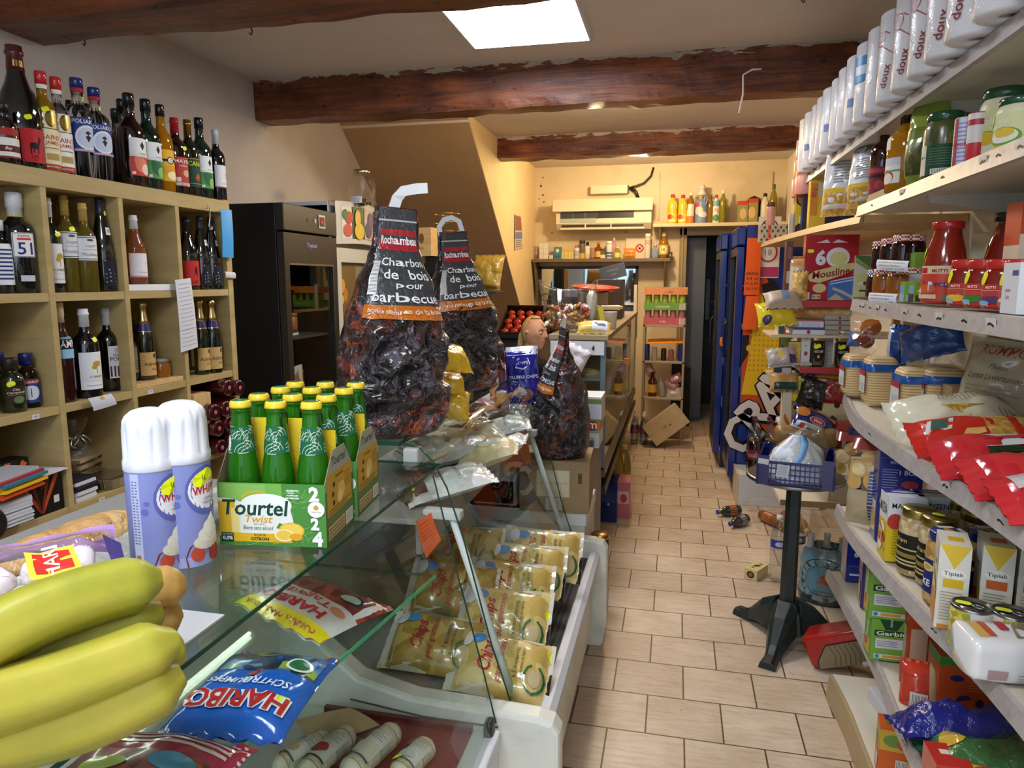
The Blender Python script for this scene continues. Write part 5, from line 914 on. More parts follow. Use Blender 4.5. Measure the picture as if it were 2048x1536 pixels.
def charcoal(label,top,base_px,zb,wpx,yaw,pitch,roll,mirror=1,lab_u=(.42,.98),H_=None,handle='bent',depth_=.16,seed=0):
 b=Zp(*base_px,zb);mp=m_px(b);W=wpx*mp;Hh=H_
 t=thing('charcoal_bag',label,'charcoal bag',b,0,'barbecue charcoal bags',Matrix.Rotation(yaw,3,'Z').to_4x4().to_euler())
 t.rotation_euler=(Matrix.Rotation(yaw,3,'Z')@Matrix.Rotation(roll,3,'Y')@Matrix.Rotation(pitch,3,'X')).to_euler()
 def sh(v):
  ks=[(0,.34,.34),(.03,.44,.46),(.1,.495,.5),(.3,.5,.5),(.5,.46,.44),(.66,.37,.3),(.78,.27,.15),(.84,.235,.07),(.88,.225,.04),(1,.215,.025)]
  for(a,w0,d0),(b_,w1,d1)in zip(ks,ks[1:]):
   if v<=b_:f=(v-a)/(b_-a);f=f*f*(3-2*f);return w0+(w1-w0)*f,d0+(d1-d0)*f
  return ks[-1][1:]
 def fn(u,v):
  a=2*PI*u;w_,d_=sh(v);c,s_=cos(a),sin(a)
  x=W*w_*math.copysign(abs(c)**.72,c);y=depth_*2*d_*math.copysign(abs(s_)**.72,s_);z=v*Hh
  amp=(.03 if v<.45 else .03-.024*min(1,(v-.45)*9))*min(1,(1-v)*2.2)*min(1,v*9)
  q=1.1-2.6*abs(noise.noise(Vector((x*10+seed,y*10,z*9))))-1.2*abs(noise.noise(Vector((x*24+seed,y*24,z*22))))
  return Vector((x*(1+amp*q*3),y*(1+amp*q*3.4)-(.5*amp*q),z))
 m=MB();m.grid(fn,110,110,'charcoal');m.build('bag_body',t)
 m=MB();m.lathe([(0,0),(.01,0)],'charcoal',4)
 def pan(u,v):return fn(.61+.28*u if mirror>0 else .61+.28*u,.52+.48*v)
 S=Fn(pan,W*.5,Hh*.48)
 m=MB();m.dec(S,[('r',0,.0,1,.12,'f#c06a1c'),('r',0,.12,1,.985,'f#3a3c40'),('r',.1,.6,.95,.8,'f#a3202a'),('r',.0,.87,1,.885,'g#b9b9bb'),('t','Rochambeau',.52,.7,.07,'g#e8e4e4',{'w':.78,'b':.02}),('t','Charbon',.56,.5,.085,'g#e6e6e8',{'w':.72}),('t','de bois',.58,.385,.085,'g#e6e6e8',{'w':.62}),('t','pour',.58,.285,.05,'g#e6e6e8'),('t','barbecue',.55,.185,.09,'g#e6e6e8',{'w':.86}),('t','bonne tenue de la braise',.52,.06,.04,'g#f0e2cc',{'w':.86,'b':.005}),('r',.02,.2,.17,.5,'g#c9c9c4'),('r',.03,.22,.16,.48,'barcodez')],.0008,5)
 m.build('printed_panel',t)
 m=MB();hw=.012
 if handle=='bent':pts=[(-.01,0,Hh*.985),(.0,.0,Hh*1.04),(.012,-.01,Hh*1.07),(.045,-.02,Hh*1.085),(.07,-.03,Hh*1.09)]
 elif handle=='loop':pts=[(-.05,0,Hh*.98),(-.052,0,Hh*1.03),(-.03,0,Hh*1.075),(.0,0,Hh*1.085),(.03,0,Hh*1.06),(.042,0,Hh*.98)]
 else:pts=[(-.01,0,Hh*.97),(-.014,0,Hh*1.04),(0,.0,Hh*1.09)]
 vs=[];n=len(pts)
 for i,q in enumerate(pts):
  q=Vector(q);a_=Vector(pts[max(0,i-1)]);b_=Vector(pts[min(n-1,i+1)]);tn=(b_-a_).normalized();pr=Vector((tn.z,0,-tn.x))*(.014 if handle!='loop' else .009)
  vs+=[q-pr+Vector((0,-.003,0)),q+pr+Vector((0,-.003,0)),q+pr+Vector((0,.003,0)),q-pr+Vector((0,.003,0))]
 fs=[(4*i+j,4*i+(j+1)%4,4*i+4+(j+1)%4,4*i+4+j)for i in range(n-1)for j in range(4)]+[(3,2,1,0),(4*n-4,4*n-3,4*n-2,4*n-1)]
 m.add(vs,fs,'s#dcdfe0',False);m.build('handle',t)
 return t,fn
t,_=charcoal('large barbecue charcoal bag nearest the camera on the counter glass, bent white handle',None,(782,868),1.141,205,R(42),0,R(3),H_=.595,handle='bent',depth_=.1,seed=1)
t,_=charcoal('barbecue charcoal bag farther along the counter glass with a looped white handle',None,(928,778),1.141,150,R(44),0,R(-4),H_=.585,handle='loop',depth_=.1,seed=5)
b3=Yp(1118,918,2.98)
t,_=charcoal('barbecue charcoal bag standing on the brown carton at the end of the case',None,(1120,926),b3 .z,112,R(-62),0,R(4),H_=.56,handle='short',depth_=.115,seed=9)
t.location=(b3 .x,3.02,.79)
m=MB();m.box(-.15,-.14,0,.15,.14,.225,'kraft');S=Plane((-.15,-.14,0),(1,0,0),(0,0,1),.3,.225)
m.dec(S,[('r',.25,.3,.72,.82,'p#c9c0a0'),('t','La Demeure',.48,.58,.08,'p#a89c74',{'sh':.3,'b':0}),('r',.38,.04,.62,.28,'p#c8c6c0'),('r',.43,.07,.58,.2,'barcode'),('r',.84,.58,.9,.78,'p#5c4c34'),('t','!',.87,.68,.1,'p#2a2216')]);m.box(-.15,-.002,.2252,.15,.002,.2256,'p#6f5d42')
single('cardboard_box',m,'brown cardboard carton with pale label under the third charcoal bag','box',(-.49,3.05,.562),R(3),bevel=.003)
m=MB();m.box(-1.0,2.93,0,-.35,3.3,.56,'s#b9bab4');m.box(-1.0,2.925,.5,-.345,3.3,.56,'s#d0d2ce');single('white_step',m,'white topped low cabinet at the end of the display case','cabinet',bevel=.004)
m=MB();m.box(-.12,-.1,0,.12,.1,.12,'s#23262a');single('black_crate',m,'black plastic crate beside the brown carton','crate',(-.78,3.05,.562),0,bevel=.01)
for i,(px,py,z,lb)in enumerate(((893,808,1.165,'lowest of the yellow packets between the charcoal bags'),(882,760,1.238,'middle yellow packet between the charcoal bags'),(892,716,1.312,'topmost yellow packet between the charcoal bags'))):
 p=Zp(px,py,z);packet('yellow_packet',lb,'packet',.15,.13,.06,'f#e0b41c',[('r',.1,.5,.6,.8,'g#2a2418'),('t','M',.35,.65,.2,'g#e8c02a')],p,(R(35),R(8),R(20+14*i)),seed=60+i,group='yellow packets between the charcoal bags',amp=1.2)
m=MB();m.box(-.85,2.95,.562,-.655,3.28,1.02,'s#b5b5ae');single('tall_box',m,'tall pale box behind the far end of the display case','box',bevel=.004)
p=Yp(1045,750,3.0);packet('crisps_bag','deep blue bag of truffle crisps with a silver top','crisps',.15,.25,.07,'g#1c2196',[('r',0,.84,1,1,'f#c3c6cc'),('p',[(.3,.62),(.38,.78),(.7,.78),(.75,.68),(.55,.58)],'g#d8daea'),('p',[(.34,.64),(.41,.765),(.68,.765),(.71,.69),(.55,.6)],'g#1c2196'),('t','CHIPS',.54,.7,.05,'g#d8daea'),('t','TRUFFLE CHIPS',.52,.46,.055,'g#e6e6f0',{'w':.84}),('e',.4,.2,.18,.09,'g#c9b8b4'),('e',.6,.16,.18,.09,'g#a86a6a'),('e',.5,.2,.1,.05,'g#e8e0dc')],p,(R(80),R(-4),R(12)),seed=70,amp=.6)
p=Yp(1010,770,3.05);packet('pink_packet','pink packet behind the deep blue crisps bag','packet',.14,.2,.06,'f#d8929c',[('r',.1,.5,.9,.7,'g#e8c8cc')],p,(R(82),0,R(5)),seed=71)
XC0,XC1,YC0,YC1,ZT=-.665,-.36,3.86,6.9,1.255
t=thing('rear_counter','glass fronted rear counter with wooden top beyond the display case','counter',(0,0,0))
m=MB();m.box(XC0,YC0,.12,XC1-.13,YC1,.46,'s#4c4840');m.box(XC0,YC0,.46,XC1-.03,YC1,.5,'s#4c4840');m.box(XC0+.02,YC0+.04,0,XC1-.16,YC1-.04,.12,'s#2a2823');m.box(XC0,YC0+.01,.5,XC0+.02,YC1,ZT-.03,'s#8a8274');m.build('base',t,bevel=.003)
m=MB();m.box(XC1-.03,YC0-.005,.46,XC1+.005,YC1,.52,'s#5a5348');m.box(XC1-.015,YC0-.005,.36,XC1+.01,YC1,.4,'s#2c2924');m.build('front_rails',t,bevel=.003)
MB().box(XC0-.01,YC0-.01,ZT-.03,XC1+.012,YC1,ZT,'s#9c8a66').build('counter_top',t,bevel=.003)
m=MB();S=Plane((XC0,YC0-.012,ZT-.11),(1,0,0),(0,0,1),XC1-XC0,.08);m.box(XC0,YC0-.011,ZT-.11,XC1-.01,YC0,ZT-.035,'s#cfd3d2');m.dec(S,[('p',[(.74,.4),(.78,.7),(.8,.5),(.79,.3)],'s#2a2a2a')],.001);m.build('header_strip',t)
m=MB();m.box(XC1-.03,YC0-.005,.5,XC1,YC0+.03,ZT-.03,'s#5c6f7c');m.build('corner_post',t,bevel=.003)
m=MB();m.box(XC1-.03,YC1-.03,.5,XC1,YC1,ZT+.25,'s#d9d6c8');m.build('rear_post',t,bevel=.003)
MB().box(XC1-.012,YC0+.03,.52,XC1-.006,YC1-.03,ZT-.03,'pane').build('front_glass',t);MB().box(XC0+.02,YC0,.52,XC1-.03,YC0+.006,ZT-.11,'pane').build('end_glass',t)
for z in(.74,1.0):MB().box(XC0+.02,YC0+.02,z,XC1-.02,YC1-.03,z+.01,'s#8f8878').build('inner_shelf',t)
zt=ZT+.001
def lat(name,label,cat,p,prof,k,group=None,rz=0,cap=None,lab=None,n=18,rot=None):
 ""
 t=thing(name,label,cat,p,rz,group,rot);MB().lathe(prof,k,n).build('body',t)
 if cap:MB().lathe(cap[1],cap[0],n).build('cap',t)
 if lab:
  r=max(a for a,b in prof);m=MB();m.dec(Cyl(r,1.3,lab[0],lab[1]),[('r',0,0,1,1,lab[2])]+(lab[3]if len(lab)>3 else[]),.0004,2);m.build('label',t)
 return t
p=Zp(1150,668,zt);p.y=4.06;p.x=-.60;t=thing('sweets_tub','clear scooped plastic tub full of wrapped sweets on the rear counter','tub',(p.x,p.y,zt))
mp=m_px(p);W=52*mp
def tub(u,v):
 a=2*PI*u;k=.72+.38*v;c,s_=cos(a),sin(a);top=.235+.055*abs(c)**1.5*(1 if v>.95 else v);return Vector((W*k*math.copysign(abs(c)**.5,c),.1*k*math.copysign(abs(s_)**.5,s_),v*top+.002))
m=MB();m.grid(tub,48,10,'tubclear');m.tube([tub(i/48,1)for i in range(48)],.003,'filmdull',6,True);m.build('tub',t)
m=MB();m.tube([Vector((-W*1.05+.045+.03*cos(q*PI/8),-.085,.2+.018*sin(q*PI/8)))for q in range(16)],.004,'s#3a2a1c',6,True);m.build('handle_rim',t)
sw=None;rnd=random.Random(9)
for i in range(90):
 u,v=rnd.random()*2-1,rnd.random()*2-1;q=(u*W*.76,v*.075,.018+.13*rnd.random()**.9);lb='wrapped sweets in the clear tub on the rear counter'
 kk=rnd.choice(['f#c98a3a','f#a5522a','f#d9b26a','f#e9dcc0','f#7c2f1a','f#d0d4d6','f#b5421f'])
 P=p+Vector(q);P.z=zt+q[2];rt=(rnd.random()*3,rnd.random()*3,rnd.random()*3)
 m=MB();m.lathe([(.011,-.026),(.004,-.015),(.011,-.011),(.013,0),(.011,.011),(.004,.015),(.011,.026)],kk,10);single('wrapped_sweet',m,lb,'sweet',P,0,'wrapped sweets in the tub',rt)
packet('butter_packet','yellow and white packet lying on the front corner of the rear counter','packet',.19,.09,.06,'g#d9bc62',[('r',.45,.05,.9,.95,'g#d8dbe2'),('p',[(.5,.5),(.56,.8),(.6,.4)],'g#23252e'),('r',.6,.3,.85,.5,'g#6a707c')],Vector((-.435,3.93,zt+.03)),(R(38),0,R(3)),seed=80,amp=.4)
m=MB();m.lathe([(0,.004),(.1,0),(.13,.012),(.16,.03),(.158,.033),(.125,.016),(0,.009)],'g#c22a1e',28);o=single('red_tray',m,'shallow red plastic dish behind the sweets tub','dish',Vector((-.52,4.72,1.475)),0,None,(R(4),R(3),0))
m=MB();m.box(-.62,4.6,zt,-.42,4.86,1.472,'s#5a3a1e');single('brown_box',m,'brown box under the red dish','box',bevel=.004)
lat('wrapped_bottle','tall bottle wrapped in clear film beside the sweets tub','bottle',(-.475,4.15,zt),[(0,0),(.03,0),(.032,.03),(.04,.12),(.045,.2),(.03,.24),(0,.246)],'filmdull',cap=('s#d9d6d2',[(.02,.01),(.028,.1),(.032,.2),(.015,.232),(0,.234)]))
lat('oil_bottle','slim green yellow bottle right of the wrapped bottle','bottle',(-.425,4.12,zt),[(0,0),(.018,0),(.02,.005),(.02,.1),(.009,.13),(.009,.15),(0,.15)],'L#a8b02c',cap=('s#c9d02c',[(.011,.1),(.013,.105),(.013,.13),(0,.134)]))
m=MB();m.box(-.014,-.012,0,.014,.012,.14,'s#c9b032');single('yellow_box',m,'thin yellow box leaning on the rear counter','box',(-.395,4.1,zt+.002),0,None,(0,R(-10),0))
lat('white_cup','white paper cup at the right of the rear counter top','cup',(-.385,4.36,zt),[(0,0),(.033,0),(.042,.1),(.045,.103),(.04,.101),(.03,.006),(0,.006)],'s#dcd8d0')
sheetstack('paper_pile','pile of cream paper sheets behind the white cup','papers',(-.42,4.55,zt+.11),.15,.2,['p#d8c89c','p#cdb98a','p#e0d2a8']*2,.004,R(8),off=.02);m=MB();m.box(-.5,4.46,zt,-.37,4.64,zt+.108,'s#6b4420');single('wooden_rack',m,'brown rack holding the cream paper pile','rack',bevel=.003)
m=MB();m.box(-.1,-.004,0,.1,.004,.11,'s#141312');m.dec(Plane((-.1,-.0042,0),(1,0,0),(0,0,1),.2,.11),[('t','ardoise',.5,.65,.18,'s#7a746a'),('t','2,50',.5,.3,.2,'s#7a746a')]);single('slate_sign',m,'small black chalk sign behind the red dish','sign',(-.47,5.6,1.56),0,None,(R(-10),R(-14),0));m=MB();m.box(-.6,5.5,zt,-.4,5.8,1.555,'s#3c2c1c');single('dark_box',m,'dark box under the small chalk sign','box',bevel=.004)
sheet('white_note','small white note card at the left end of the rear counter','card',[Vector((-.632,3.98,zt+.002)),Vector((-.6,3.98,zt+.002)),Vector((-.603,4.0,zt+.06)),Vector((-.636,4.0,zt+.06))],'p#d6cdb4')
packet('carrier_bag','white carrier bag hanging at the near end of the rear counter','bag',.2,.2,.06,'f#d3cdd2',[],Vector((-.56,3.80,1.12)),(R(80),R(25),0),seed=81,amp=1.4)
m=MB();m.box(-.11,-.05,0,.11,.05,.06,'kraftl');single('pastry_tray',m,'cardboard tray on the middle shelf inside the rear counter','tray',(-.54,4.0,.751),0,bevel=.004)
m=MB();m.grid(lambda u,v:Vector(((v-.5)*.26,.03*sin(v*PI)**.4*cos(2*PI*u),.025+.024*sin(v*PI)**.4*sin(2*PI*u))),18,18,'bread');single('baguette',m,'pale baguette on the upper shelf inside the rear counter','bread',(-.53,3.98,1.011))
packet('dark_packet','dark packet on the cardboard tray inside the rear counter','packet',.16,.12,.06,'s#4a3c30',[('r',.1,.3,.9,.5,'s#5c2a24')],Vector((-.54,4.0,.84)),(R(20),0,0),seed=82)
m=MB();m.tube([(0,0,0),(.05,0,.002),(.055,.0,.012)],.003,'s#d87a1e',6);m.box(.045,-.012,-.012,.075,.012,.02,'s#e07a1a');single('orange_clip',m,'orange price clip on the rear counter glass','clip',(XC1+.004,4.6,1.03),R(0))
def jb(label,px0,px1,py0,py1,Y,k,front=(),d=.2,name='carton',g=None,cat='carton'):
 a=Yp(px0,py1,Y);b=Yp(px1,py0,Y);return carton(name,label,cat,b.x-a.x,d,b.z-a.z,k,((a.x+b.x)/2,Y+d/2,a.z),0,front,group=g)
jb('pale carton with green bands behind the third charcoal bag, topmost of its pile',1130,1203,795,842,3.42,'s#dfe2dc',[('r',0,.72,1,.92,'s#6d8a58'),('r',0,.0,1,.12,'s#6d8a58'),('r',.5,.14,.96,.68,'s#c9cfe0')])
jb('orange carton with a red M label, in the middle of the pile',1130,1200,842.5,859,3.42,'s#d9701e',[('r',.68,.06,.9,.94,'s#b8242a'),('t','m',.79,.5,.6,'s#f0ece4'),('r',.4,.1,.64,.9,'s#e8e4dc')])
jb('pale green edged carton, lowest of the pile by the third charcoal bag',1130,1198,859.5,893,3.42,'s#d3d8d2',[('r',0,.8,1,1,'s#86a08a'),('r',.3,.1,.94,.75,'s#c3cbd8'),('t','70 g',.74,.45,.24,'s#5a5f68')])
m=MB();m.box(-.40,3.38,.0,-.37,3.82,.78,'s#595a58');single('grey_board',m,'tall grey board standing between the carton and the rear counter','board',bevel=.003)
m=MB();m.box(-.56,3.40,.0,-.405,3.66,.74,'s#4c4438');single('pile_base',m,'dark box carrying the pile of pale cartons','box',bevel=.003)
def pack(label,px,py,w,d,h,k,front,name='drinks_pack',cat='drinks pack',left=(),z=0,rz=0):
 p=Zp(px,py,z);return carton(name,label,cat,w,d,h,k,(p.x,p.y+d/2,z+.001),rz,front,left)
pack('pink shrink wrapped pack on the floor beside the blue pack',1246,1036,.09,.2,.24,'g#c76a78',[('r',.1,.4,.9,.75,'g#e0b0a8'),('e',.5,.55,.25,.12,'g#b0404c')])
pack('deep blue pack of bottles on the floor at the end of the display case',1216,1045,.11,.2,.27,'g#16245c',[('e',.5,.45,.06,.03,'g#c9d0e8'),('r',.1,.5,.9,.56,'g#2a3f8c')])
for i,(px,py,lb)in enumerate(((1228,962,'yellow oil jug at the left on the floor in front of the rear counter'),(1246,958,'yellow oil jug at the right on the floor in front of the rear counter'))):
 p=Zp(px,1000-i*18,0);lat('oil_jug',lb,'jug',p,[(0,0),(.05,0),(.055,.01),(.055,.2),(.045,.26),(.025,.3),(.022,.33),(0,.33)],'L#b59a30','oil jugs on the floor',cap=('s#b5982c',[(.024,.32),(.026,.322),(.026,.35),(0,.352)]))
t=None;p=Zp(1187,1098,0)
for k in range(3):
 lb='jar with gold lid, %s of the three stacked at the end of the display case'%['lowest','middle','topmost'][k]
 lat('jar',lb,'jar',(-.305,3.17,.001+.13*k),[(0,0),(.04,0),(.042,.006),(.042,.1),(.038,.108)],'D#17181c','stacked dark jars',cap=('m#b08a48',[(.04,.106),(.043,.108),(.043,.124),(.04,.127),(0,.127)]))
m=MB();m.box(-.345,2.93,0,-.262,3.0,.37,'kraft');single('tall_carton',m,'tall narrow brown carton standing against the display case end','carton',bevel=.003)
p=Zp(1277,888,0);t=None
for i in range(6):
 q=p+Vector(((i%2-.5)*.085,(i//2)*.085,0));lb='water bottle of the clear six pack on the floor, %s %s'%(['front','middle','back'][i//2],['left','right'][i%2])
 if t is None:
  t=lat('water_bottle',lb,'bottle',q,[(0,0),(.036,0),(.04,.01),(.038,.05),(.04,.1),(.038,.13),(.04,.17),(.03,.22),(.013,.25),(.013,.27)],'petclear','bottles of the small six pack',cap=('s#c8c8d0',[(.014,.26),(.0155,.262),(.0155,.285),(0,.286)]),lab=(.11,.16,'s#6a4a6a',[('e',.5,.5,.2,.4,'s#b8404a')]))
 else:copy_thing(t,q,0,lb)
p=Zp(1345,872,0);m=MB();m.box(-.19,-.14,0,.19,.14,.22,'kraftl');S=Plane((-.19,-.14,0),(1,0,0),(0,0,1),.38,.22);m.dec(S,[('e',.45,.45,.035,.05,'p#5a4028'),('e',.45,.45,.022,.032,'kraftl'),('e',.58,.4,.03,.04,'p#6a4a2c'),('l',[(.02,.5),(.98,.5)],.002,'p#9c8258')])
single('tilted_carton',m,'brown cardboard carton tipped on its corner by the metal rack','carton',(p.x+.0,6.74,.115),0,None,(R(-12),R(-38),R(10)),bevel=.003)
def yx(px,Y,py=600):return Yp(px,py,Y).x
YR=7.0;x0,x1=yx(1288,YR),yx(1366,YR,800);t=thing('metal_rack','narrow beige metal rack beside the doorway','rack',(0,0,0));km='s#a79a78'
ZS=[Yp(1330,y,YR).z for y in(650,723,796)]
for x in(x0,x1-.02):
 for y in(YR,YR+.3):MB().box(x,y,0,x+.02,y+.02,ZS[0],km).build('post',t,bevel=.002)
for z in ZS+[.12]:MB().box(x0,YR,z-.02,x1,YR+.32,z,km).build('rack_shelf',t,bevel=.002)
def tray(label,z,h,k,can,n,cap=None,g='can trays on the metal rack'):
 w=x1-x0;o=carton('can_tray',label,'drinks tray',w*1.0,.26,h*.45,k,((x0+x1)/2,YR+.15,z+.001),0,[('r',.84,.1,.97,.9,'s#d9d2c4'),('r',.86,.15,.95,.85,'barcode'),('t',can[1],.45,.5,.34,can[2])])
 c0=None
 for j in range(2):
  for i in range(n):
   q=Vector((x0+w*(i+.5)/n,YR+.06+.1*j,z+.004));lb='can in the %s, %s row, place %d from the left'%(can[3],['front','back'][j],i+1)
   if c0 is None:c0=lat('drink_can',lb,'can',q,[(0,0),(.026,0),(.03,.006),(.03,h*.84),(.026,h*.9),(.0245,h*.9),(.024,h*.89),(0,h*.89)],can[0],'cans in the '+can[3],cap=('m#b9b2a0',[(.024,h*.895),(.0262,h*.9),(.0255,h*.915),(.022,h*.905),(0,h*.9)]))
   else:copy_thing(c0,q,0,lb)
 return z+h*.93
z=tray('pink tray of cans, lower of the trays on the metal rack',ZS[0],.15,'s#c05a62',('s#a86a74','soda','s#f0dcd8','pink tray'),5)
z=tray('green tray of cans above the pink tray',z,.16,'s#6fa03a',('s#8fae2c','Limonade','s#e4e8c4','green tray'),5)
carton('orange_tray','orange film wrapped tray on top of the green cans','drinks tray',x1-x0+.01,.27,.07,'f#d98a30',((x0+x1)/2,YR+.15,z+.001),R(2),[('t','miel',.6,.35,.3,'s#6a3a14')])
sheet('orange_sheet','curled orange paper over the glasses on the metal rack','paper',[Vector((x0+.04,YR+.0,ZS[1]+.17)),Vector((x1-.02,YR+.0,ZS[1]+.185)),Vector((x1-.02,YR+.2,ZS[1]+.21)),Vector((x0+.04,YR+.2,ZS[1]+.2))],'p#e08a22')
for i,(fx,h,k)in enumerate(((.1,.16,'s#2a3a8a'),(.28,.13,'s#c8c4b0'),(.5,.12,'s#3a2c26'),(.68,.11,'s#b56a70'),(.9,.16,'s#2a3a8a'))):
 lat(('drink_can','jar','jar','jar','drink_can')[i],['slim blue can at the left under the orange paper','pale jar under the orange paper','dark jar under the orange paper','pink jar under the orange paper','slim blue can at the right under the orange paper'][i],'can' if i in(0,4)else 'jar',(x0+(x1-x0)*fx,YR+.08,ZS[1]+.001),[(0,0),(.024,0),(.026,.006),(.026,h-.02),(.022,h-.008),(.022,h),(0,h)],k)
lat('amber_bottle','amber bottle with yellow label on the lower rack shelf','bottle',(x0+.1,YR+.09,ZS[2]+.001),[(0,0),(.04,0),(.043,.008),(.043,.15),(.02,.2),(.02,.24),(0,.24)],'L#7a3a14',lab=(.04,.12,'s#d8a83a'))
lat('grey_bottle','grey bottle leaning on the lower rack shelf','bottle',(x0+.2,YR+.08,ZS[2]+.003),[(0,0),(.03,0),(.032,.006),(.032,.14),(.016,.18),(.016,.2),(0,.2)],'s#9a968c',rot=(0,R(-7),0))
for i,(dx,z,r,lb)in enumerate(((.28,.12,35,'pink packet leaning left on the lower rack shelf'),(.31,.17,-25,'pink packet on top of the leaning one'),(.31,.045,0,'white packet lying at the bottom right of the lower rack shelf'),(.06,.27,60,'pale pink crumpled packet above the amber bottle'))):
 packet('pink_packet',lb,'packet',.15,.1,.05,['f#c98a80','f#b86a66','f#cfc8bc','f#c9988a'][i],[('r',.3,.3,.8,.6,'g#e0c4b8')],Vector((x0+dx,YR+.12,ZS[2]+z)),(R(60),R(r),0),seed=90+i,amp=1,group='packets on the lower rack shelf')
m=MB();a,b=Yp(1078,636,YB-.01),Yp(1277,532,YB-.01);t=thing('wall_mirror','wide dark framed mirror under the long shelf on the rear wall','mirror',((a.x+b.x)/2,YB-.02,a.z-.2))
w_,h_=(b.x-a.x)/2,b.z-a.z+.2;m=MB();fr='s#3c2c1c';m.box(-w_,0,0,-w_+.03,.018,h_,fr);m.box(w_-.03,0,0,w_,.018,h_,fr);m.box(-w_,0,h_-.03,w_,.018,h_,fr);m.box(-w_,0,0,w_,.018,.03,fr);m.build('frame',t,bevel=.003)
MB().box(-w_+.03,.006,.03,w_-.03,.012,h_-.03,'mirror').build('mirror_glass',t)
ZM=1.772;YM=7.66
t=thing('wall_shelf','long dark edged shelf of toiletries above the mirror','shelf',(0,0,0));MB().box(-1.515,7.55,ZM-.035,-.07,YB-.002,ZM,'s#6e5b3c').build('board',t,bevel=.003)
for x in(-1.5,-.13):MB().prism([(7.56,ZM-.035),(YB-.005,ZM-.035),(YB-.005,ZM-.5),(YB-.03,ZM-.5)],'s#6e5b3c',x,x+.02,'x').build('bracket',t)
def at(px0,px1,py,Y=YM):a=Yp(px0,py,Y);b=Yp(px1,py,Y);return(a.x+b.x)/2,(b.x-a.x),a.z
def shelfbox(label,px0,px1,py,k,front=(),z=ZM,Y=YM,name='box',cat='box',d=.07,g='boxes on the long shelf',rz=0):
 x,w,zt=at(px0,px1,py,Y);return carton(name,label,cat,w,d,zt-z-.001,k,(x,Y+d/2,z+.001),rz,front,group=g)
def shelfbot(label,px0,px1,py,k,cap,prof,lab=None,z=ZM,Y=YM,name='bottle',cat='bottle',g='toiletry bottles on the long shelf',capf=.82):
 x,w,zt=at(px0,px1,py,Y);r=w/2;h=zt-z-.001;P=[(a*r,b*h)for a,b in prof]
 body=[q for q in P if q[1]<=capf*h+1e-6];top=[(q[0]+.0006,q[1])for q in P if q[1]>=capf*h-1e-6]
 L=(lab[0]*h,lab[1]*h,lab[2],lab[3]if len(lab)>3 else[])if lab else None
 return lat(name,label,cat,(x,Y+r,z+.001),body,k,g,0,(cap,[(0,capf*h)]+top)if cap else None,L,16)
CYL=[(0,0),(.9,0),(1,.03),(1,.8),(.98,.82),(.98,.97),(.8,1),(0,1)];BOT=[(0,0),(.9,0),(1,.03),(1,.58),(.8,.68),(.45,.74),(.42,.82),(.5,.825),(.45,1),(0,1)];SHO=[(0,0),(.9,0),(1,.03),(1,.7),(.85,.78),(.5,.82),(.5,.99),(0,1)]
for i in range(5):
 a=518-9.2*i;x,w,zt=at(1048,1058,a,YM);carton('white_box','small white carton in the stack at the left of the long shelf, %s'%['lowest','second','third','fourth','topmost'][i],'box',w,.06,.048,'s#d8d2c4',(x,YM+.04,ZM+.001+.049*i),R((-2,3,-1,2,0)[i]),group='white cartons on the long shelf')
packet('clear_bag','clear plastic bag beside the white cartons on the long shelf','bag',.1,.14,.05,'filmdull',[],Vector((at(1058,1076,500)[0],YM+.04,ZM+.075)),(R(85),0,0),seed=100)
for i in range(3):
 for j in range(2):
  x,w,zt=at(1078+9*j,1087+9*j,518);carton('white_box','white soap box in the block of six, %s row %s'%(['lower','middle','upper'][i],['left','right'][j]),'box',w-.001,.06,.056,'s#dcd8ce',(x,YM+.04,ZM+.001+.057*i),0,group='white soap boxes on the long shelf')
shelfbox('tiny white box right of the soap boxes',1098,1106,510,'s#d6cfc0');shelfbox('teal box on the long shelf',1108,1122,494,'s#3f7c86',[('e',.5,.7,.25,.16,'s#c9d8d4'),('r',.2,.1,.8,.3,'s#2c6470')])
shelfbox('pale yellow sachet box on the long shelf',1123,1147,499,'s#d8c98a',[('r',0,.7,1,1,'s#d9a83a'),('r',.2,.1,.3,.6,'s#b8a468'),('r',.5,.1,.6,.6,'s#b8a468'),('r',.8,.1,.9,.6,'s#b8a468')])
shelfbot('white bottle with pink cap on the long shelf',1147,1159,490,'s#d8d0c8','s#c06a74',SHO,(.2,.6,'s#a8b0b0'))
shelfbot('dark aerosol with a yellow label foot',1158,1170,480,'s#6a6258','s#3a3632',CYL,(.02,.3,'s#c9a83a'))
shelfbot('black and white bottle next to the dark aerosol',1169,1180,484,'s#d0c8bc','s#17161a',SHO,(.3,.75,'s#dcd4c4'),capf=.78)
shelfbot('striped brown cylinder on the long shelf',1180,1190,491,'s#8a5a3c',None,CYL,(.1,.8,'s#a07a5a'))
shelfbot('orange brown bottle in the middle of the long shelf',1190,1203,484,'L#a8501c','g#b5651e',BOT,(.1,.45,'s#d8b06a'))
shelfbot('small green bottle in front of the orange brown one',1199,1211,497,'L#7a8a4a','s#4a5a4a',SHO,(.05,.4,'s#d8ceb0'))
shelfbot('white and blue deodorant spray on the long shelf',1212,1225,482,'s#dcdad2','s#e6e4dc',CYL,(.1,.38,'s#4a6a9c',[('r',.1,.4,.9,.6,'s#c9d0d8')]))
shelfbot('pink bottle behind the white spray',1223,1233,475,'s#c98a8c','s#d8c0bc',BOT,Y=7.72)
shelfbot('round green yellow bottle on the long shelf',1228,1241,493,'L#b5b83a','s#c9c8a8',BOT,(.1,.5,'s#d6d87a'))
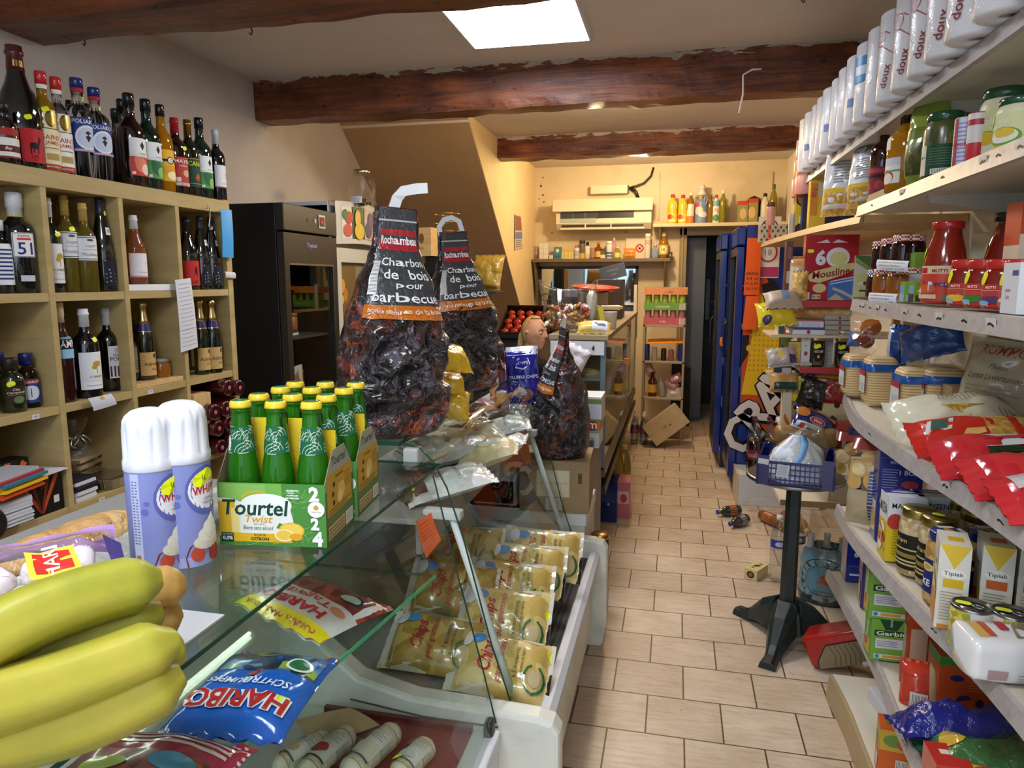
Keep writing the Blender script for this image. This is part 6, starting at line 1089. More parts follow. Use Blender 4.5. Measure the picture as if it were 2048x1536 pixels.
packet('orange_pouch','orange pouch standing on the long shelf','pouch',.12,.1,.03,'f#d98a1e',[('r',.2,.4,.8,.55,'g#b5521a')],Vector((at(1248,1270,500)[0],YM+.03,ZM+.06)),(R(78),0,0),seed=101)
shelfbot('pale candle on the long shelf',1272,1287,505,'s#d8cc9c',None,[(0,0),(1,0),(1,1),(0,1)])
x,w,zz=at(1252,1302,476,7.77);m=MB();m.box(-w/2,-.012,0,w/2,.012,zz-ZM-.002,'s#d8ceb4');S=Plane((-w/2,-.0125,0),(1,0,0),(0,0,1),w,zz-ZM);m.dec(S,[('e',.56,.5,.17,.21,'s#c0382c'),('r',.52,.38,.6,.62,'s#ece6dc'),('r',.46,.455,.66,.545,'s#ece6dc')]);single('first_aid_box',m,'white first aid box with a red cross at the back of the long shelf','first aid box',(x,7.775,ZM+.001),bevel=.002)
shelfbot('tall white canister at the right of the long shelf',1290,1302,467,'s#dcd4c4','s#e6e0d4',CYL,(.55,.75,'s#c9aaa0'))
shelfbot('clear spray bottle with blue label',1303,1318,487,'L#c9d0d0','s#b8bcc0',BOT,(.1,.5,'s#7a98b8'));shelfbot('large amber bottle with a round label near the end of the long shelf',1318,1338,463,'L#c9961c','s#d8cca4',BOT,(.15,.5,'s#d8b84a',[('e',.5,.5,.3,.4,'s#e6dca8'),('t','HL',.5,.5,.3,'s#3a3020')]))
shelfbox('little dark box at the right end of the long shelf',1337,1345,504,'s#2c2822',[('e',.5,.5,.2,.2,'s#a8845a')])
a,b=Yp(1112,460,7.6),Yp(1304,398,7.6);t=thing('air_conditioner','cream wall air conditioner with its front flap raised','air conditioner',(a.x,7.58,a.z));w=b.x-a.x;h=b.z-a.z;kc='s#d6cbae'
m=MB();m.prism([(.22,0),(.06,0),(0,.06),(0,h*.62),(.02,h),(.22,h)],kc,0,w,'x');m.build('casing',t,bevel=.006)
m=MB();m.prism([(-.055,h*.62),(-.035,h*.6),(.0,h*.99),(-.01,h+.015)],kc,-.03,w+.012,'x');m.build('front_flap',t,bevel=.004)
m=MB();m.box(w*.05,-.004,h*.36,w*.45,.0,h*.6,'s#3b3a34');m.box(w*.45,-.004,h*.38,w*.82,.0,h*.6,'s#121212');m.box(w*.05,-.006,h*.25,w*.43,-.001,h*.38,'s#9fb0a0')
for q in(.18,.31):m.box(w*q,-.006,h*.38,w*q+.006,-.003,h*.6,'s#77746a')
m.build('filter_opening',t)
m=MB();m.box(w*.06,.012,.03,w*.92,.05,h*.2,'s#17140f');m.box(w*.05,-.01,.0,w*.93,.02,.018,kc)
for q in(.31,.58):m.box(w*q,-.006,.01,w*q+.012,.03,h*.2,kc)
m.build('air_outlet',t)
m=MB();m.dec(Plane((w*.84,-.034,h*.86),(1,0,0),(0,.1,1),.05,.02),[('e',.5,.5,.5,.5,'s#d9a8b8')]);m.build('badge',t)
a,b=Yp(1181,388,7.7),Yp(1255,369,7.7);m=MB();m.box(a.x,7.7,a.z,b.x,YB-.001,b.z,kc);m.box(b.x,7.705,a.z+.005,b.x+.012,YB-.001,b.z-.005,'s#2a2622');single('cable_duct',m,'cream cable duct box above the air conditioner','duct',bevel=.003)
m=MB();m.tube([Yp(1307,335,7.77),Yp(1302,352,7.76),Yp(1288,366,7.74),Yp(1272,372,7.73),Yp(1258,376,7.73)],.011,'s#2c2620',8);m.tube([Yp(1262,376,7.74),Yp(1272,384,7.74),Yp(1277,398,7.74)],.018,'s#1d1a17',8);single('cable',m,'dark cable looping from the ceiling to the cable duct','cable')
for px,lb in((1318,'perforated metal wall rail left of the cleaning bottles'),(1544,'perforated metal wall rail at the right end of the rear wall')):
 a,b=Yp(px-3,440,7.785),Yp(px+3,343,7.785);m=MB();m.box(a.x,7.785,a.z,b.x,YB-.0005,b.z,'s#b8a880')
 S=Plane((a.x,7.7848,a.z),(1,0,0),(0,0,1),b.x-a.x,b.z-a.z);m.dec(S,[('r',.3,.02+.05*i,.7,.045+.05*i,'s#5c5038')for i in range(19)]);single('wall_rail',m,lb,'rail')
ZL=Yp(1400,446,7.58).z
t=thing('wall_ledge','cream ledge above the doorway carrying cleaning bottles','shelf',(0,0,0));m=MB();m.box(Yp(1306,450,7.55).x,7.55,ZL-.035,XR-.002,YB-.002,ZL,'s#c9b994');m.build('board',t,bevel=.004)
MB().prism([(7.57,ZL-.035),(YB-.003,ZL-.035),(YB-.003,ZL-.2)],'s#b8a880',-.19,-.175,'x').build('bracket',t)
L=dict(z=ZL,Y=7.6,g='cleaning bottles on the ledge')
JUG=[(0,0),(.95,0),(1,.02),(1,.62),(.85,.74),(.45,.84),(.4,.89),(.46,.895),(.42,1),(0,1)]
def jug(label,px0,px1,py,k,cap,lab,capf=.89,hole=True):
 o=shelfbot(label,px0,px1,py,k,cap,JUG,lab,capf=capf,name='cleaner_bottle',**L);x,w,zt=at(px0,px1,py,7.6);h=zt-ZL
 if hole:m=MB();m.tube([(w*.28+w*.1*cos(q*PI/6),-.001-w*.42,h*.6+h*.12*sin(q*PI/6))for q in range(12)],.006,k,6,True);m.build('handle',o)
 return o
jug('yellow cleaner bottle with red cap, leftmost on the ledge',1336,1356,388,'g#d9b92c','g#b8302a',(.05,.35,'s#e0c84a',[('e',.3,.6,.25,.3,'s#c0442c'),('r',.2,.1,.8,.3,'s#e8dcb0')]))
jug('yellow cleaner bottle with red cap, second on the ledge',1357,1376,389,'g#d9b92c','g#b8302a',(.05,.35,'s#e0c84a',[('e',.3,.6,.25,.3,'s#c0442c'),('r',.2,.1,.8,.3,'s#e8dcb0')]))
jug('amber cleaner bottle with pale cap and orange foot label',1375,1390,384,'L#b87a1c','s#e0d8c4',(.02,.62,'s#d8cdb8',[('r',0,0,1,.35,'s#d8752a')]),hole=False)
jug('grey blue fabric softener bottle with tall white cap on the ledge',1391,1419,369,'g#7c8aa8','s#d0c8c0',(.05,.55,'s#7080a4',[('e',.35,.55,.25,.22,'s#d8c0a8'),('e',.6,.35,.25,.15,'s#d0d4dc'),('r',.1,.75,.4,.95,'s#c03a4a')]),capf=.72)
jug('amber bottle peeping out behind the softener',1416,1428,389,'L#a8842c','s#6a5a3c',None,hole=False)
jug('white scouring tube with a red cap and red lettering',1426,1441,389,'s#d8d2c0','g#b8302a',(.02,.78,'s#dcd8c8',[('r',0,.75,1,1,'s#6a9ca8'),('t','AJ',.5,.55,.22,'s#c0302c'),('e',.5,.2,.35,.16,'s#4a8a4a')]),hole=False)
jug('yellow green washing liquid bottle on the ledge',1441,1454,380,'L#a8a02c','s#e0dccc',None,hole=False)
shelfbox('red topped green and cream box, left of two on the ledge',1476,1498,402,'s#8a8a4a',[('r',0,.8,1,1,'s#b83a28'),('e',.5,.4,.3,.25,'s#c9a87a')],g='boxes on the ledge',z=ZL,Y=7.6);shelfbox('red topped green and cream box, right of two on the ledge',1497,1517,397,'s#8a8a4a',[('r',0,.82,1,1,'s#b83a28'),('e',.4,.4,.35,.25,'s#c9a87a')],g='boxes on the ledge',z=ZL,Y=7.6)
x,w,zz=at(1494,1522,392,7.72);m=MB();m.lathe([(.0,0),(.07,0),(.085,.1),(.08,.2),(.06,zz-ZL-.03),(0,zz-ZL)],'s#141414',18);single('black_bag',m,'black rounded bag behind the boxes on the ledge','bag',(x,7.7,ZL+.001))
jug('white bottle with dark cap right of the black bag',1523,1541,386,'s#cfc4ac','s#2a2320',None,hole=False);jug('yellow bottle with blue cap at the right end of the ledge',1542,1557,368,'L#a89c2c','s#3a5a7a',None,hole=False)
sheet('calendar','small wall calendar hanging on the yellow wall beside the stairs','calendar',[Xp(1029,500,XA+.012),Xp(1045,496,XA+.012),Xp(1042,432,XA+.012),Xp(1029,428,XA+.012)],'p#c2b2a0',.004,lay=[('r',.05,.55,.95,.97,'p#8a5a4a'),('r',.05,.3,.95,.5,'p#6a78a0')]+lines(.1,.9,.05,.28,4,'p#7a7a80'))
for px,py,s in((1082,372,.012),(1086,390,.01),(1088,404,.008),(1078,398,.006),(1086,355,.007),(1104,466,.008),(1252,464,.008)):
 m=MB();p=Yp(px,py,YB-.001);m.lathe([(s,0),(s*.9,.004),(0,.004)],'s#4a3a24',10);single('wall_plug',m,'small dark screw holes in the rear wall beside the air conditioner','screw',p,0,'screw holes in the rear wall',(R(90),0,0))
m=MB();m.box(-1.5,5.9,0,-1.12,6.5,1.05,'s#2a2420');single('dark_stand',m,'dark stand under the tomato crates by the stairs','stand',bevel=.004)
t=thing('fruit_crate','black crate of tomatoes tilted towards the shop','crate',(-1.3,6.1,1.13),0,None,(R(28),0,0));m=MB();kb='s#141210'
m.box(-.17,-.2,0,.17,.2,.01,kb);m.box(-.17,-.2,0,.17,-.19,.08,kb);m.box(-.17,.19,0,.17,.2,.12,kb);m.box(-.17,-.2,0,-.16,.2,.1,kb);m.box(.16,-.2,0,.17,.2,.1,kb);m.build('crate_body',t,bevel=.002)
m=MB();m.box(-.02,-.204,.01,.1,-.2,.06,'s#b8a88a');m.build('crate_label',t)
M=Matrix.Translation((-1.3,6.1,1.13))@Matrix.Rotation(R(28),4,'X');rnd=random.Random(3);tm=None
for i in range(20):
 q=M@Vector((-.125+.083*(i%4)+(.02 if(i//4)%2 else 0),-.15+.075*(i//4),.05+.01*rnd.random()))
 lb='red tomato among those in the tilted black crate'
 if tm is None:
  tm=thing('tomato',lb,'tomato',q,0,'tomatoes in the tilted crate');MB().lathe([(0,-.03),(.02,-.027),(.036,-.008),(.037,.008),(.026,.026),(.008,.03),(0,.026)],'g#a82a14',16).build('fruit',tm);m=MB();m.lathe([(.004,.024),(.012,.029),(.003,.034),(.003,.04),(0,.04)],'s#4a6a24',6);m.build('stalk',tm)
 else:copy_thing(tm,q,rnd.random()*6,lb,None,(rnd.random()*.8-.4,rnd.random()*.8-.4,rnd.random()*6))
m=MB();m.box(-1.47,5.86,1.052,-1.13,5.9,1.1,kb);m.box(-1.47,5.86,1.05,-1.13,6.3,1.06,kb);single('empty_crate',m,'flat black crate under the tomato crate','crate')
hc=Yp(1069,668,4.86);PX,PY,PZ=hc.x,hc.y,hc.z
t=thing('person','woman with pulled back blond hair in a black top, seated behind the rear counter','person',(PX,PY,0),R(64))
def limb(m,pts,rad,k,n=14):
 m.tube(pts,rad,k,n)
 for p,r in zip(pts,rad):
  q=Vector(p);m.lathe([(0,-r),(r*.5,-r*.866),(r*.866,-r*.5),(r,0),(r*.866,r*.5),(r*.5,r*.866),(0,r)],k,n,Matrix.Translation(q))
def head(u,v,off=0.0):
 a=2*PI*u;e=PI*(v-.5);d=Vector((cos(e)*sin(a),-cos(e)*cos(a),sin(e)))
 g=lambda c,s_:math.exp(-((d-Vector(c).normalized()).length/s_)**2)
 r=Vector((d.x*.073*(1-.22*max(0,-d.z)),d.y*.094,d.z*.118));b=0
 b+=.024*g((0,-1,-.1),.13)+.010*g((0,-1,.08),.12)-.012*(g((.34,-.9,.1),.17)+g((-.34,-.9,.1),.17))+.006*(g((.3,-.95,.3),.2)+g((-.3,-.95,.3),.2))+.018*g((0,-.75,-.9),.32)+.009*g((0,-.95,-.45),.16)-.006*g((0,-.98,-.3),.1)-.006*(g((.75,-.6,-.25),.3)+g((-.75,-.6,-.25),.3))+.006*(g((.7,-.7,.0),.22)+g((-.7,-.7,.0),.22))
 if d.y>0 and d.z<0:r.y*=1-.2*(-d.z)
 return r*(1+off)+d*(b+off*.02)
hz=PZ
def body(m,k,parts):
 if 'head' in parts:
  m.grid(lambda u,v:head(u,v)+Vector((0,0,hz)),56,44,k,flip=True)
  for sx in(-1,1):
   m.grid(lambda u,v:Vector((sx*(.072+.012*sin(PI*v)),.012+.02*cos(2*PI*u)*sin(PI*v)+.004,hz-.005+.033*cos(PI*v)+.012*sin(2*PI*u)*sin(PI*v)*.4)),14,10,k)
  limb(m,[(0,.02,hz-.07),(0,.035,hz-.13),(0,.045,hz-.2)],[.05,.052,.06],k)
 o=.0 if k=='skin' else .007
 if 'torso' in parts:
  for sx in(-1,1):limb(m,[(sx*.05,.045,hz-.2),(sx*.15,.05,hz-.235)],[.045+o,.045+o],k)
  limb(m,[(0,.05,hz-.24),(0,.085,hz-.36),(0,.13,hz-.5),(0,.2,.58)],[.085+o,.1+o,.1+o,.115+o],k);
  for sx in(-1,1):limb(m,[(sx*.07,.04,hz-.25),(sx*.075,.07,hz-.36),(sx*.06,.125,hz-.5),(sx*.08,.19,.57)],[.07+o,.085+o,.08+o,.1+o],k)
 if 'legs' in parts:
  for sx in(-1,1):limb(m,[(sx*.09,.2,.56),(sx*.11,.0,.56),(sx*.12,-.17,.53),(sx*.12,-.13,.3),(sx*.12,-.08,.09)],[.095+o,.085+o,.062+o,.058+o,.045+o],k)
 if 'feet' in parts:
  for sx in(-1,1):limb(m,[(sx*.12,-.07,.055),(sx*.12,-.13,.045),(sx*.125,-.22,.03)],[.045,.042,.028],k)
 if 'arms' in parts:
  for sx,el,wr in((-1,(-.22,-.02,hz-.45),(-.1,-.16,hz-.40)),(1,(.22,.02,hz-.46),(.12,-.13,hz-.43))):
   limb(m,[(sx*.165,.05,hz-.245),tuple(el),tuple(wr)],[.045,.036,.026],k)
   W=Vector(wr);d=(W-Vector(el)).normalized();side=d.cross(Vector((0,0,1))).normalized();up=side.cross(d)
   limb(m,[W+d*.02,W+d*.05,W+d*.085],[.022,.026,.026],k)
   for sgn in(-1,1):limb(m,[W+d*.05+side*.02*sgn,W+d*.085+side*.024*sgn],[.016,.015],k)
   for i,(o_,L)in enumerate(((-.03,.062),(-.01,.076),(.011,.072),(.031,.056))):
    b=W+d*.088+side*o_;limb(m,[b,b+d*L*.5-up*.006,b+d*L*.8-up*.022,b+d*L*.92-up*.036],[.0095,.009,.0085,.0075],k,8)
   s2=side*(-.03 if sx>0 else .03);b=W+d*.04+s2;limb(m,[b,b+d*.03+s2*.6-up*.006,b+d*.058+s2*.8-up*.014],[.011,.01,.008],k,8)
m=MB();body(m,'skin',('head','torso','arms','legs','feet'));o=m.build('body',t);md=o.modifiers.new('r','REMESH');md.mode='VOXEL';md.voxel_size=.006;md.use_smooth_shade=True;sm=o.modifiers.new('s','SMOOTH');sm.iterations=2
m=MB();body(m,'blackcloth',('torso',));o=m.build('black_top',t);md=o.modifiers.new('r','REMESH');md.mode='VOXEL';md.voxel_size=.01;md.use_smooth_shade=True
m=MB();body(m,'s#23252c',('legs',));o=m.build('trousers',t);md=o.modifiers.new('r','REMESH');md.mode='VOXEL';md.voxel_size=.012;md.use_smooth_shade=True
m=MB();k=.012
for sx in(-1,1):
 limb(m,[(sx*.12,-.07,.052),(sx*.12,-.13,.049),(sx*.125,-.225,.036)],[.05,.048,.034],'s#1a1a1c')
m.build('shoes',t)
def hair(u,v):
 a=2*PI*u;q=.30+.70*v;back=.5-.5*cos(a);lo=.84-.5*min(1,max(0,(back-.5)/.16))if back>.3 else .84-.04*back;vv=lo+(1-lo)*v
 p=head(u,min(.999,vv),.045)+Vector((0,.004,hz+.004));s=.004*noise.noise(Vector((a*6,v*2,1)));return p*1.0+Vector((0,s,s))
m=MB();m.grid(hair,64,18,'hair',flip=True);m.build('hair',t)
def tail(u,v):
 a=2*PI*u;s=v;c=Vector((0,.085+.03*sin(s*2.4),hz+.02-.27*s));w=.042*(1-.35*s)*(min(1,s*8+.35));return c+Vector((w*1.25*cos(a)*(1+.05*sin(a*9)),w*.75*sin(a)*(1+.05*sin(a*7)),0))
m=MB();m.grid(tail,32,14,'hair',flip=True);m.build('hair_tail',t)
m=MB()
for sx in(-1,1):
 c=Vector((sx*.032,-.0785,hz+.012));m.lathe([(0,-.008),(.0075,-.004),(.0095,0),(.0075,.004),(0,.008)],'s#d8d0c4',12,Matrix.Translation(c));m.lathe([(0,-.0045),(.0045,0),(0,.0045)],'s#2c2018',10,Matrix.Translation(c+Vector((0,-.0075,0))))
m.build('eyes',t);m=MB()
for sx in(-1,1):m.tube([(sx*.014,-.09,hz+.032),(sx*.032,-.086,hz+.038),(sx*.05,-.074,hz+.032)],[.002,.0028,.0015],'s#7a5c36',6)
m.build('eyebrows',t);m=MB();m.tube([(-.022,-.078,hz-.052),(-.01,-.0875,hz-.05),(0,-.0885,hz-.051),(.01,-.0875,hz-.05),(.022,-.078,hz-.052)],[.002,.0042,.004,.0042,.002],'s#a4584c',8,flat=.8);m.build('mouth',t)
t=thing('stool','dark stool under the seated woman','stool',(PX-.2,PY-.02,0));MB().lathe([(0,.41),(.17,.41),(.18,.42),(.18,.445),(.16,.455),(0,.455)],'s#2c2622',24).build('seat',t)
for i in range(4):a=PI/4+i*PI/2;MB().tube([(.12*cos(a),.12*sin(a),.41),(.17*cos(a),.17*sin(a),0)],.012,'s#3a332c',8).build('leg',t)
def edge_pts(z,pts,ynear=.55):
 q=[Zp(x,y,z)for x,y in pts]if isinstance(pts[0],tuple)else pts
 q.sort(key=lambda p:-p.y);q.append(Vector((q[-1].x,ynear,z)));return q
def curve_pts(q,n=6):
 ""
 o=[]
 for i in range(len(q)-1):
  p0=q[max(0,i-1)];p1=q[i];p2=q[i+1];p3=q[min(len(q)-1,i+2)]
  for j in range(n):
   t=j/n;o.append(.5*((2*p1)+(p2-p0)*t+(2*p0-5*p1+4*p2-p3)*t*t+(3*p1-p0-3*p2+p3)*t**3))
 o.append(q[-1]);return o
def shelf(label,z,q,board='shelfboard',rail='strip',railh=.042,th=.02,br=(1.05,1.67,2.4),lip=.008,tags=()):
 q=curve_pts(q);t=thing('wall_shelf',label,'shelf',(0,0,0))
 poly=[(p.x,p.y)for p in q]+[(XR-.003,q[-1].y),(XR-.003,q[0].y)]
 m=MB();m.prism(poly[::-1],board,z-th,z,'z');m.build('board',t)
 if rail:
  m=MB();vs=[];n=len(q)
  for i,p in enumerate(q):
   d=(q[min(n-1,i+1)]-q[max(0,i-1)]).normalized();nx=Vector((d.y,-d.x,0));nx=nx if nx.x<0 else-nx
   a=p+nx*.002;b=p+nx*.012
   vs+=[(a.x,a.y,z+lip),(b.x,b.y,z+lip-.002),(b.x-.006,b.y,z+lip-railh),(a.x,a.y,z+lip-railh)]
  fs=[(4*i+j,4*i+(j+1)%4,4*i+4+(j+1)%4,4*i+4+j)for i in range(n-1)for j in range(4)]+[(0,1,2,3),(4*n-1,4*n-2,4*n-3,4*n-4)]
  m.add(vs,fs,rail);o=m.build('price_rail',t)
  for y,w,kind in tags:
   for i in range(n-1):
    if q[i+1].y<=y<=q[i].y:
     f=(q[i].y-y)/(q[i].y-q[i+1].y);p=q[i].lerp(q[i+1],f);d=(q[i+1]-q[i]).normalized();nx=Vector((d.y,-d.x,0));nx=nx if nx.x<0 else-nx
     m=MB();S=Plane(p+nx*.0135+Vector((0,0,lip-.036))-d*(w/2),d,(-.12,0,1),w,.028);sh=[]
     if kind:sh.append(('r',0,0,1,1,'s#d9d6d4'))
     sh.append(('l',[(.2,.5),(.45,.62),(.8,.42)]if y*37%2>1 else[(.2,.4),(.5,.6),(.6,.45),(.85,.55)],.005,'s#1c1a1a'));m.dec(S,sh,.0006);m.build('price_mark',t);break
 for y in br:
  if y<q[0].y:MB().prism([(q[-1].x+.06,z-th),(XR-.004,z-th),(XR-.004,z-th-.07),(q[-1].x+.07,z-th-.022)],'s#c9c2b2',y-.006,y+.006,'y').build('bracket',t)
 return t
V=Vector
tg=lambda*y:[(a,.045,i%2)for i,a in enumerate(y)]
shelf('top shelf on the right wall carrying the paper rolls',2.085,[V((.66,4.2,2.085)),V((.665,2.9,2.085)),V((.675,1.6,2.085)),V((.68,.55,2.085))],tags=tg(2.3,2.8))
shelf('second shelf from the top on the right wall, with jars and pouches',1.82,[V((.672,2.98,1.82)),V((.665,2.2,1.82)),V((.66,1.5,1.82)),V((.66,.55,1.82))],tags=tg(2.75,2.4,2.05,1.8,1.72,1.62,1.52,1.4))
shelf('pale wooden shelf with a curved front beside the blue drinks fridge',1.795,[V((.555,5.05,1.795)),V((.57,4.4,1.795)),V((.62,3.6,1.795)),V((.69,3.0,1.795))],'pine','s#b99a68',.03,.03,(),.0)
shelf('middle shelf on the right wall with jams and tomato sauces',1.475,[V((.636,2.8,1.475)),V((.615,2.0,1.475)),V((.634,1.5,1.475)),V((.64,.55,1.475))],tags=tg(2.65,2.6,2.5,2.4,2.3,2.1,1.98,1.85,1.72,1.6,1.45))
shelf('fourth shelf on the right wall with sliced bread and pasta',1.1,edge_pts(1.1,[(1695,787),(1720,835),(1800,893),(1870,938),(2048,1050)]),tags=tg(2.3,1.75,1.5))
shelf('fifth shelf on the right wall with bean jars and starch boxes',.75,edge_pts(.75,[(1680,1012),(1720,1078),(1850,1218),(2048,1420)]),tags=tg(1.75,1.6,1.35))
shelf('sixth shelf on the right wall with green and orange boxes',.36,edge_pts(.36,[(1660,1142),(1700,1212),(1760,1330),(1850,1536)]),tags=tg(2.4,1.9))
t=shelf('lowest base board on the right near the floor',.1,edge_pts(.1,[(1665,1348),(1702,1420),(1748,1536)]),'shelfboard','s#a8926c',.1,.02,(),.0)
m=MB();m.box(.76,2.62,.101,.8,2.68,.34,'pine');m.box(.7,.6,.0,.72,2.6,.08,'s#3a342a');m.build('wooden_leg',t)
for y in(1.05,1.67,2.4,3.3):
 m=MB();m.box(XR-.012,y-.012,.1,XR-.001,y+.012,2.3,'s#cfc8b8');single('wall_upright',m,{1.05:'slotted wall upright behind the jars nearest the camera',1.67:'slotted wall upright behind the tomato sauces',2.4:'slotted wall upright behind the bread',3.3:'slotted wall upright behind the biscuit boxes'}[y],'upright')
RL='paper towel rolls on the top shelf';rnd=random.Random(12)
def roll(x,y,i,n):
 r,h=.0635,.265;t=thing('paper_roll',('paper towel roll with red line drawing on its wrap, %s from the camera' if i<7 else 'plain white wrapped paper towel roll, %s from the camera')%['nearest','second','third','fourth','fifth','sixth','seventh','eighth','ninth','tenth','eleventh','twelfth','thirteenth','fourteenth','fifteenth','sixteenth','seventeenth','eighteenth'][i],'paper roll',(x,y,2.0945),R(-62+rnd.random()*20),RL)
 MB().lathe([(.018,.03),(.018,.002),(.02,0),(r-.005,0),(r,.006),(r,h-.006),(r-.005,h),(.02,h),(.018,h-.002),(.018,h-.03)],'s#e6e6ea',28).build('roll',t)
 MB().lathe([(.0178,.004),(.0182,.04)],'s#9a8a78',16).build('core',t)
 m=MB();m.lathe([(r+.001,.002),(r+.0025,.02),(r+.003,h*.5),(r+.0025,h-.02),(r*.8,h+.004)],'filmclear',28,rfn=lambda a,z:1+.012*sin(a*9+z*20));m.build('wrap',t)
 m=MB();S=Cyl(r+.0035,1.5,.01,h-.01)
 if i<7:m.dec(S,[('l',[(.35+.12*cos(q*PI/6),.72+.09*sin(q*PI/6))for q in range(13)],.0028,'s#b83a44'),('l',[(.35+.05*cos(q*PI/6),.72+.04*sin(q*PI/6))for q in range(13)],.0022,'s#b83a44'),('l',[(.4,.63),(.62,.5),(.74,.56),(.72,.66),(.46,.79)],.0028,'s#b83a44'),('l',[(.2,.3),(.26,.4),(.34,.3),(.3,.2)],.0025,'s#b8606a'),('l',[(.75,.3),(.8,.42),(.9,.34)],.0025,'s#54363c'),('t','doux',.5,.25,.1,'s#8a3a44',{'rot':80})])
 elif i==8:m.dec(S,[('r',.2,.5,.8,.85,'s#4a90cc'),('r',.3,.6,.7,.72,'s#d8e4f0')])
 elif i%3==0:m.dec(S,[('r',.4,.3,.55,.42,'s#4a70b0')])
 if m.f:m.build('print',t)
for i in range(17):roll(.652+rnd.random()*.008,1.62+.15*i,i,17)
def pinkroll(x,y,z,lb):
 m=MB()
 for j in range(2):
  for k in range(2):m.lathe([(.02,0),(.055,0),(.058,.006),(.058,.094),(.055,.1),(.02,.1)],'s#d9988c',20,Matrix.Translation((.06+.118*j,.118*k,0)))
 single('toilet_roll_pack',m,lb,'toilet rolls',(x,y,z),R(0),'pink toilet roll packs')
m=MB();m.box(.64,4.12,1.796,.9,4.33,1.998,'s#2a2c48');single('blue_carton',m,'dark blue carton under the pink toilet rolls','carton',bevel=.003)
for k in range(3):pinkroll(.6+.006*k,4.15,2.0+.1015*k,'pink toilet roll pack, %s of the pink stack beside the far paper rolls'%['lowest','middle','topmost'][k])
def rb(label,px,py,X,z,w,d,k,left=(),front=(),top=(),name='carton',cat='box',g=None,rz=0,price=None,h=None):
 ""
 p=Xp(px,py,X);return carton(name,label,cat,w,d,h or p.z-z-.001,k,(X,p.y,z+.001),rz,front,left,top,group=g,price=price)
def rl_(label,px,py,X,z,wpx,prof,k,cap=None,capk=None,labs=(),g=None,rz=-55,name='jar',cat='jar',price=None,wrap=None,h=None):
 ""
 p=Xp(px,py,X);r=wpx*m_px(p)/2;h=h or p.z-z-.001;t=thing(name,label,cat,(X,p.y,z+.001),R(rz),g)
 P=[(a*r,b*h)for a,b in prof];MB().lathe(P,k,28).build('glass_body' if 'jar' in name or 'bottle' in name else 'body',t)
 if cap:MB().lathe([(a*r,b*h)for a,b in cap],capk,28).build('lid',t)
 for half,z0,z1,base,sh,a0 in labs:
  m=MB();m.dec(Cyl(r,half,z0*h,z1*h,lambda q:rad_at(prof,q/h)*r,a0=a0),[('r',0,0,1,1,base)]+list(sh),.0004,2);m.build('label',t)
 if price:m=MB();q=price[1]*h;S=Cyl(r,.5,q-.02,q+.02,lambda s_:rad_at(prof,s_/h)*r,a0=price[0]);sticker(m,S,.5,.5,.03,.018,rot=price[2]if len(price)>2 else 30);m.build('price_sticker',t)
 return t
JAR=[(0,.01),(.8,0),(.96,.01),(1,.05),(1,.74),(.96,.8),(.86,.85),(.84,.87),(.84,.97),(0,.97)];LID=[(0,.85),(.86,.86),(.9,.87),(.9,.97),(.86,.995),(0,1)]
SQ=[(0,.01),(.85,0),(.98,.02),(1,.06),(1,.6),(.97,.7),(.9,.78),(.86,.8),(.86,.97),(0,.97)];SQL=[(0,.79),(.9,.795),(.94,.81),(.94,.95),(.9,.99),(0,1)]
PAS=[(0,.01),(.85,0),(.97,.01),(1,.04),(1,.46),(.97,.52),(.86,.66),(.72,.78),(.64,.86),(.63,.9),(.63,.97),(0,.97)];PASL=[(0,.89),(.7,.9),(.73,.905),(.73,.975),(.7,.995),(0,1)]
nut=lambda u,v:[('r',u-.01,v-.012,u+.15,v+.052,'s#e6e4dc')]+[('r',u+.028*i,v,u+.026+.028*i,v+.04,c)for i,c in enumerate(('s#3a7a44','s#7aa83c','s#d8b82c','s#d8822c','s#b83a2c'))]
Z2=1.8285
rb('yellow and brown cocoa box at the far end of the second shelf',1611,340,.66,1.796,.09,.1,'g#3a1d18',[('r',0,.86,1,1,'g#d8c02c'),('p',[(.1,.15),(.6,.45),(.1,.5)],'g#d8c02c')],[('r',0,.8,1,1,'g#dcc832'),('r',.15,.86,.85,.96,'g#2c4a2a'),('e',.4,.6,.35,.16,'g#a8642a'),('e',.5,.62,.2,.1,'g#c98a4a'),('p',[(0,.12),(.85,.3),(0,.48)],'g#d8c02c'),('e',.3,.22,.12,.07,'g#e6e0c8')]+nut(.3,.04),cat='box')
rb('dark brown box behind the yellow cocoa box',1640,326,.78,1.796,.08,.12,'g#3a1d18',(),[('r',0,.88,1,1,'g#6a6a3a'),('p',[(.2,.8),(.5,.8),(.35,.9)],'s#e3ea1c')])
rb('yellow biscuit box next to the brown one',1636,362,.675,1.796,.075,.06,'g#d8b83a',(),[('r',.5,.7,.95,.98,'g#b8c0cc'),('r',.55,.74,.9,.94,'barcode'),('r',.05,.3,.45,.95,'g#c98a3a'),('t','BN',.25,.75,.1,'g#b83a2c',{'rot':80})])
def pouch(label,px,py,X,z,w,t_,k,sh,rx=80,rz=-35,kf=None,seed=0,g=None,h=None,amp=.6,price=None,name='pouch',cat='pouch',waist=0):
 p=Xp(px,py,X);h=h or(p.z-z)/sin(R(rx));c=V((X,p.y,z+h*.5*sin(R(rx))+.002))
 return packet(name,label,cat,w,h,t_,k,sh,c,(R(rx),0,R(rz)),kf=kf,seed=seed,group=g,amp=amp,price=price,waist=waist)
for k in range(2):rb('grey patterned carton at the far end of the pine shelf, %s of two'%['lower','upper'][k],1545,455,.61,1.796+.056*k,.17,.1,'s#b0a894',(),[('r',.3,.0,.42,1,'s#c9622c')]+[('e',.08+.1*q,.3+.4*(q%2),.045,.18,'s#4a4a44')for q in range(10)],h=.055,g='grey patterned cartons')
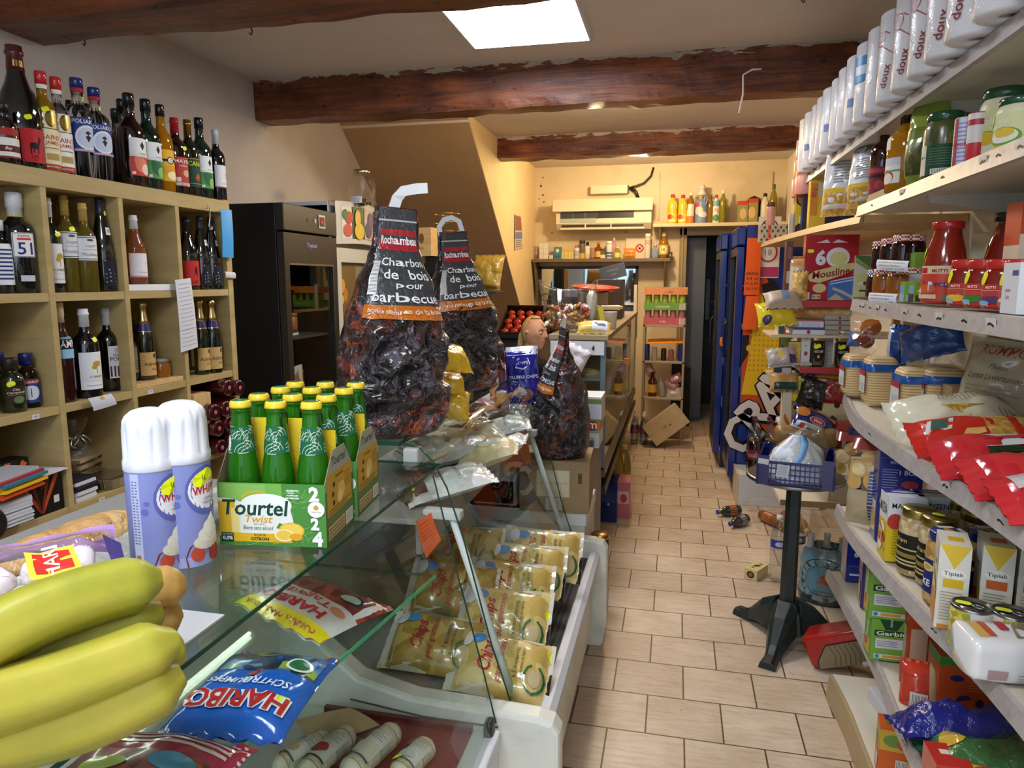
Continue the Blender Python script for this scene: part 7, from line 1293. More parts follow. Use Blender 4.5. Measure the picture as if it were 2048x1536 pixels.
rb('blank white card box right of the grey patterned cartons',1588,428,.62,1.796,.05,.03,'s#d3cbb8')
rl_('pinkish jar with a brown lid on the grey patterned cartons',1543,404,.60,1.9085,17,SQ,'s#b88a84',SQL,'s#5a3024',[],name='jar')
NG=[('r',0,0,1,.3,'pasta'),('r',0,.28,1,.34,'g#d8b83a'),('p',[(.1,.96),(.9,.96),(.5,.8)],'g#6a6e76')]+lines(.35,.85,.4,.72,9,'g#8a8c94',.35)+[('t','ICI',.25,.8,.06,'g#3a3c44')]
pouch('white and yellow pasta pouch, left of two on the second shelf',1690,276,.70,Z2,.16,.07,'g#dcdde0',NG,84,-30,seed=110,g='pasta pouches on the second shelf')
pouch('white and yellow pasta pouch, right of two on the second shelf',1742,282,.715,Z2,.16,.07,'g#dcdde0',NG,84,-50,seed=111,g='pasta pouches on the second shelf')
m=MB();p=Xp(1712,380,.75);m.box(.675,2.55,1.8289,.95,2.9,1.834,'kraftl');m.box(.672,2.55,1.8289,.676,2.9,1.855,'kraftl');single('display_tray',m,'open cardboard tray under the pasta pouches','tray')
t=bottle('dark red grenadine bottle with a fruit label',1772,238,.715,Z2,48,'round','D#2c0608','g#1c1416',[(1.3,.06,.42,'p#7c1a2c',[('e',.3,.3,.2,.2,'p#a83a3c'),('e',.6,.2,.2,.16,'p#8c2434'),('e',.75,.4,.15,.16,'p#b84a44'),('r',0,.66,1,.74,'p#2c0a10'),('r',.1,.8,.9,.95,'p#a83a48')],-.2)],-50)
t=bottle('large golden oil bottle with black cap and white label',1818,214,.70,Z2,68,'bordeaux','L#e09a1c','g#17161a',[(.9,.1,.4,'p#e2e0d6',[('r',.4,.7,1,1,'p#c9ccd2'),('e',.5,.25,.3,.3,'p#c03a44'),('e',.55,.2,.22,.22,'p#e8d8c8'),('r',0,.45,1,.52,'p#6a9a4a')],-.5),(.6,.5,.72,'p#e4e0d4',[('r',0,.7,1,.9,'p#b83a3c')],-.9)],-50,name='oil_bottle')
PROF['pourer']=PROF['bordeaux']
pouch('green olive pouch with a twisted top left of the gherkin jar',1862,188,.715,Z2,.13,.05,'g#8a9c3a',[('r',.1,.05,.9,.45,'olives'),('r',.1,.5,.9,.62,'g#6a7c2c')],84,-55,seed=112,waist=.25)
rl_('big gherkin jar with dark green lid',1893,226,.715,Z2,74,JAR,'olives',LID,'g#1c4a2c',[(1.1,.05,.5,'p#24482c',[('r',0,0,.35,1,'p#d8d4b8'),('t','CORN',.18,.6,.1,'p#2c3a24',{'rot':8}),('r',.5,.02,.95,.2,'p#e2e2da'),('r',.53,.04,.92,.18,'barcode')]+lines(.45,.95,.3,.9,7,'p#5a7a5c',.3),.1)])
pouch('green pouch with a torn tip standing behind the gherkin jar',1942,176,.85,Z2,.12,.05,'g#7a9436',[],86,-60,seed=113,waist=.3)
rl_('striped white, blue and red tomato paste can',1932,236,.715,Z2,36,[(0,0),(.96,0),(1,.01),(1,.99),(.96,1),(.9,.985),(0,.985)],'s#c9cbe0',None,None,[(1.6,.02,.98,'s#d0d2e6',[('r',0,.08*i,1,.08*i+.03,'s#8c92c4')for i in range(1,12)]+[('r',.35,0,.5,1,'s#a8343c'),('t','double',.65,.5,.1,'s#b02c34')],0)],name='can',cat='can')
rl_('red and white tomato can right of the striped one',1958,226,.725,Z2,34,[(0,0),(.96,0),(1,.01),(1,.99),(.96,1),(.9,.985),(0,.985)],'s#c8343a',None,None,[(1.6,.45,.98,'s#dcd8d4',[('r',0,.6,1,.8,'s#b8323a')],0)],name='can',cat='can')
MAY=[(1.2,.06,.72,'p#d2d4a0',[('p',[(.05,.62),(.95,.55),(.95,.95),(.05,.98)],'p#1a4a34'),('t','alafa',.5,.78,.13,'p#e6e8dc',{'sh':.3}),('e',.5,.33,.34,.26,'p#6a9c3c'),('e',.5,.36,.28,.2,'p#e3e4d2'),('e',.52,.44,.2,.13,'p#dcb83a'),('r',0,0,1,.1,'p#d8b02c')],0)]
rl_('mayonnaise jar with green lid, at the back left of the two',2012,178,.78,Z2,84,JAR,'s#d8d2ac',LID,'g#1a4a30',MAY,g='mayonnaise jars',rz=-60)
rl_('mayonnaise jar with green lid, in front at the right of the two',2044,196,.73,Z2,84,JAR,'s#d8d2ac',LID,'g#1a4a30',MAY,g='mayonnaise jars',rz=-60,price=(-.9,.6,50))
Z3=1.4835
JS='jam jars on the middle shelf'
def jam(label,px,py,X,z,k,lid,price=None):return rl_(label,px,py,X,z,44,SQ,k,SQL,lid,[],g=JS,price=price,h=.105)
jam('orange jam jar with a blue gingham lid at the back left of the lower layer',1757,556,.76,Z3,'jam','ginghamb')
for i,(px,X)in enumerate(((1770,.705),(1798,.715),(1822,.73))):jam('orange jam jar of the lower layer, %s of three'%['left','middle','right'][i],px,553,X,Z3,'jamo','ginghamr',(-.6,.9,40)if i==0 else None)
for i,(px,X)in enumerate(((1768,.76),(1785,.74),(1808,.72),(1828,.75))):jam('dark jam jar of the upper layer, %s of four'%['first','second','third','fourth'][i],px,490,X,Z3+.106,'jam','ginghamr')
def note(label,px0,px1,py0,py1,X):
 a,b,c,d=Xp(px0,py1,X),Xp(px1,py1+4,X-.0),Xp(px1,py0+3,X),Xp(px0,py0,X);S=Fn(lambda u,v:a.lerp(b,u).lerp(d.lerp(c,u),v),(b-a).length,(d-a).length)
 return sheet('price_card',label,'card',[a,b,c,d],'p#d3dae6',lay=[('t','confiture maison',.5,.8,.16,'p#2c2f3c',{'sh':.4,'b':-.004,'w':.86}),('t','abricot fraise',.45,.5,.16,'p#2c2f3c',{'sh':.4,'b':-.004,'w':.7}),('t','le pot 3,50',.55,.2,.16,'p#2c2f3c',{'sh':.4,'b':-.004,'w':.7})])
note('handwritten white card in front of the lower jam jars',1739,1795,585,606,.625);note('handwritten white card in front of the upper jam jars',1755,1818,519,540,.675)
rb('small white box beside the lower jam jars',1835,548,.74,Z3,.05,.05,'s#d6d8dc')
rb('lime green soup carton leaning by the tomato sauce',1846,505,.76,Z3,.06,.06,'g#7fa83a',[('r',0,.0,1,.45,'g#5c8c34'),('r',.1,.5,.9,.6,'g#a8c86a')],[('r',.1,.1,.9,.5,'g#4a7a2c')],cat='carton')
for i,(px,X)in enumerate(((1824,.70),(1843,.705))):rb(['lime and blue small carton, left of two by the jam','lime and dark small carton, right of two by the jam'][i],px,563,X,Z3,.05,.045,'g#86ac3c',[('r',0,.45,1,.8,'s#6aa0c8'),('r',0,.0,1,.4,['s#8cb8d4','s#2a2c3a'][i])],[('r',.1,.05,.9,.35,['s#a8c8dc','s#3a3c4c'][i]),('r',.2,.5,.8,.6,'s#e6e8dc')],cat='carton')
TL=lambda a,b,c:(1.3,.05,.5,'s#c03028',[('t','MUTTI',.5,.86,.12,'s#ecdcd4',{'b':.03}),('r',0,.72,1,.74,'s#e8d0b0')]+[('r',0,.5+.05*i,1,.52+.05*i,'s#d8605a')for i in range(4)]+[('p',[(0,0),(1,0),(1,.42),(.6,.5),(0,.4)],a),('e',.5,.3,.3,.16,b),('e',.35,.18,.16,.1,c)]+nut(.35,.05),0)
rl_('tall tomato pulp bottle with red lid and red and white label',1898,442,.725,Z3,78,PAS,'tomato',PASL,'g#b3221c',[(1.4,.03,.46,'s#c8402c',[('r',0,.78,1,1,'s#d8c8a0'),('r',.05,.8,.4,.95,'s#b0242c'),('t','MUTTI',.62,.86,.1,'s#8c1c1c',{'b':.03}),('e',.2,.5,.16,.12,'s#b83a28'),('e',.4,.35,.18,.14,'s#d05a3a'),('e',.15,.28,.14,.12,'s#e8c8a8'),('p',[(.45,.3),(1,.42),(1,.62),(.45,.56)],'s#d3dcec'),('t','POLPA',.72,.48,.12,'s#1c2c6c',{'b':.02}),('r',.05,.08,.6,.2,'s#d8c4a8'),('e',.8,.12,.12,.09,'s#4a8a5a')],0)],rz=-50,name='bottle',cat='bottle',price=(-.9,.62,60))
for i,(px,X,lb,a,b,c)in enumerate(((1938,.705,'squat red sauce jar with yellow label, first right of the tall bottle','s#d89a2c','s#e8b83c','s#7ab0d0'),(1972,.71,'squat red sauce jar with green basil label, second right of the tall bottle','s#5a9c3c','s#3a7c2c','s#7ab0d0'),(2012,.715,'squat red sauce jar with purple aubergine label, third right of the tall bottle','s#4a2c5a','s#5a3a6c','s#7ab0d0'),(2052,.72,'squat red sauce jar at the right edge of the photo','s#d89a2c','s#e8d8a0','s#c85a3c'))):
 rl_(lb,px,518,X,Z3,(62,62,70,76)[i],SQ,'tomato',SQL,'g#c02822',[TL(a,b,c)],rz=-58,g='squat sauce jars',price=(-.5,.62,70))
rl_('rounded passata bottle with navy lid at the back of the middle shelf',2030,424,.86,Z3,92,PAS,'tomato',PASL,'g#1c2038',[],rz=-50,name='bottle',cat='bottle',price=(-1.0,.6,60))
rb('white and orange carton at the right edge of the middle shelf',2060,525,.665,Z3,.06,.07,'s#d8dade',[('t','pates',.4,.45,.09,'s#d0682c'),('t','bio',.4,.33,.09,'s#d0682c'),('r',.6,.75,.95,.85,'s#3a4a8c')],[('t','dres',.5,.45,.09,'s#d0682c'),('t','tres',.5,.33,.09,'s#d0682c'),('r',.3,.75,.7,.85,'s#3a4a8c')],cat='carton')
rb('cream and red carton at the right edge above the sauce jars',2070,405,.8,Z3,.08,.08,'s#d8ccb0',[('r',0,.6,1,1,'s#c8482c')],[('r',0,.7,1,1,'s#c8482c'),('e',.4,.4,.3,.1,'s#b83a34')],cat='carton')
m=MB();m.box(.88,1.85,Z3,1.03,2.25,1.70,'kraftl');m.box(.885,2.3,Z3,1.03,2.5,1.69,'s#cdc6b4');single('back_carton',m,'pale cartons stored at the back of the middle shelf','cartons',bevel=.003)
Z4=1.1085
def loafbag(label,px,py,X,z,w,d,h,seed,rz=0,band=True,tied=False):
 p=Zp(px,py,z)if X is None else Xp(px,py,X);t=thing('sliced_bread',label,'bread',(p.x,p.y,z),R(rz),'sliced bread bags')
 m=MB();m.rbox(-w/2,-d/2,.004,w/2,d/2,h*.86,'toast',.022,4);m.build('loaf',t)
 def sk(u,v):
  a=2*PI*u;c,s_=cos(a),sin(a);q=max(abs(c),abs(s_));k=1.0 if v<.74 else 1-(v-.74)/.26*.75;n_=.004*noise.noise(V((c*4+seed,s_*4,v*8)))
  return V(((w/2+.004)*k*math.copysign(min(1,abs(c)*1.25),c)+n_,(d/2+.004)*k*math.copysign(min(1,abs(s_)*1.25),s_)+n_,h*v))
 m=MB();m.grid(sk,40,24,'filmclear');m.build('film',t)
 if band:
  m=MB();m.grid(lambda u,v:sk(u,.62+.13*v)*1.0+V((sk(u,.66).x*.012,sk(u,.66).y*.012,0)),40,3,'g#1f5aa8');m.build('blue_band',t)
  m=MB();S=Plane((-w/2-.006,d/2-.004,.0),(0,-1,0),(0,0,1),d-.01,h*.66);m.dec(S,[('r',.1,.35,.9,.9,'s#d6d8da'),('r',.1,.8,.9,.95,'s#b03038'),('r',.2,.4,.8,.6,'s#b8c0b8')]);m.build('label',t)
 if tied:
  m=MB();m.lathe([(.03,h*.97),(.014,h*1.02),(.03,h*1.08),(.06,h*1.2),(.07,h*1.3)],'filmclear',24,rfn=lambda a,z:1+.2*sin(a*5));m.build('gathered_top',t)
 return t
loafbag('sliced bread bag with blue band, farthest left behind the others',1712,790,.685,Z4,.1,.11,.19,1,0,tied=True)
loafbag('sliced bread bag with blue band nearest the shelf edge',1755,808,.715,Z4,.1,.1,.2,2)
loafbag('sliced bread bag with blue band in the middle of the shelf',1830,795,.76,Z4,.11,.12,.19,3,tied=True);loafbag('sliced bread bag with blue band, rightmost of the four',1880,800,.82,Z4,.11,.12,.2,4)
packet('bun_bag','knotted bag top with orange buns and a blue flap above the bread','bag',.13,.14,.08,'filmclear',[('p',[(0,.5),(.5,.4),(.45,.1),(0,.05)],'g#2a62b0'),('e',.65,.7,.3,.25,'g#a8602c'),('e',.62,.3,.25,.2,'g#8c3a24')],Xp(1733,668,.76),(R(82),R(8),R(-30)),seed=120,amp=1)
packet('blue_bag','dark blue bag end gathered above the middle bread','bag',.2,.12,.07,'f#1d4a90',[],Xp(1862,680,.80),(R(70),R(-18),R(-40)),seed=121,amp=1.3)
packet('blue_striped_packet','blue and white striped packet standing upright by the bread','packet',.07,.15,.05,'g#1f4f9c',[('r',.05,0,.3,1,'g#d2d4d8')],Xp(1796,690,.80),(R(88),0,R(-40)),seed=122,amp=.4)
m=MB();m.box(.80,2.3,Z4,1.02,2.95,Z4+.13,'kraft');single('low_carton',m,'brown carton at the back of the bread shelf','carton',bevel=.003)
RU=lambda:[('t','RUMMO',.5,.88,.1,'g#b0402c',{'w':.6}),('t','Pasta',.5,.72,.05,'g#8c8470',{'sh':.3}),('t','Lenta Lavorazione',.5,.62,.06,'g#6a6452',{'sh':.35,'b':0,'w':.7})]+lines(.15,.85,.3,.54,6,'g#a09880',.3)
def lying(label,ps,z,t_,k,shapes,seed,name='pasta_bag',cat='pasta',lift=0,g=None,amp=.55,tilt=0,kf=None):
 ""
 q=[Zp(x,y,z+lift)for x,y in ps];c=sum(q,V())/4;wv=(q[1]-q[0]+q[2]-q[3])/2;hv=(q[3]-q[0]+q[2]-q[1])/2;hv.z+=tilt
 return packet(name,label,cat,abs(wv.length),hv.length,t_,k,shapes,(c.x,c.y,z+lift+t_*.32),rotm(wv,hv),seed=seed,group=g,amp=amp,kf=kf)
def lay_y(label,px,py,X,z,w,L,t_,k,sh,seed,yaw=0,roll=0,lift=0,name='pasta_bag',cat='pasta',g=None,amp=.5):
 ""
 p=Zp(px,py,z+lift);a=R(yaw);hv=V((cos(a),sin(a),.02));wv=V((sin(a)*cos(R(roll)),-cos(a)*cos(R(roll)),sin(R(roll))));c=V((p.x,p.y,z+lift+t_*.34))+hv*(L*.5-.02)
 return packet(name,label,cat,w,L,t_,k,sh,c,rotm(wv,hv),seed=seed,group=g,amp=amp)
lay_y('cream pasta bag with red lettering lying on the bread shelf',1795,880,None,Z4,.19,.36,.12,'g#dad6bc',[('p',[(.5,.3),(.95,.36),(.9,.62),(.5,.6)],'pastalong'),('t','RUMMO',.25,.8,.07,'g#b0402c',{'rot':90,'w':.5}),('t','RUMMO',.75,.9,.05,'g#b0402c',{'rot':60}),('l',[(.8+.05*cos(q),.2+.03*sin(q))for q in range(7)],.002,'g#5a5a50')]+lines(.08,.38,.3,.62,10,'g#b8a888',.4)+lines(.55,.9,.68,.82,4,'g#8a8a7c',.3),130,8,-32)
packet('pasta_bag','upright beige pasta bag with red lettering behind the lying one','pasta',.2,.3,.1,'g#bcb298',RU(),Xp(1995,785,.90),(R(78),R(6),R(-38)),seed=131,amp=.9)
packet('clear_bag','milky clear bag at the back of the bread shelf','bag',.2,.2,.08,'filmdull',[],Xp(1930,705,.96),(R(80),0,R(-45)),seed=132,amp=1.1)
PR=lambda a='pasta':[('r',0,.0,1,.42,'g#c2281f'),('r',.04,.42,.96,.86,a),('r',0,.86,1,1,'g#b8281f'),('p',[(.25,.12),(.55,.08),(.6,.22),(.3,.26)],'g#c9ccc8'),('p',[(.28,.14),(.52,.11),(.56,.2),(.32,.23)],'g#3a5a4a'),('p',[(.62,.3),(.8,.26),(.76,.4),(.66,.4)],'g#d8b060'),('t','PANZANI',.5,.9,.05,'g#e8dcd0')]
PG='red pasta packets on the bread shelf'
lay_y('red pasta packet with bow shaped pasta, topmost of the red packets',1835,905,None,Z4,.15,.38,.09,'g#c2281f',PR(),140,2,-26,g=PG)
lay_y('red pasta packet with a white and green label, second of the row',1880,945,None,Z4,.14,.38,.085,'g#b8242c',[('r',0,0,1,.28,'g#c02a30'),('p',[(.1,.28),(.6,.26),(.55,.6),(.1,.62)],'g#d4d8de'),('r',.28,.28,.36,.6,'g#b02a30'),('r',.6,.26,1,.9,'g#1f3a26'),('r',.05,.62,.95,.9,'pastalong')],141,2,-24,g=PG)
lay_y('red pasta packet with long tubes, third of the row',1945,985,None,Z4,.14,.38,.085,'g#b8242c',[('r',0,0,1,.3,'g#c22c30'),('r',.05,.3,.95,.8,'pastalong'),('r',.0,.2,.15,.9,'g#1f3a26')],142,2,-22,g=PG)
lay_y('red pasta packet nearest the camera on the bread shelf',2010,1030,None,Z4,.14,.36,.08,'g#b8242c',[('r',0,0,1,.4,'g#c22c30'),('r',.05,.4,.95,.8,'pastalong'),('r',.1,.1,.5,.25,'f#c9c0c0')],143,2,-20,g=PG)
Z5=.7585
def g5(px,py,h=0):return Zp(px,py,Z5+h)
def stand(label,px,py,z,w,h,t_,k,sh,rz=-40,rx=84,seed=0,g=None,name='toast_bag',cat='toast',amp=.5,price=None):
 p=Zp(px,py,z);return packet(name,label,cat,w,h,t_,k,sh,(p.x,p.y,z+h*.5*sin(R(rx))+.001),(R(rx),0,R(rz)),seed=seed,group=g,amp=amp,price=price)
TB=[('r',0,0,1,.4,'g#b8a888'),('e',.3,.62,.24,.1,'s#cda868'),('e',.32,.62,.18,.07,'s#e6cf9c'),('e',.7,.52,.22,.1,'s#c09858'),('e',.55,.74,.2,.08,'s#b88c4c'),('e',.25,.48,.2,.08,'s#c89e5c'),('r',.62,.05,.85,.62,'g#2a2f5c')]+[('r',.63,.08+.035*i,.84,.09+.035*i,'g#b8bcd0')for i in range(15)]+[('r',.1,.82,.9,.92,'g#8c3a34'),('r',.4,.9,.9,1,'g#20264c')]
stand('clear and kraft bag of round toasts, left of the two',1695,1006,.60,.15,.33,.1,'filmclear',TB,-18,seed=150,g='toast bags')
stand('clear and kraft bag of round toasts, right of the two',1733,1048,Z5-.0,.13,.30,.09,'filmclear',TB,-30,seed=151,g='toast bags')
def c5(label,px,py,w,d,h,k,left=(),front=(),top=(),rz=0,z=Z5,name='carton',cat='box',g=None,price=None):
 p=Zp(px,py,z);return carton(name,label,cat,w,d,h,k,(p.x+w/2,p.y+d/2,z+.0006),rz,front,left,top,group=g,price=price)
c5('tall dark blue box with an oval red label',1750,1080,.12,.075,.30,'g#232f7c',[('r',.1,.08,.9,.3,'g#c9a04a'),('r',.2,.3,.9,.4,'g#c8ccd8')],[('r',0,.86,1,.87,'g#3a4894'),('t','BISCOTTES',.5,.82,.03,'g#b8bcd8'),('e',.5,.42,.44,.13,'g#d8c8cc'),('e',.5,.42,.41,.115,'g#9c2230'),('t','Roger',.5,.41,.1,'g#ece4e4',{'w':.66}),('t','1 BON',.7,.72,.05,'g#dfe0ea'),('e',.72,.6,.2,.04,'g#b84a4c')]+lines(.08,.45,.52,.76,9,'g#8c94c4',.3),rz=R(-4))
MZ=dict(left=[('r',0,0,1,.6,'s#dcc020'),('r',0,.6,1,1,'s#dfe0e2'),('t','MAIZENA',.5,.78,.16,'s#1c1c22',{'w':.88,'b':.01}),('e',.5,.48,.3,.08,'s#e6e4dc'),('e',.3,.22,.26,.12,'s#e8e6dc'),('l',[(.1,.52),(.45,.44),(.7,.36)],.006,'s#b83228'),('e',.72,.33,.18,.07,'s#b83228'),('l',[(.3,.3),(.6,.22),(.95,.14)],.006,'s#d87a24'),('e',.24,.3,.16,.07,'s#d87a24')],front=[('r',0,0,1,.6,'s#d8bc20'),('r',0,.6,1,1,'s#d6d7da'),('t','MAIZENA',.5,.86,.08,'s#1c1c22',{'w':.8}),('e',.2,.62,.2,.12,'s#b83a34')]+lines(.15,.85,.1,.5,9,'s#a8922c',.3),top=[('r',0,.5,1,1,'s#3a3aa0'),('e',.5,.7,.3,.12,'s#c9c4b8')])
c5('yellow and white starch box with spoons, nearest the shelf edge',1768,1122,.1,.075,.19,'s#dfe0e2',g='starch boxes',**MZ);c5('yellow and white starch box behind the first',1828,1122,.1,.075,.19,'s#dfe0e2',g='starch boxes',**MZ)
def j5(label,px,py,wpx,h,prof,k,lidp,lidk,labs,g=None,z=Z5,rz=-55,top=None):
 p=Zp(px,py,z);r=wpx*m_px(p)/2;t=thing('jar',label,'jar',(p.x,p.y,z+.0006),R(rz),g);MB().lathe([(a*r,b*h)for a,b in prof],k,28).build('glass_body',t);MB().lathe([(a*r,b*h)for a,b in lidp],lidk,28).build('lid',t)
 for half,z0,z1,base,sh,a0 in labs:m=MB();m.dec(Cyl(r,half,z0*h,z1*h,lambda q:rad_at(prof,q/h)*r,a0=a0),[('r',0,0,1,1,base)]+list(sh),.0004,2);m.build('label',t)
 if top:m=MB();S=Plane((-r,-r,h+.0006),(1,0,0),(0,1,0),2*r,2*r);top(m,S,r);m.build('price_sticker' if top is pst else 'lid_print',t)
 return t
def pst(m,S,r):sticker(m,S,.45,.5,.03,.02,rot=10)
def swirl(m,S,r):m.dec(S,[('p',[(.1,.5),(.3,.85),(.45,.8),(.25,.45)],'g#dfe2ea'),('p',[(.5,.9),(.85,.75),(.8,.65),(.5,.75)],'g#dfe2ea'),('p',[(.35,.2),(.75,.15),(.7,.3),(.4,.35)],'g#dfe2ea'),('e',.5,.5,.16,.08,'g#c9a03a')])
BL=[(1.3,.1,.62,'p#1c1814',[('t','Cofram',.45,.82,.14,'p#cdb878',{'sh':.15}),('l',[(.1,.7),(.5,.66),(.9,.72)],.003,'p#cdb878'),('r',.1,.56,.9,.6,'p#cdb878'),('r',0,.34,1,.46,'p#8a7a3c'),('r',.1,.22,.9,.27,'p#cdb878'),('r',.1,.12,.9,.17,'p#cdb878')],-.35)]
GB='white bean jars'
j5('white bean jar with gold lid and black label, leftmost',1828,1145,66,.185,JAR,'beans',LID,'m#a89a5c',BL,GB);j5('white bean jar with gold lid and lime sticker, in front',1868,1168,68,.185,JAR,'beans',LID,'m#a89a5c',BL,GB,top=pst)
j5('white bean jar with gold lid and lime sticker, behind the front one',1915,1125,66,.185,JAR,'beans',LID,'m#a89a5c',BL,GB,top=pst);j5('white bean jar with gold lid and lime sticker, right of the front one',1945,1155,68,.185,JAR,'beans',LID,'m#a89a5c',BL,GB,top=pst);j5('white bean jar with gold lid at the very back',1900,1085,60,.185,JAR,'beans',LID,'m#a89a5c',[],GB)
CL=[(1.2,.16,.62,'p#1f2c6c',[('e',.5,.76,.2,.12,'p#d8c890'),('e',.5,.76,.1,.07,'p#c9a03a'),('t','KE',.5,.3,.2,'p#e4e8f0',{'b':.03})],-.35)]
j5('chick pea jar with a blue and white lid, left of two',1885,1205,74,.185,JAR,'chick',LID,'g#1c2c74',CL,'chick pea jars',top=swirl);j5('chick pea jar with a blue and white lid, right of two',1962,1205,74,.185,JAR,'chick',LID,'g#1c2c74',CL,'chick pea jars',top=swirl)
def tip(label,px,py,c1,c2):c5(label,px,py,.062,.105,.2,'s#dcd8ca',[('p',[(0,.3),(1,.5),(1,.0),(0,0)],c1),('e',.5,.72,.4,.14,'s#d8d4d0'),('t','Tipiak',.5,.72,.08,'s#3a3a3c',{'w':.6}),('p',[(0,.55),(1,.3),(1,.45),(0,.66)],'s#d8b82c')],[('p',[(0,1),(1,1),(.5,.72)],'s#dcb826'),('e',.5,.66,.4,.06,'s#ece8dc'),('t','Tipiak',.5,.66,.06,'s#3a3a3c',{'w':.64}),('r',.18,.5,.82,.6,c2)]+lines(.12,.88,.1,.46,10,'s#b0a890',.3)+[('r',.1,.0,.9,.05,c1)],[('r',.3,.3,.8,.6,c2)],R(-14),g='grain cartons')
tip('grain carton with a yellow label, left of the three',1880,1258,'s#c9822c','s#d8b01c');tip('grain carton with an orange label, middle of the three',1966,1262,'s#c9602c','s#c8622c');tip('grain carton with an orange label, right of the three',2040,1272,'s#c9602c','s#c8622c')
def can5(label,px,py,lab):
 p=Zp(px,py,Z5);r=37*m_px(p);h=.1;t=thing('can',label,'can',(p.x,p.y,Z5+.0006),R(-45),'vegetable cans');MB().lathe([(0,0),(r*.97,0),(r,.003),(r,h-.003),(r*.97,h),(r*.93,h),(r*.91,h-.006),(r*.6,h-.006),(r*.58,h-.004),(0,h-.004)],'m#8a8b8c',32).build('can_body',t)
 m=MB();m.dec(Cyl(r,1.9,.006,h-.006),[('r',0,0,1,1,'veg')]+lab);m.build('label',t);m=MB();m.tube([(.3*r+.3*r*cos(q*PI/6),.0+.18*r*sin(q*PI/6),h-.001)for q in range(12)],.0015,'m#a8a9a8',6,True);m.build('ring_pull',t)
 m=MB();sticker(m,Plane((-r,-r,h-.0035),(1,0,0),(0,1,0),2*r,2*r),.3,.45,.03,.018,rot=25);m.build('price_sticker',t)
can5('mixed vegetable can with lime sticker, left of two',1936,1296,[('r',.6,0,1,1,'s#d2cfc8'),('r',.62,.1,.95,.5,'s#b8b4a8')]);can5('mixed vegetable can with lime sticker, right of two',2016,1312,[('r',.0,.5,.5,1,'s#d8d4cc'),('r',.1,.55,.4,.75,'s#a8283a')])
def wpack(label,px,py,rz,seed):
 p=Zp(px,py,Z5);t=thing('flour_pack',label,'flour',(p.x+.09,p.y+.03,Z5+.0008),R(rz));
 def f(u,v):
  a=2*PI*u;c,s_=cos(a),sin(a);e=min(1,v*(1-v)*16)**.4;n_=1+.05*noise.noise(V((c*2,s_*2,v*4+seed)));return V(((v-.5)*.22,.055*math.copysign(abs(c)**.45,c)*e*n_,.045+.045*math.copysign(abs(s_)**.45,s_)*e*n_))
 m=MB();m.grid(f,36,24,'g#dcdad8',flip=False)
 S=Fn(lambda u,v:f(.36-.22*v,.1+.8*u),.18,.1);m.dec(S,[('r',.05,.3,.16,.95,'s#c9a04a'),('r',.16,.35,.24,.95,'s#b8503a'),('t','Ble',.68,.55,.5,'s#8a7a60',{'sh':.4,'b':0}),('r',.34,.5,.44,.95,'s#b02c3c')],.001)
 S2=Fn(lambda u,v:f(.64-.26*v,.1+.8*u),.18,.1);m.dec(S2,[('r',.7,.1,.95,.6,'s#b8986a'),('r',.1,.2,.3,.5,'s#a88a88')]+lines(.4,.65,.1,.5,4,'s#a8a49c',.3),.001);m.build('pack',t)
wpack('white paper wrapped flour pack near the shelf edge',1935,1352,4,1)
packet('rice_bag','cream and deep blue bag standing at the right edge of the fifth shelf','bag',.15,.22,.08,'g#1f2474',[('r',0,.25,1,.8,'g#d8c48c'),('e',.3,.4,.25,.12,'g#8a6a3c'),('e',.6,.34,.2,.1,'g#c98a4a'),('e',.75,.62,.3,.16,'g#d88a2c'),('t','12',.8,.62,.1,'g#e8e0d0')],V((.74,1.36,Z5+.085)),(R(62),R(0),R(-40)),seed=160)
Z6=.3685
def c6(*a,**k):return c5(*a,z=Z6,**k)
c6('deep blue salt box standing at the far end of the sixth shelf',1690,1162,.07,.08,.2,'g#1d2f86',[('r',.2,.1,.8,.14,'g#a8b4d8')],[('e',.5,.55,.12,.05,'g#c9d2e8'),('r',.2,.12,.8,.16,'g#c9d2e8'),('r',.1,.3,.9,.34,'g#3a4c9c')])
c6('purple cracker box leaning beside the salt box',1722,1216,.09,.07,.2,'g#4a2c78',[('r',0,.6,1,1,'g#d8d2c8'),('r',0,.62,1,.8,'g#a83a3c'),('e',.5,.25,.3,.2,'g#c99a4a'),('e',.5,.3,.25,.16,'g#dcbc78')],[('r',0,.5,1,.9,'g#3c3478'),('e',.5,.3,.3,.15,'g#dcbc78')],[('r',0,0,1,1,'s#b8c09c'),('r',.2,.3,.8,.7,'g#5a2c68')],R(-6))
GA=dict(left=[('r',0,0,1,1,'s#5a9a34'),('r',.1,.1,.9,.45,'s#c9b87a'),('e',.4,.3,.3,.14,'s#b85a3a'),('e',.65,.22,.2,.1,'s#d8a83a'),('t','Garbit',.5,.7,.14,'s#e8ece0',{'rot':80})],front=[('r',0,0,1,1,'s#74aa3c'),('p',[(.35,.75),(.65,.75),(.8,1),(.2,1)],'s#1c4a2c'),('t','Garbit',.5,.92,.05,'s#e6eadc',{'rot':-90}),('r',.08,.6,.92,.74,'s#1c4a2c'),('t','Garbit',.5,.67,.1,'s#eef0e6',{'w':.74,'b':.02}),('r',.12,.3,.8,.54,'s#d3d6da')]+lines(.16,.74,.34,.5,4,'s#6a6c74',.3)+[('r',.1,.06,.9,.16,'s#dcdcd4'),('r',.3,.08,.8,.14,'s#d8a02c'),('e',.18,.11,.06,.04,'s#4a7ac0')],top=[('r',0,0,1,1,'s#1c3a24')])
c6('green couscous box on top of another with a white label',1738,1318,.115,.07,.135,'s#6aa03a',g='green couscous boxes',**GA)
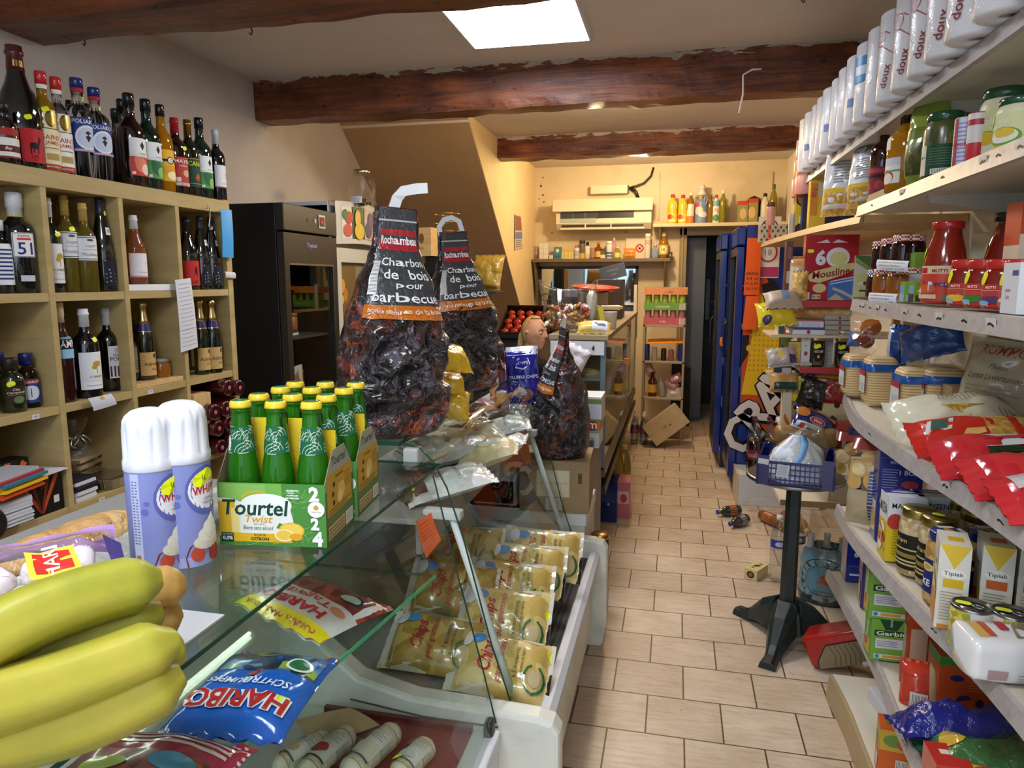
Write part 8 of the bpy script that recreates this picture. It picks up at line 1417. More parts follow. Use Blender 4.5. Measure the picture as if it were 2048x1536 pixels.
p=Zp(1738,1318,Z6);carton('carton','green couscous box standing on the lower green one, nearest the front','box',.115,.07,.15,'s#6aa03a',(p.x+.047,p.y+.035,Z6+.1365),R(-3),GA['front'],GA['left'],GA['top'],group='green couscous boxes')
RI=lambda:[('r',0,.85,1,1,'s#3a7a2c'),('t','Bens',.4,.72,.1,'s#2a2c5c',{'b':.02}),('t','Original',.4,.64,.06,'s#2a2c5c'),('r',.04,.08,.4,.56,'s#d8b89c'),('r',.55,.2,.9,.44,'s#2a2a34'),('t','5x',.72,.3,.08,'s#e6e2d8')]
c6('orange rice box with a green top at the middle of the sixth shelf',1812,1340,.13,.1,.24,'s#c8501c',[('r',0,.85,1,1,'s#3a7a2c'),('r',.2,.1,.8,.56,'s#d8c0a8')],RI()+[('e',.8,.12,.3,.1,'s#2c3a1c'),('e',.85,.12,.2,.06,'s#c9b03a')])
c6('orange rice box with a green top, nearer the camera',1872,1420,.15,.09,.16,'s#b84a1c',[('r',0,.8,1,1,'s#3a7a2c'),('r',.1,.2,.5,.6,'s#d8b89c')],[('r',0,.84,1,1,'s#3a7a2c'),('e',.3,.62,.12,.06,'s#2a2c5c'),('p',[(.3,.2),(.55,.26),(.5,.34),(.34,.3)],'s#2a2c5c'),('e',.7,.2,.07,.08,'s#2a2c5c')]+lines(.5,.95,.4,.6,4,'s#d87a4a',.3))
packet('red_packet','small red and cream packet lying between the orange rice boxes','packet',.1,.14,.07,'g#c8402c',[('r',.25,.05,.7,.4,'s#d8d4c8'),('r',.3,.08,.65,.36,'barcode'),('r',.72,0,1,1,'g#c9b88a'),('p',[(0,.5),(.4,.7),(0,.9)],'g#a8302c')],Zp(1838,1372,Z6+.04),(R(70),R(0),R(-14)),seed=170)
lay_y('shiny deep blue foil bag lying on the sixth shelf',1800,1475,None,Z6,.15,.32,.1,'f#14207c',[],171,4,14,name='foil_bag',cat='bag',amp=1.2)
lay_y('green and clear vegetable bag lying on the sixth shelf',1860,1530,None,Z6,.17,.34,.08,'f#3a6a3a',[('r',.1,.3,.9,.7,'filmdull'),('t','Sticks',.5,.8,.1,'g#1c2c1c'),('e',.5,.2,.2,.08,'g#c9a83a')],172,2,12,name='vegetable_bag',cat='bag',amp=.9)
c6('red carton at the bottom edge of the photo on the sixth shelf',1868,1580,.08,.09,.065,'g#b82c24',(),[('r',.4,.6,.9,.9,'s#d8d0c4')],[('r',.3,.5,.8,.7,'s#d8d0c4')])
c6('yellow and red soup carton at the bottom edge of the photo',1930,1600,.12,.09,.06,'g#b8862c',(),[('r',0,.4,1,.9,'g#a83a24'),('e',.5,.3,.3,.2,'g#d8b83a')],[('r',.0,.0,1,.5,'g#d8a83a'),('e',.5,.3,.3,.2,'g#b83a24')])
Z7=.1005
m=MB();m.box(-.045,-.08,0,.045,.08,.05,'s#d3d6d8');p=Zp(1775,1440,Z7);single('white_carton',m,'plain white carton lying on the base board','carton',(p.x+.02,p.y+.04,Z7),R(8),bevel=.003)
OB=dict(left=[('r',0,.5,1,.9,'s#c9a83a'),('e',.4,.65,.3,.16,'s#5a7a2c'),('r',.2,.1,.8,.4,'s#d8d0bc')],front=[('r',0,.55,1,.95,'s#c8a23a'),('e',.4,.75,.3,.12,'s#6a8a34'),('e',.7,.7,.2,.1,'s#b8502c'),('r',.5,.1,.95,.4,'s#d8d4cc'),('r',.53,.13,.92,.38,'barcode')],top=[('r',.2,.2,.8,.8,'s#5a7a2c')])
c5('orange and green soup box on the base board',1758,1556,.09,.07,.16,'s#c85a1c',z=Z7,rz=R(-8),**OB)
for i,(px,py)in enumerate(((1812,1556),(1828,1600))):
 p=Zp(px,py,Z7);lat('lemon_bottle',['yellow lemon shaped bottle, farther of two on the base board','yellow lemon shaped bottle, nearer of two on the base board'][i],'bottle',(p.x+.03,p.y+.04,Z7),[(0,0),(.02,0),(.036,.02),(.042,.05),(.036,.08),(.018,.1),(.012,.108)],'g#d8c424','lemon bottles',cap=('g#d8d4b8',[(.012,.105),(.014,.106),(.014,.125),(0,.127)]))
YT=3.36
def bay(label,py,px0,px1,rail='s#b02a2c',dp_=.34,th=.018):
 a=Yp(px0,py,YT);t=thing('bay_shelf',label,'shelf',(0,0,0));b=Yp(px1,py,YT);MB().box(a.x,YT,a.z-th,XR-.004,YT+dp_,a.z,'shelfboard').build('board',t);MB().box(a.x,YT-.006,a.z-th-.006,XR-.004,YT-.0005,a.z+.004,rail).build('front_rail',t);return a.z
zA=bay('red edged end shelf carrying the red mashed potato box',603,1573,1720);zB=bay('red edged end shelf carrying the coffee jars',735,1600,1710);zC=bay('pale end shelf level with the table top',862,1572,1710,'s#cfc6b2');zD=bay('low pine end shelf behind the table',1000,1560,1710,'s#b99a68')
for x in(.60,1.0):
 m=MB();m.box(x,YT+.3,0,x+.03,YT+.33,zA+.3,'pine');single('bay_post',m,['pine post at the left of the end shelves','pine post at the right of the end shelves'][x>.8],'post')
def bb(label,px0,px1,py0,z,k,front=(),d=.06,y=YT+.02,name='carton',cat='box',g=None,rz=0,price=None):
 a=Yp(px0,py0,y);b=Yp(px1,py0,y);return carton(name,label,cat,b.x-a.x,d,a.z-z-.001,k,((a.x+b.x)/2,y+d/2,z+.001),rz,front,group=g,price=price)
bb('large red box of mashed potato with a big white 60',1613,1720,470,zA,'g#b0202c',[('t','6',.3,.66,.24,'g#e4dfe6',{'b':.05}),('e',.62,.66,.22,.15,'g#e4dfe6'),('e',.63,.65,.16,.1,'g#d8d48a'),('p',[(.2,.88),(.4,.93),(.46,.88)],'g#dcd0d4'),('p',[(.5,.88),(.6,.93),(.8,.88)],'g#dcd0d4'),('p',[(.04,.38),(.12,.3),(.3,.28),(.8,.42),(.94,.5),(.92,.58),(.7,.56),(.2,.46)],'g#d3c98a'),('t','Mousline',.5,.43,.11,'g#8c1a24',{'w':.72,'rot':9,'sh':.2,'b':.02}),('p',[(.46,.02),(1,.02),(1,.4),(.46,.3)],'g#4a74b8'),('l',[(.5,.3),(.75,.34),(.96,.37)],.004,'g#d3dcec'),('l',[(.5,.26),(.75,.3),(.96,.33)],.004,'g#d3dcec'),('l',[(.55,.2),(.75,.14),(.94,.06)],.012,'g#b8b0a0'),('p',[(.46,.02),(.8,.02),(.62,.12)],'g#c9b48a'),('e',.3,.2,.13,.07,'g#d8c890'),('r',.02,.03,.12,.14,'g#dce0e4'),('r',.02,.0,1,.02,'g#8c1a22')]+nut(.18,.05),price=('f',.1,.76))
bb('brown coffee pack at the left of the end shelf beside the fridge',1574,1587,482,zA-.0,'s#5a2a20',[('r',.2,.7,.8,.9,'s#8a4a34'),('r',.2,.3,.8,.5,'s#b8a08a')],y=YT+.05)
packet('pasta_bag','cream and orange paper bag beside the red potato box','pasta',.09,.19,.05,'g#d0c0a0',[('r',.0,.75,1,1,'g#c98a4a'),('t','PATE',.5,.5,.08,'g#8a7a5c')],(Yp(1602,530,YT+.03).x,YT+.05,zA+.105),(R(85),0,R(0)),seed=180)
packet('pasta_bag','clear bag of pale pasta shells in front of the paper bag','pasta',.065,.13,.04,'pasta',[],(Yp(1600,575,YT).x,YT+.0,zA+.07),(R(82),0,R(-6)),seed=181)
bb('white and green leek soup carton beside the red box',1712,1748,511,zA,'s#b8a888',[('r',0,0,1,1,'s#dcdcc8'),('p',[(0,.95),(1,.7),(1,.98),(0,1)],'s#5a7a3a'),('p',[(0,.85),(1,.62),(1,.7),(0,.93)],'s#8aa85a'),('r',.05,.12,.95,.6,'s#d6d88a'),('e',.5,.4,.3,.04,'s#e8e8e0'),('e',.6,.4,.1,.04,'s#2c2c2c'),('r',.3,.22,.7,.26,'s#3a3a3a'),('r',0,0,1,.1,'s#a8785c')],y=YT+.0,cat='carton')
packet('bread_bag','pale bread bag at the left under the red potato box','bread',.16,.1,.07,'s#b8a088',[('r',.4,.2,.6,.9,'g#6a7c98')],Yp(1566,602,YT-.03),(R(40),0,R(8)),seed=182)
packet('biscuit_bag','yellow biscuit bag with black lettering beside the fridge','biscuits',.17,.12,.06,'g#dcc02c',[('t','Tranetto',.5,.62,.2,'g#2a2414',{'sh':.3,'w':.8}),('e',.2,.2,.12,.14,'g#4a3a5a')],Yp(1552,628,YT-.03),(R(60),R(-4),R(8)),seed=183)
lg=Yp(1640,625,YT+.1);m=MB();m.grid(lambda u,v:V(((v-.5)*.26,.045*cos(2*PI*u)*min(1,v*(1-v)*18)**.4,.03+.032*sin(2*PI*u)*min(1,v*(1-v)*18)**.4)),18,20,'bread');single('long_loaf',m,'long brown loaf in clear film on the biscuit boxes','bread',(lg.x,YT+.08,lg.z-.03))
z1=Yp(1610,669,YT).z
zs=[('white biscuit box with a red emblem, lower of the flat boxes',1585,1650,669,656,[('r',0,.7,1,1,'s#2a3470'),('e',.5,.4,.06,.3,'s#a82c34')]),('red edged white biscuit box, upper of the flat boxes',1577,1648,655.5,641,[('r',0,.85,1,1,'s#a82c34'),('r',.05,.2,.3,.7,'s#8c8ca0'),('r',.35,.15,.9,.75,'s#b8bcd0'),('r',0,0,1,.12,'s#a82c34')])]
for lb,a0,a1,yb,yt,fr in zs:A_=Yp(a0,yb,YT);B_=Yp(a1,yt,YT);carton('biscuit_box',lb,'box',B_.x-A_.x,.2,B_.z-A_.z,'s#d8d6dc',((A_.x+B_.x)/2,YT+.1,A_.z),0,fr,group='flat biscuit boxes')
for i in range(4):A_=Yp(1650,671-10*i,YT);B_=Yp(1702,661.3-10*i,YT);carton('thin_box','thin grey box with a dark red line, %s of the pile of four'%['lowest','second','third','topmost'][i],'box',B_.x-A_.x,.18,B_.z-A_.z,'s#a89c90',((A_.x+B_.x)/2,YT+.1,A_.z),0,[('r',0,0,1,.14,'s#2c2420'),('e',.6,.5,.05,.3,'s#8c2a2c')],group='thin grey boxes')
A_=Yp(1556,672,YT);B_=Yp(1574,634,YT);carton('sponge_box','dark green fronted box with a red corner beside the flat boxes','box',B_.x-A_.x,.1,B_.z-A_.z,'s#c9b48a',((A_.x+B_.x)/2,YT+.06,A_.z),0,[('r',.1,.1,.75,.8,'s#2a4a34'),('r',.75,.1,1,.4,'s#b8302c')])
m=MB();a=Yp(1540,674,YT);b=Yp(1704,671.5,YT);m.box(a.x,YT-.02,z1-.014,XR-.004,YT+.3,z1-.001,'s#cdb998');single('thin_shelf',m,'thin pale shelf under the flat biscuit boxes','shelf',bevel=.002)
def coffee(label,px,py,price):
 a=Yp(px,py,YT+.035);h=a.z-zB-.001;w=26*m_px(a);t=thing('coffee_jar',label,'jar',(a.x,YT+.035,zB+.001),0,'coffee jars');m=MB();m.rbox(-w/2,-w/2,0,w/2,w/2,h*.74,'D#2c1a10',.012,3);m.build('glass_body',t);m=MB();m.rbox(-w*.46,-w*.46,h*.735,w*.46,w*.46,h,'m#b8a468',.008,3);m.build('lid',t)
 m=MB();S=Plane((-w/2,-w/2-.0004,0),(1,0,0),(0,0,1),w,h*.74);m.dec(S,[('e',.5,.58,.42,.34,'g#141216'),('t','NESCAFE',.5,.62,.1,'g#d3cfc6',{'w':.66}),('e',.5,.42,.1,.06,'g#c9a86a')]+lines(.2,.8,.08,.24,3,'g#a08a5c',.3),.0006);sticker(m,S,.4,.82,.03,.018,rot=20);m.build('label',t)
coffee('gold lidded coffee jar beside the white box, left of two',1637,664,1);coffee('gold lidded coffee jar at the right of two',1686,666,1)
bb('white coffee box with a red dot beside the left coffee jar',1604,1622,667,zB,'s#d0ccc8',[('e',.55,.4,.2,.07,'s#a82c34'),('r',.35,.62,.65,.66,'s#8a8a8c'),('r',.3,.85,.7,.88,'s#5a5a60')],d=.12)
bb('pale grey box behind and between the coffee jars',1652,1668,668,zB,'s#b8b4ac',lines(.15,.85,.1,.8,9,'s#8a8680',.25),d=.1,y=YT+.08)
zz=Yp(1590,725,YT).z;m=MB();m.box(.49,YT+.0,zz-.012,.6,YT+.2,zz,'s#b8a888');single('thin_shelf',m,'short thin shelf under the yellow tea box','shelf')
bb('yellow tea box at the left end of the coffee shelf',1578,1602,684,zz,'s#d0aa2c',lines(.15,.85,.3,.9,8,'s#8a6a1c',.3)+[('r',.2,.05,.8,.2,'s#4a7a3a')]);bb('green tea packet behind the yellow tea box',1562,1582,676,zz,'s#8a9c3a',[('l',[(.1,.7),(.5,.5),(.9,.8)],.006,'s#2c2c1c'),('l',[(.3,.4),(.6,.6),(.9,.3)],.005,'s#2c2c1c')],y=YT+.09)
packet('wafer_bag','crumpled clear and yellow wafer bag at the left of the tea boxes','bag',.13,.09,.05,'f#b8aaa0',[('p',[(.3,.2),(.6,.3),(.55,.7),(.3,.8)],'g#d8b42c'),('r',.7,.1,.95,.5,'g#4a2c5a')],Yp(1563,714,YT-.03),(R(65),R(-8),R(6)),seed=184,amp=1)
bb('dark blue box with a white label under the wafer bag',1551,1584,730,Yp(1600,757,YT).z,'s#1f2038',[('r',.4,.2,.95,.8,'s#c9c6cc'),('r',0,.85,1,1,'s#4a4a5c')]);packet('roll_bag','golden bun bag with a dark green label by the purple boxes','bread',.13,.09,.06,'s#b88a52',[('r',.1,.05,.9,.45,'g#1f4034')],Yp(1568,765,YT-.01),(R(70),0,R(6)),seed=185)
for i,(a0,a1,k)in enumerate(((1592,1608,'s#4a3a86'),(1612,1634,'s#544294'))):bb(['purple box, left of two under the coffee shelf','purple box, right of two under the coffee shelf'][i],a0,a1,742,Yp(1600,757,YT).z,k,[('r',.8,0,1,1,'s#b8862c')],y=YT+.08)
zq=Yp(1600,757,YT).z;m=MB();m.box(.44,YT+.0,zq-.016,XR-.004,YT+.3,zq,'s#b8a888');single('thin_shelf',m,'thin shelf under the purple boxes','shelf',bevel=.002)
bb('lemon yellow and green tea box, lower left of the purple boxes',1580,1602,752,Yp(1590,802,YT).z,'s#c9b81c',[('r',0,.6,1,.62,'s#8a7a14'),('r',0,.0,1,.34,'s#a89c6a'),('e',.5,.16,.3,.14,'s#d8bc1c'),('t','YELLOW',.5,.8,.1,'s#7a8a1c')],y=YT-.005)
packet('dark_bag','black shiny coffee bag standing on the lower end shelf','bag',.12,.14,.06,'f#1c1a17',[('r',.3,.05,.6,.08,'g#c9c4b8')],Yp(1626,784,YT),(R(78),R(16),R(0)),seed=186,amp=1.2);packet('red_bag','shiny red bag beside the black coffee bag','bag',.16,.14,.06,'f#98201c',[('p',[(.1,.9),(.9,.9),(.7,.7),(.3,.7)],'g#7a1a1a'),('r',.0,.85,1,1,'g#b8861c')],Yp(1668,782,YT+.02),(R(80),0,R(0)),seed=187,amp=1)
bb('cream cake box with dark hazelnut picture on the lower end shelf',1637,1706,800,zC,'s#cdbd8c',[('e',.55,.86,.09,.09,'s#2c1c14'),('p',[(.28,.3),(.42,.56),(.58,.46),(.5,.2)],'s#4a2c1c'),('e',.42,.36,.12,.14,'s#5a3a24'),('e',.08,.8,.05,.12,'s#2c1c14')]+lines(.55,.92,.4,.6,4,'s#a8986c',.3),d=.1,y=YT-.01)
for i,(a0,a1)in enumerate(((1584,1606),(1607,1632))):bb(['cream cake box, left of two behind the blue packet','cream cake box, right of two behind the blue packet'][i],a0,a1,806,zC,'s#c9b98a',[('e',.3,.84,.14,.08,'s#2c1c14'),('r',.1,.4,.5,.46,'s#b8562c')],y=YT+.04,g='cream cake boxes')
bb('cream and orange tall carton at the far left of the lower end shelf',1567,1585,770,zC,'s#c9bc9c',[('p',[(.2,.3),(.9,.0),(.9,.2),(.3,.4)],'s#b8562c')],y=YT-.02)
packet('snack_packet','blue and white snack packet with a red oval propped on the end shelf','snack',.19,.11,.05,'g#232a5c',[('r',0,0,1,.3,'g#c9ccd6'),('r',.15,.08,.25,.24,'g#b8323a'),('e',.5,.48,.2,.16,'g#c9c0c0'),('e',.5,.48,.18,.14,'g#a82c34'),('t','Vico',.5,.48,.14,'g#e8e4e0',{'sh':.2}),('e',.15,.7,.14,.2,'g#b8742c'),('p',[(.2,.95),(.95,.7),(.95,.85),(.3,1)],'g#b8562c')],Yp(1628,846,YT-.10),(R(62),R(22),R(6)),seed=188,amp=.5)
m=MB();m.rbox(-.13,-.05,0,.13,.05,.09,'s#8a6a3c',.03,4);q=Yp(1612,895,YT-.12);single('brown_cake',m,'brown glazed cake box behind the white bag on the table','cake',(q.x,YT-.10,q.z));m=MB();m.box(.48,YT-.16,q.z-.02,XR-.01,YT-.006,q.z-.0005,'s#b8a888');single('thin_shelf',m,'short thin shelf behind the table under the brown cake box','shelf',bevel=.002)
bb('red box with a white label right of the blue snack packet',1676,1730,846,Yp(1690,900,YT).z,'s#a8342c',[('r',.2,.1,.36,.6,'s#d8d0cc'),('r',0,.8,1,1,'s#b8463c')],y=YT-.1)
def fridge(label,x0,y0,y1,h,ang=0):
 t=thing('drinks_cooler',label,'refrigerator',(x0,y0,0),0);kb='g#14297a';L_=XR-.02-x0;D=y1-y0
 m=MB();m.box(0,0,.0,L_,D,.12,'s#10162c');m.box(0,0,.12,L_,.02,h,kb);m.box(0,D-.02,.12,L_,D,h,kb);m.box(0,.02,h-.14,L_,D-.02,h,kb);m.box(L_-.02,.02,.12,L_,D-.02,h-.14,kb);m.box(0,.02,.12,L_-.02,D-.02,.16,kb);m.build('cabinet',t,bevel=.004)
 m=MB();m.box(-.065,0,h-.14,-.002,D,h-.01,kb);m.build('header',t,bevel=.01)
 m=MB();m.box(-.06,0,.12,-.01,.06,h-.15,kb);m.box(-.06,D-.06,.12,-.01,D,h-.15,'s#1c1c18');m.box(-.06,.06,h-.21,-.01,D-.06,h-.15,'s#1c1c18');m.box(-.06,.06,.12,-.01,D-.06,.22,'s#1c1c18');m.box(-.062,.0,.14,-.058,.012,h-.17,'m#c9a878');d=m.build('door',t,bevel=.004);MB().box(-.045,.06,.22,-.035,D-.06,h-.21,'pane').build('door_glass',d);MB().tube([(-.065,D-.09,.95),(-.09,D-.09,.98),(-.09,D-.09,1.2),(-.065,D-.09,1.23)],.008,'s#1c1c1c',8).build('door_handle',d)
 m=MB()
 for z in(.5,.85,1.2,1.5):m.box(0,.025,z,L_-.03,D-.03,z+.01,'s#6a6c70')
 m.build('rack',t);return t,L_
t,L_=fridge('blue drinks fridge with big bubble letters and orange art on its side',.47,5.3,5.95,1.93)
S=Plane((0,-.0006,0),(1,0,0),(0,0,1),L_,1.93);m=MB();B_=lambda x,y:((x-1487)/172,(985-y)/540)
def P_(*q):return[B_(*a)for a in q]
m.dec(S,[('p',P_((1487,985),(1659,985),(1659,470),(1487,470)),'g#173078'),('p',P_((1496,560),(1530,545),(1575,600),(1640,700),(1640,900),(1560,880),(1490,830),(1488,640)),'g#b8481c'),('p',P_((1498,590),(1520,575),(1560,640),(1600,720),(1570,760),(1530,780),(1490,780),(1500,720),(1508,660)),'g#d8b01c'),('p',P_((1522,560),(1536,556),(1560,600),(1572,640),(1552,640),(1530,600)),'g#16161c'),('p',P_((1530,545),(1545,550),(1580,590),(1610,640),(1590,640),(1560,600)),'g#16161c'),('p',P_((1488,660),(1502,660),(1500,700),(1488,720)),'g#16161c')]+[('e',*B_(1505+9*(i%8),660+10*(i//8)),.012,.0045,'g#b8861c')for i in range(64)]+[('e',*B_(1503,686),.04,.012,'g#c9a83a')],.0002)
LT=[(1494,858,'O',60),(1520,822,'R',58),(1548,785,'A',56),(1576,745,'N',56),(1602,705,'G',56)]
m.dec(S,[('t',ch,*B_(x+4,y),.15,'g#101014',{'rot':52,'b':.075,'sh':.1})for x,y,ch,a in LT]+[('t',ch,*B_(x+4,y),.14,'g#cfc9c4',{'rot':52,'b':.022,'sh':.1})for x,y,ch,a in LT],.0004,9)
m.build('side_print',t)
fridge('blue drinks fridge farther back, its dark glass door seen edge on',.40,6.02,6.68,1.93)
m=MB();m.box(0,-.003,0,.15,0,.42,'s#d6d0c4');S=Plane((0,-.0032,0),(1,0,0),(0,0,1),.15,.42)
m.dec(S,[('l',[(.5+.36*cos(q*PI/8),.82+.13*sin(q*PI/8))for q in range(17)],.008,'s#2a2422'),('l',[(.25,.9),(.75,.74)],.008,'s#2a2422'),('r',.1,.66,.9,.68,'s#2a2a5c'),('l',[(.5+.38*cos(q*PI/8),.42+.15*sin(q*PI/8))for q in range(17)],.012,'s#a82c4c'),('t','18',.5,.42,.1,'s#8a8a8c'),('r',.02,.02,.98,.18,'s#a8305c')]);a=Yp(1512,556,5.28);single('notice_sheet',m,'white sheet with no smoking and age signs on the blue fridge side','sign',(a.x,5.297,a.z))
for i,(q,lb)in enumerate((((1491,590,1524,476),'long orange handwritten price strip on the blue fridge side'),((1488,659,1518,592),'short orange note below the price strip on the blue fridge'))):
 x0,y1,x1,y0=q;sheet('orange_note',lb,'note',[Yp(x0-4,y1,5.27),Yp(x1-6,y1,5.27),Yp(x1,y0,5.27),Yp(x0+4,y0,5.27)],'p#e05c14',lay=[('t',s_,.5,.38-.09*j,.055,'p#5a2410',{'w':.8})for j,s_ in enumerate(('BIERES','33 cl','Pt 2,50','Gd 3,50'))]if i==0 else())
tc=Zp(1590,950,.74);t=thing('bistro_table','small round metal topped bistro table on a dark green cast iron foot','table',(tc.x,tc.y,0));tr=93*m_px(tc)
MB().lathe([(0,.722),(tr*.94,.722),(tr,.728),(tr,.738),(tr*.97,.745),(tr*.95,.74),(0,.74)],'steel',40).build('table_top',t)
m=MB();m.lathe([(.12,.712),(.05,.72)],'castgreen',8);m.lathe([(.034,.14),(.03,.72)],'castgreen',6,smooth=False);m.lathe([(.085,.10),(.08,.135),(.045,.18),(.036,.185)],'castgreen',6,smooth=False);m.lathe([(.02,.05),(.095,.06),(.085,.10)],'castgreen',6,smooth=False);m.build('column',t)
for i in range(3):
 a=R(-112+120*i);M=Matrix.Rotation(a,4,'Z');m=MB();sec=[(.04,.065,.135),(.12,.05,.10),(.2,.03,.055),(.24,.03,.042),(.29,.036,.032)];bot=[.06,.05,.012,.0,.0];vs=[]
 for(x,w,h),b in zip(sec,bot):vs+=[(x,-w,b),(x,w,b),(x,w*.8,b+h*.72),(x,w*.42,b+h),(x,-w*.42,b+h),(x,-w*.8,b+h*.72)]
 fs=[(6*k+j,6*k+(j+1)%6,6*k+6+(j+1)%6,6*k+6+j)for k in range(4)for j in range(6)]+[(5,4,3,2,1,0),tuple(24+j for j in range(6))];m.add(vs,fs,'castgreen',False,M);m.build('leg',t,bevel=.003)
ca=Zp(1512,968,.747);cb=Zp(1668,985,.747);cw=(cb-ca).length;rzc=math.atan2((cb-ca).y,(cb-ca).x);cc=(ca+cb)/2+V((-sin(rzc),cos(rzc),0))*.13;t=thing('plastic_crate','blue slatted plastic crate on the bistro table','crate',(cc.x,cc.y,.7465),rzc);kb='g#141c5e'
m=MB();d=.24;h=.105;w=cw;m.box(-w/2,-d/2,0,w/2,d/2,.008,kb)
for y in(-d/2,d/2-.006):
 for z in(.0,.022,.044,.066,.086):m.box(-w/2,y,z,w/2,y+.006,z+(.012 if z in(.0,.086)else .005),kb)
 for i in range(17):x=-w/2+w*i/16;m.box(x-.0022,y,0,x+.0022,y+.006,.096,kb)
for x in(-w/2,w/2-.006):
 for z in(.0,.03,.06,.092):m.box(x,-d/2,z,x+.006,d/2,z+.012,kb)
 for i in range(9):y=-d/2+d*i/8;m.box(x,y-.002,0,x+.006,y+.002,.1,kb)
for x in(-w/2,w/2-.045):
 for y in(-d/2-.002,d/2-.006):m.box(x,y,0,x+.045,y+.008,h+.012,kb)
m.build('crate_body',t,bevel=0);m=MB();S=Plane((-w/2+w*.25,-d/2-.003,.04),(1,0,-.12),(.12,0,1),w*.16,.05);m.dec(S,[('r',0,0,1,1,'p#c9ccd0')]+lines(.1,.9,.1,.9,6,'p#8a8c94',.3));m.build('label',t);m=MB();S=Plane((-w/2+.002,-d/2-.003,.085),(1,0,-.1),(.1,0,1),.04,.022);m.dec(S,[('r',0,0,1,1,'p#c9ccd0')]);m.build('corner_label',t)
M=Matrix.Translation((cc.x,cc.y,.757))@Matrix.Rotation(rzc,4,'Z')
def wb(u,v):
 a=2*PI*u;c,s_=cos(a),sin(a);k=(1-v**2.2*.8);q=noise.noise(V((c*2.3,s_*2.3,v*4)))*.014;return V((w*.42*k*math.copysign(abs(c)**.6,c)+q*c,d*.42*k*math.copysign(abs(s_)**.6,s_)+q*s_,.17*v+.02*noise.noise(V((c*3,s_*3,v*2+4)))*(v*(1-v)*4)))
t=thing('plastic_bag','white plastic carrier bag with a pale blue handle lying in the blue crate','bag',M@V((0,0,0)),rzc);m=MB();m.grid(wb,44,22,'s#dfe4ee');m.add([wb(i/44,1)for i in range(44)],[tuple(range(44))],'s#dfe4ee');m.build('bag_body',t)
m=MB();vs=[];pts=[(.0,-.10,.075),(.02,-.09,.11),(.03,-.06,.155),(.015,-.03,.18),(-.02,-.02,.182)]
for q in pts:vs+=[(q[0]-.012,q[1],q[2]),(q[0]+.012,q[1],q[2]),(q[0]+.012,q[1]+.002,q[2]+.002),(q[0]-.012,q[1]+.002,q[2]+.002)]
m.add(vs,[(4*i+j,4*i+(j+1)%4,4*i+4+(j+1)%4,4*i+4+j)for i in range(4)for j in range(4)],'s#7fb4e6',True);m.build('handle',t)
def veil(u,v):return wb(u,.45+.55*v)*1.06+V((.06*v,.05*v,.035*v))
m=MB();m.grid(veil,36,10,'filmdull');m.build('clear_film',t)
m=MB();a=Zp(1478,992,0);m.box(.45,5.0,0,.465,5.28,.225,'s#c9b48a');m.box(.465,5.0,0,1.0,5.02,.22,'s#c2c4c6');m.box(.465,5.02,.2,1.0,5.28,.22,'s#c9cac6');single('white_plinth',m,'white fronted low plinth with a pine edge carrying the cola bottles','plinth',bevel=.003)
COL=[(a*1.08,b*1.1)for a,b in[(0,.01),(.036,0),(.043,.012),(.044,.05),(.041,.1),(.043,.17),(.042,.21),(.032,.26),(.016,.30),(.0135,.315),(.0135,.33)]];t0=None
for i in range(4):
 x=.57+.1*(i%2);y=5.07+.11*(i//2);lb='dark cola bottle, %s %s of the four behind the table'%(['front','back'][i//2],['left','right'][i%2])
 if t0 is None:
  t0=lat('cola_bottle',lb,'bottle',(x,y,.2205),COL[:7],'D#1c0d0a','cola bottles',R(-20),cap=('s#4a2028',[(.0155,.354),(.017,.355),(.017,.376),(.015,.378),(0,.378)]),lab=(.1,.17,'s#6a2434',[('t','cola',.5,.5,.5,'s#c9a8a8',{'sh':.3})]),n=20);m=MB();m.lathe(COL[6:],'petclear',20);m.build('bottle_neck',t0)
 else:copy_thing(t0,(x,y,.2205),R(-20),lb)
def lyb(label,px,py,dirr,k,L=.2,r=.033,g=None,capk='s#2a2a5c',lab=None,z=0):
 p=Zp(px,py,z);a=R(dirr);t=thing('lying_bottle',label,'bottle',(p.x,p.y,z+r+.001),0,g,(R(90),0,a));MB().lathe([(0,0),(r*.9,0),(r,.01),(r,L*.6),(r*.7,L*.75),(r*.36,L*.85),(r*.36,L*.95)],k,18).build('body',t);MB().lathe([(r*.42,L*.93),(r*.44,L),(0,L)],capk,12).build('cap',t)
 if lab:m=MB();m.dec(Cyl(r,3.0,L*.2,L*.5),[('r',0,0,1,1,lab)]);m.build('label',t)
lyb('small dark bottle with orange label lying on the tiles left of the table',1478,1030,-60,'D#1c2c24',.17,.035,None,'s#3a3a8a','s#b8562c');lyb('second small dark bottle lying beside the first on the tiles',1492,1048,-40,'D#201c1c',.17,.035,None,'s#3a3a8a','s#8a8c98')
for i in range(4):lyb('amber bottle in clear film lying under the table, number %d from the left'%(i+1),1523+23*i,1040+(i%2)*8,30-8*i,'L#b5803c',.24,.036,'amber bottles under the table','s#c9a878','s#b8603c')
packet('film_wrap','crumpled clear film over the amber bottles under the table','film',.42,.3,.16,'filmclear',[],Zp(1560,1030,.06),(R(20),0,R(20)),seed=190,amp=1.2)
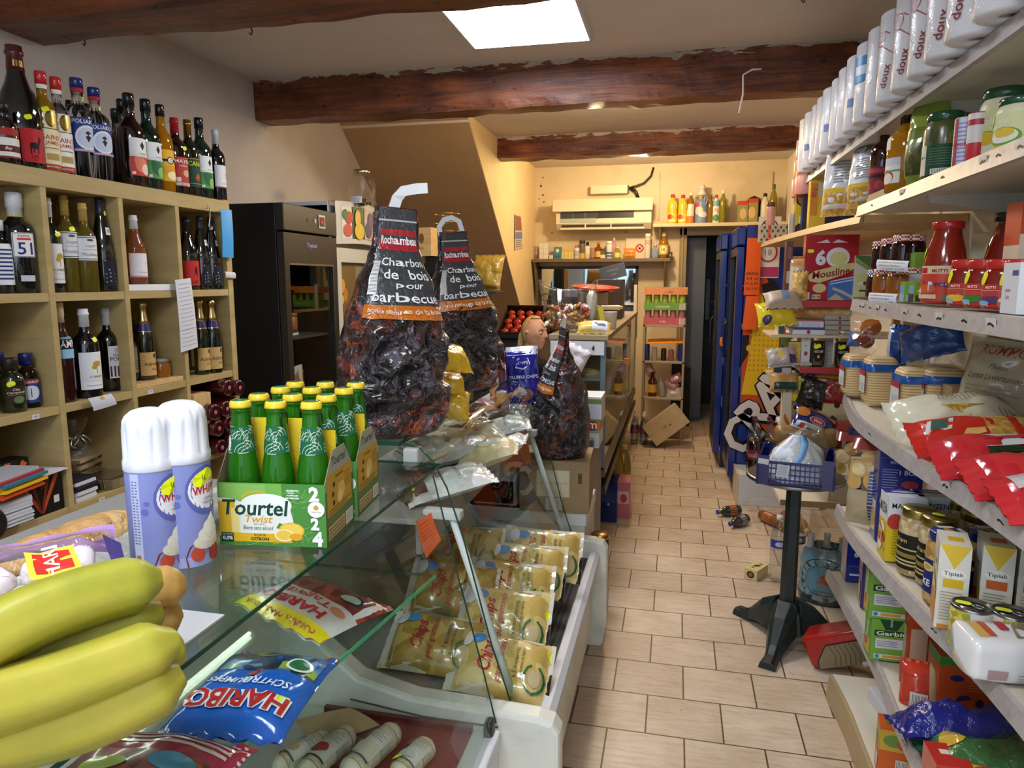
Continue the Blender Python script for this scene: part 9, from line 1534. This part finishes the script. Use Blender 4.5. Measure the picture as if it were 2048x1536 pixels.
for i,(px,py)in enumerate(((1553,1160),(1590,1150))):
 p=Zp(px,py,0);r=.042;t=lat('water_bottle',['large clear water bottle with blue label, left of two by the table foot','large clear water bottle with blue label, right of two by the table foot'][i],'bottle',p,[(0,.006),(r*.8,0),(r,.012)]+[(r*(.96 if k%2 else 1),.03+.014*k)for k in range(10)]+[(r,.18),(r,.235),(r*.95,.25),(r*.7,.29),(r*.34,.32),(r*.32,.335)],'petclear','large water bottles',cap=('s#d8dce6',[(r*.36,.328),(r*.38,.33),(r*.38,.35),(0,.351)]),lab=(.185,.23,'s#2a3a9c',[('e',.5,.5,.2,.3,'s#c9d0e8')]),n=26)
packet('film_wrap','clear shrink film around the large water bottles','film',.2,.3,.1,'filmclear',[],Zp(1565,1165,0)+V((.0,-.02,.16)),(R(88),0,R(5)),seed=191,amp=.8)
p=Zp(1514,1160,0);carton('carton','small cream cake box lying on the tiles by the water bottles','box',.07,.13,.055,'s#d3c48c',(p.x+.0,p.y+.05,.001),R(-32),[('e',.5,.5,.3,.34,'s#2c1c14'),('e',.5,.5,.18,.2,'s#8a6a4a')],[('r',.2,.3,.8,.7,'s#b8a470')],[('p',[(.2,.5),(.5,.7),(.8,.6),(.5,.4)],'s#4a2c1c'),('e',.4,.3,.12,.06,'s#4a2c1c'),('e',.6,.8,.14,.06,'s#5a3a24')])
p=Zp(1655,1214,0);t=thing('water_pack','pale blue wrapped sparkling water pack with a red star emblem under the shelves','drinks pack',(p.x,p.y+.1,.001),R(-16));m=MB()
def wp_(u,v):
 a=2*PI*u;c,s_=cos(a),sin(a);k=1 if v<.72 else 1-.35*((v-.72)/.28)**2;n_=.008*noise.noise(V((c*4,s_*4,v*6)));return V(((.115+n_)*k*math.copysign(abs(c)**.78,c),(.1+n_)*k*math.copysign(abs(s_)**.78,s_),.27*v))
m.grid(wp_,48,20,'f#6a94a4');m.grid(lambda u,v:wp_(u,v*.16)*1.004,48,4,'g#12283c');S=Fn(lambda u,v:wp_(.58+.34*u,.06+.86*v),.24,.23)
ring=lambda r0:[(.5+r0*cos(q*PI/16),.46+r0*1.04*sin(q*PI/16))for q in range(33)]
m.dec(S,[('e',.5,.46,.44,.46,'g#7fa8b4'),('l',ring(.44),.004,'g#16242c'),('l',ring(.3),.003,'g#16242c'),('e',.5,.46,.28,.29,'g#5f98b0'),('f',[(.5+(.13 if q%2==0 else .055)*sin(q*PI/5),.48+(.135 if q%2==0 else .057)*cos(q*PI/5))for q in range(10)],'g#b8422c')]+[('t',ch,.5+.37*cos(R(215-22*i)),.46+.385*sin(R(215-22*i)),.085,'g#16242c',{'rot':125-22*i,'b':.03})for i,ch in enumerate('S.PELLEGRINO')]+[('t','Tradizione',.52,.24,.05,'g#1c3440',{'sh':.3,'b':0}),('t','Naturale',.52,.17,.05,'g#1c3440',{'sh':.3,'b':0})],.0012);m.build('pack',t)
for i in range(3):
 m=MB();m.lathe([(.022,.262),(.014,.29),(.013,.31),(.016,.312),(.016,.33),(0,.332)],'s#c9d0d4',14,Matrix.Translation((-.07+.07*i,-.03+.03*(i%2),0)));m.build('bottle_neck',t)
m=MB();m.box(.70,3.45,.001,1.0,3.75,.42,'filmdull');single('film_bundle',m,'clear film bundle at the back under the low pine shelf','bundle',bevel=.03)
a=Zp(1665,1340,0);t=thing('wine_carton','red bag shaped carton with a barrel picture leaning under the lowest shelf','carton',(.70,2.89,.045),0,None,(R(0),R(-24),R(-20)));m=MB();m.rbox(-.11,-.07,0,.13,.07,.13,'g#a8201c',.02,4);S=Plane((-.08,-.0712,.0),(1,0,0),(0,0,1),.19,.1);m.dec(S,[('p',[(0,0),(1,0),(1,.95),(.3,.9),(.05,.35)],'s#8a7a5c')]+[('l',[(.35+.1*i,.02),(.42+.1*i,.45),(.36+.1*i,.86)],.003,'s#5c4e38')for i in range(6)]+[('l',[(0,0),(.05,.35),(.3,.9),(1,.95)],.004,'s#1c1412')],.001);m.build('carton',t);m=MB();m.lathe([(0,-.01),(.012,-.008),(.014,.0),(.012,.01),(0,.012)],'s#c9c6c0',12,Matrix.Translation((.1,-.075,.0)));m.build('tap',t)
sheet('orange_tag','tiny orange tag on the dark glass door of the farther blue fridge','tag',[Xp(1440,692,.335),Xp(1446,692,.335),Xp(1445,674,.335),Xp(1441,674,.335)],'p#e07a2c')
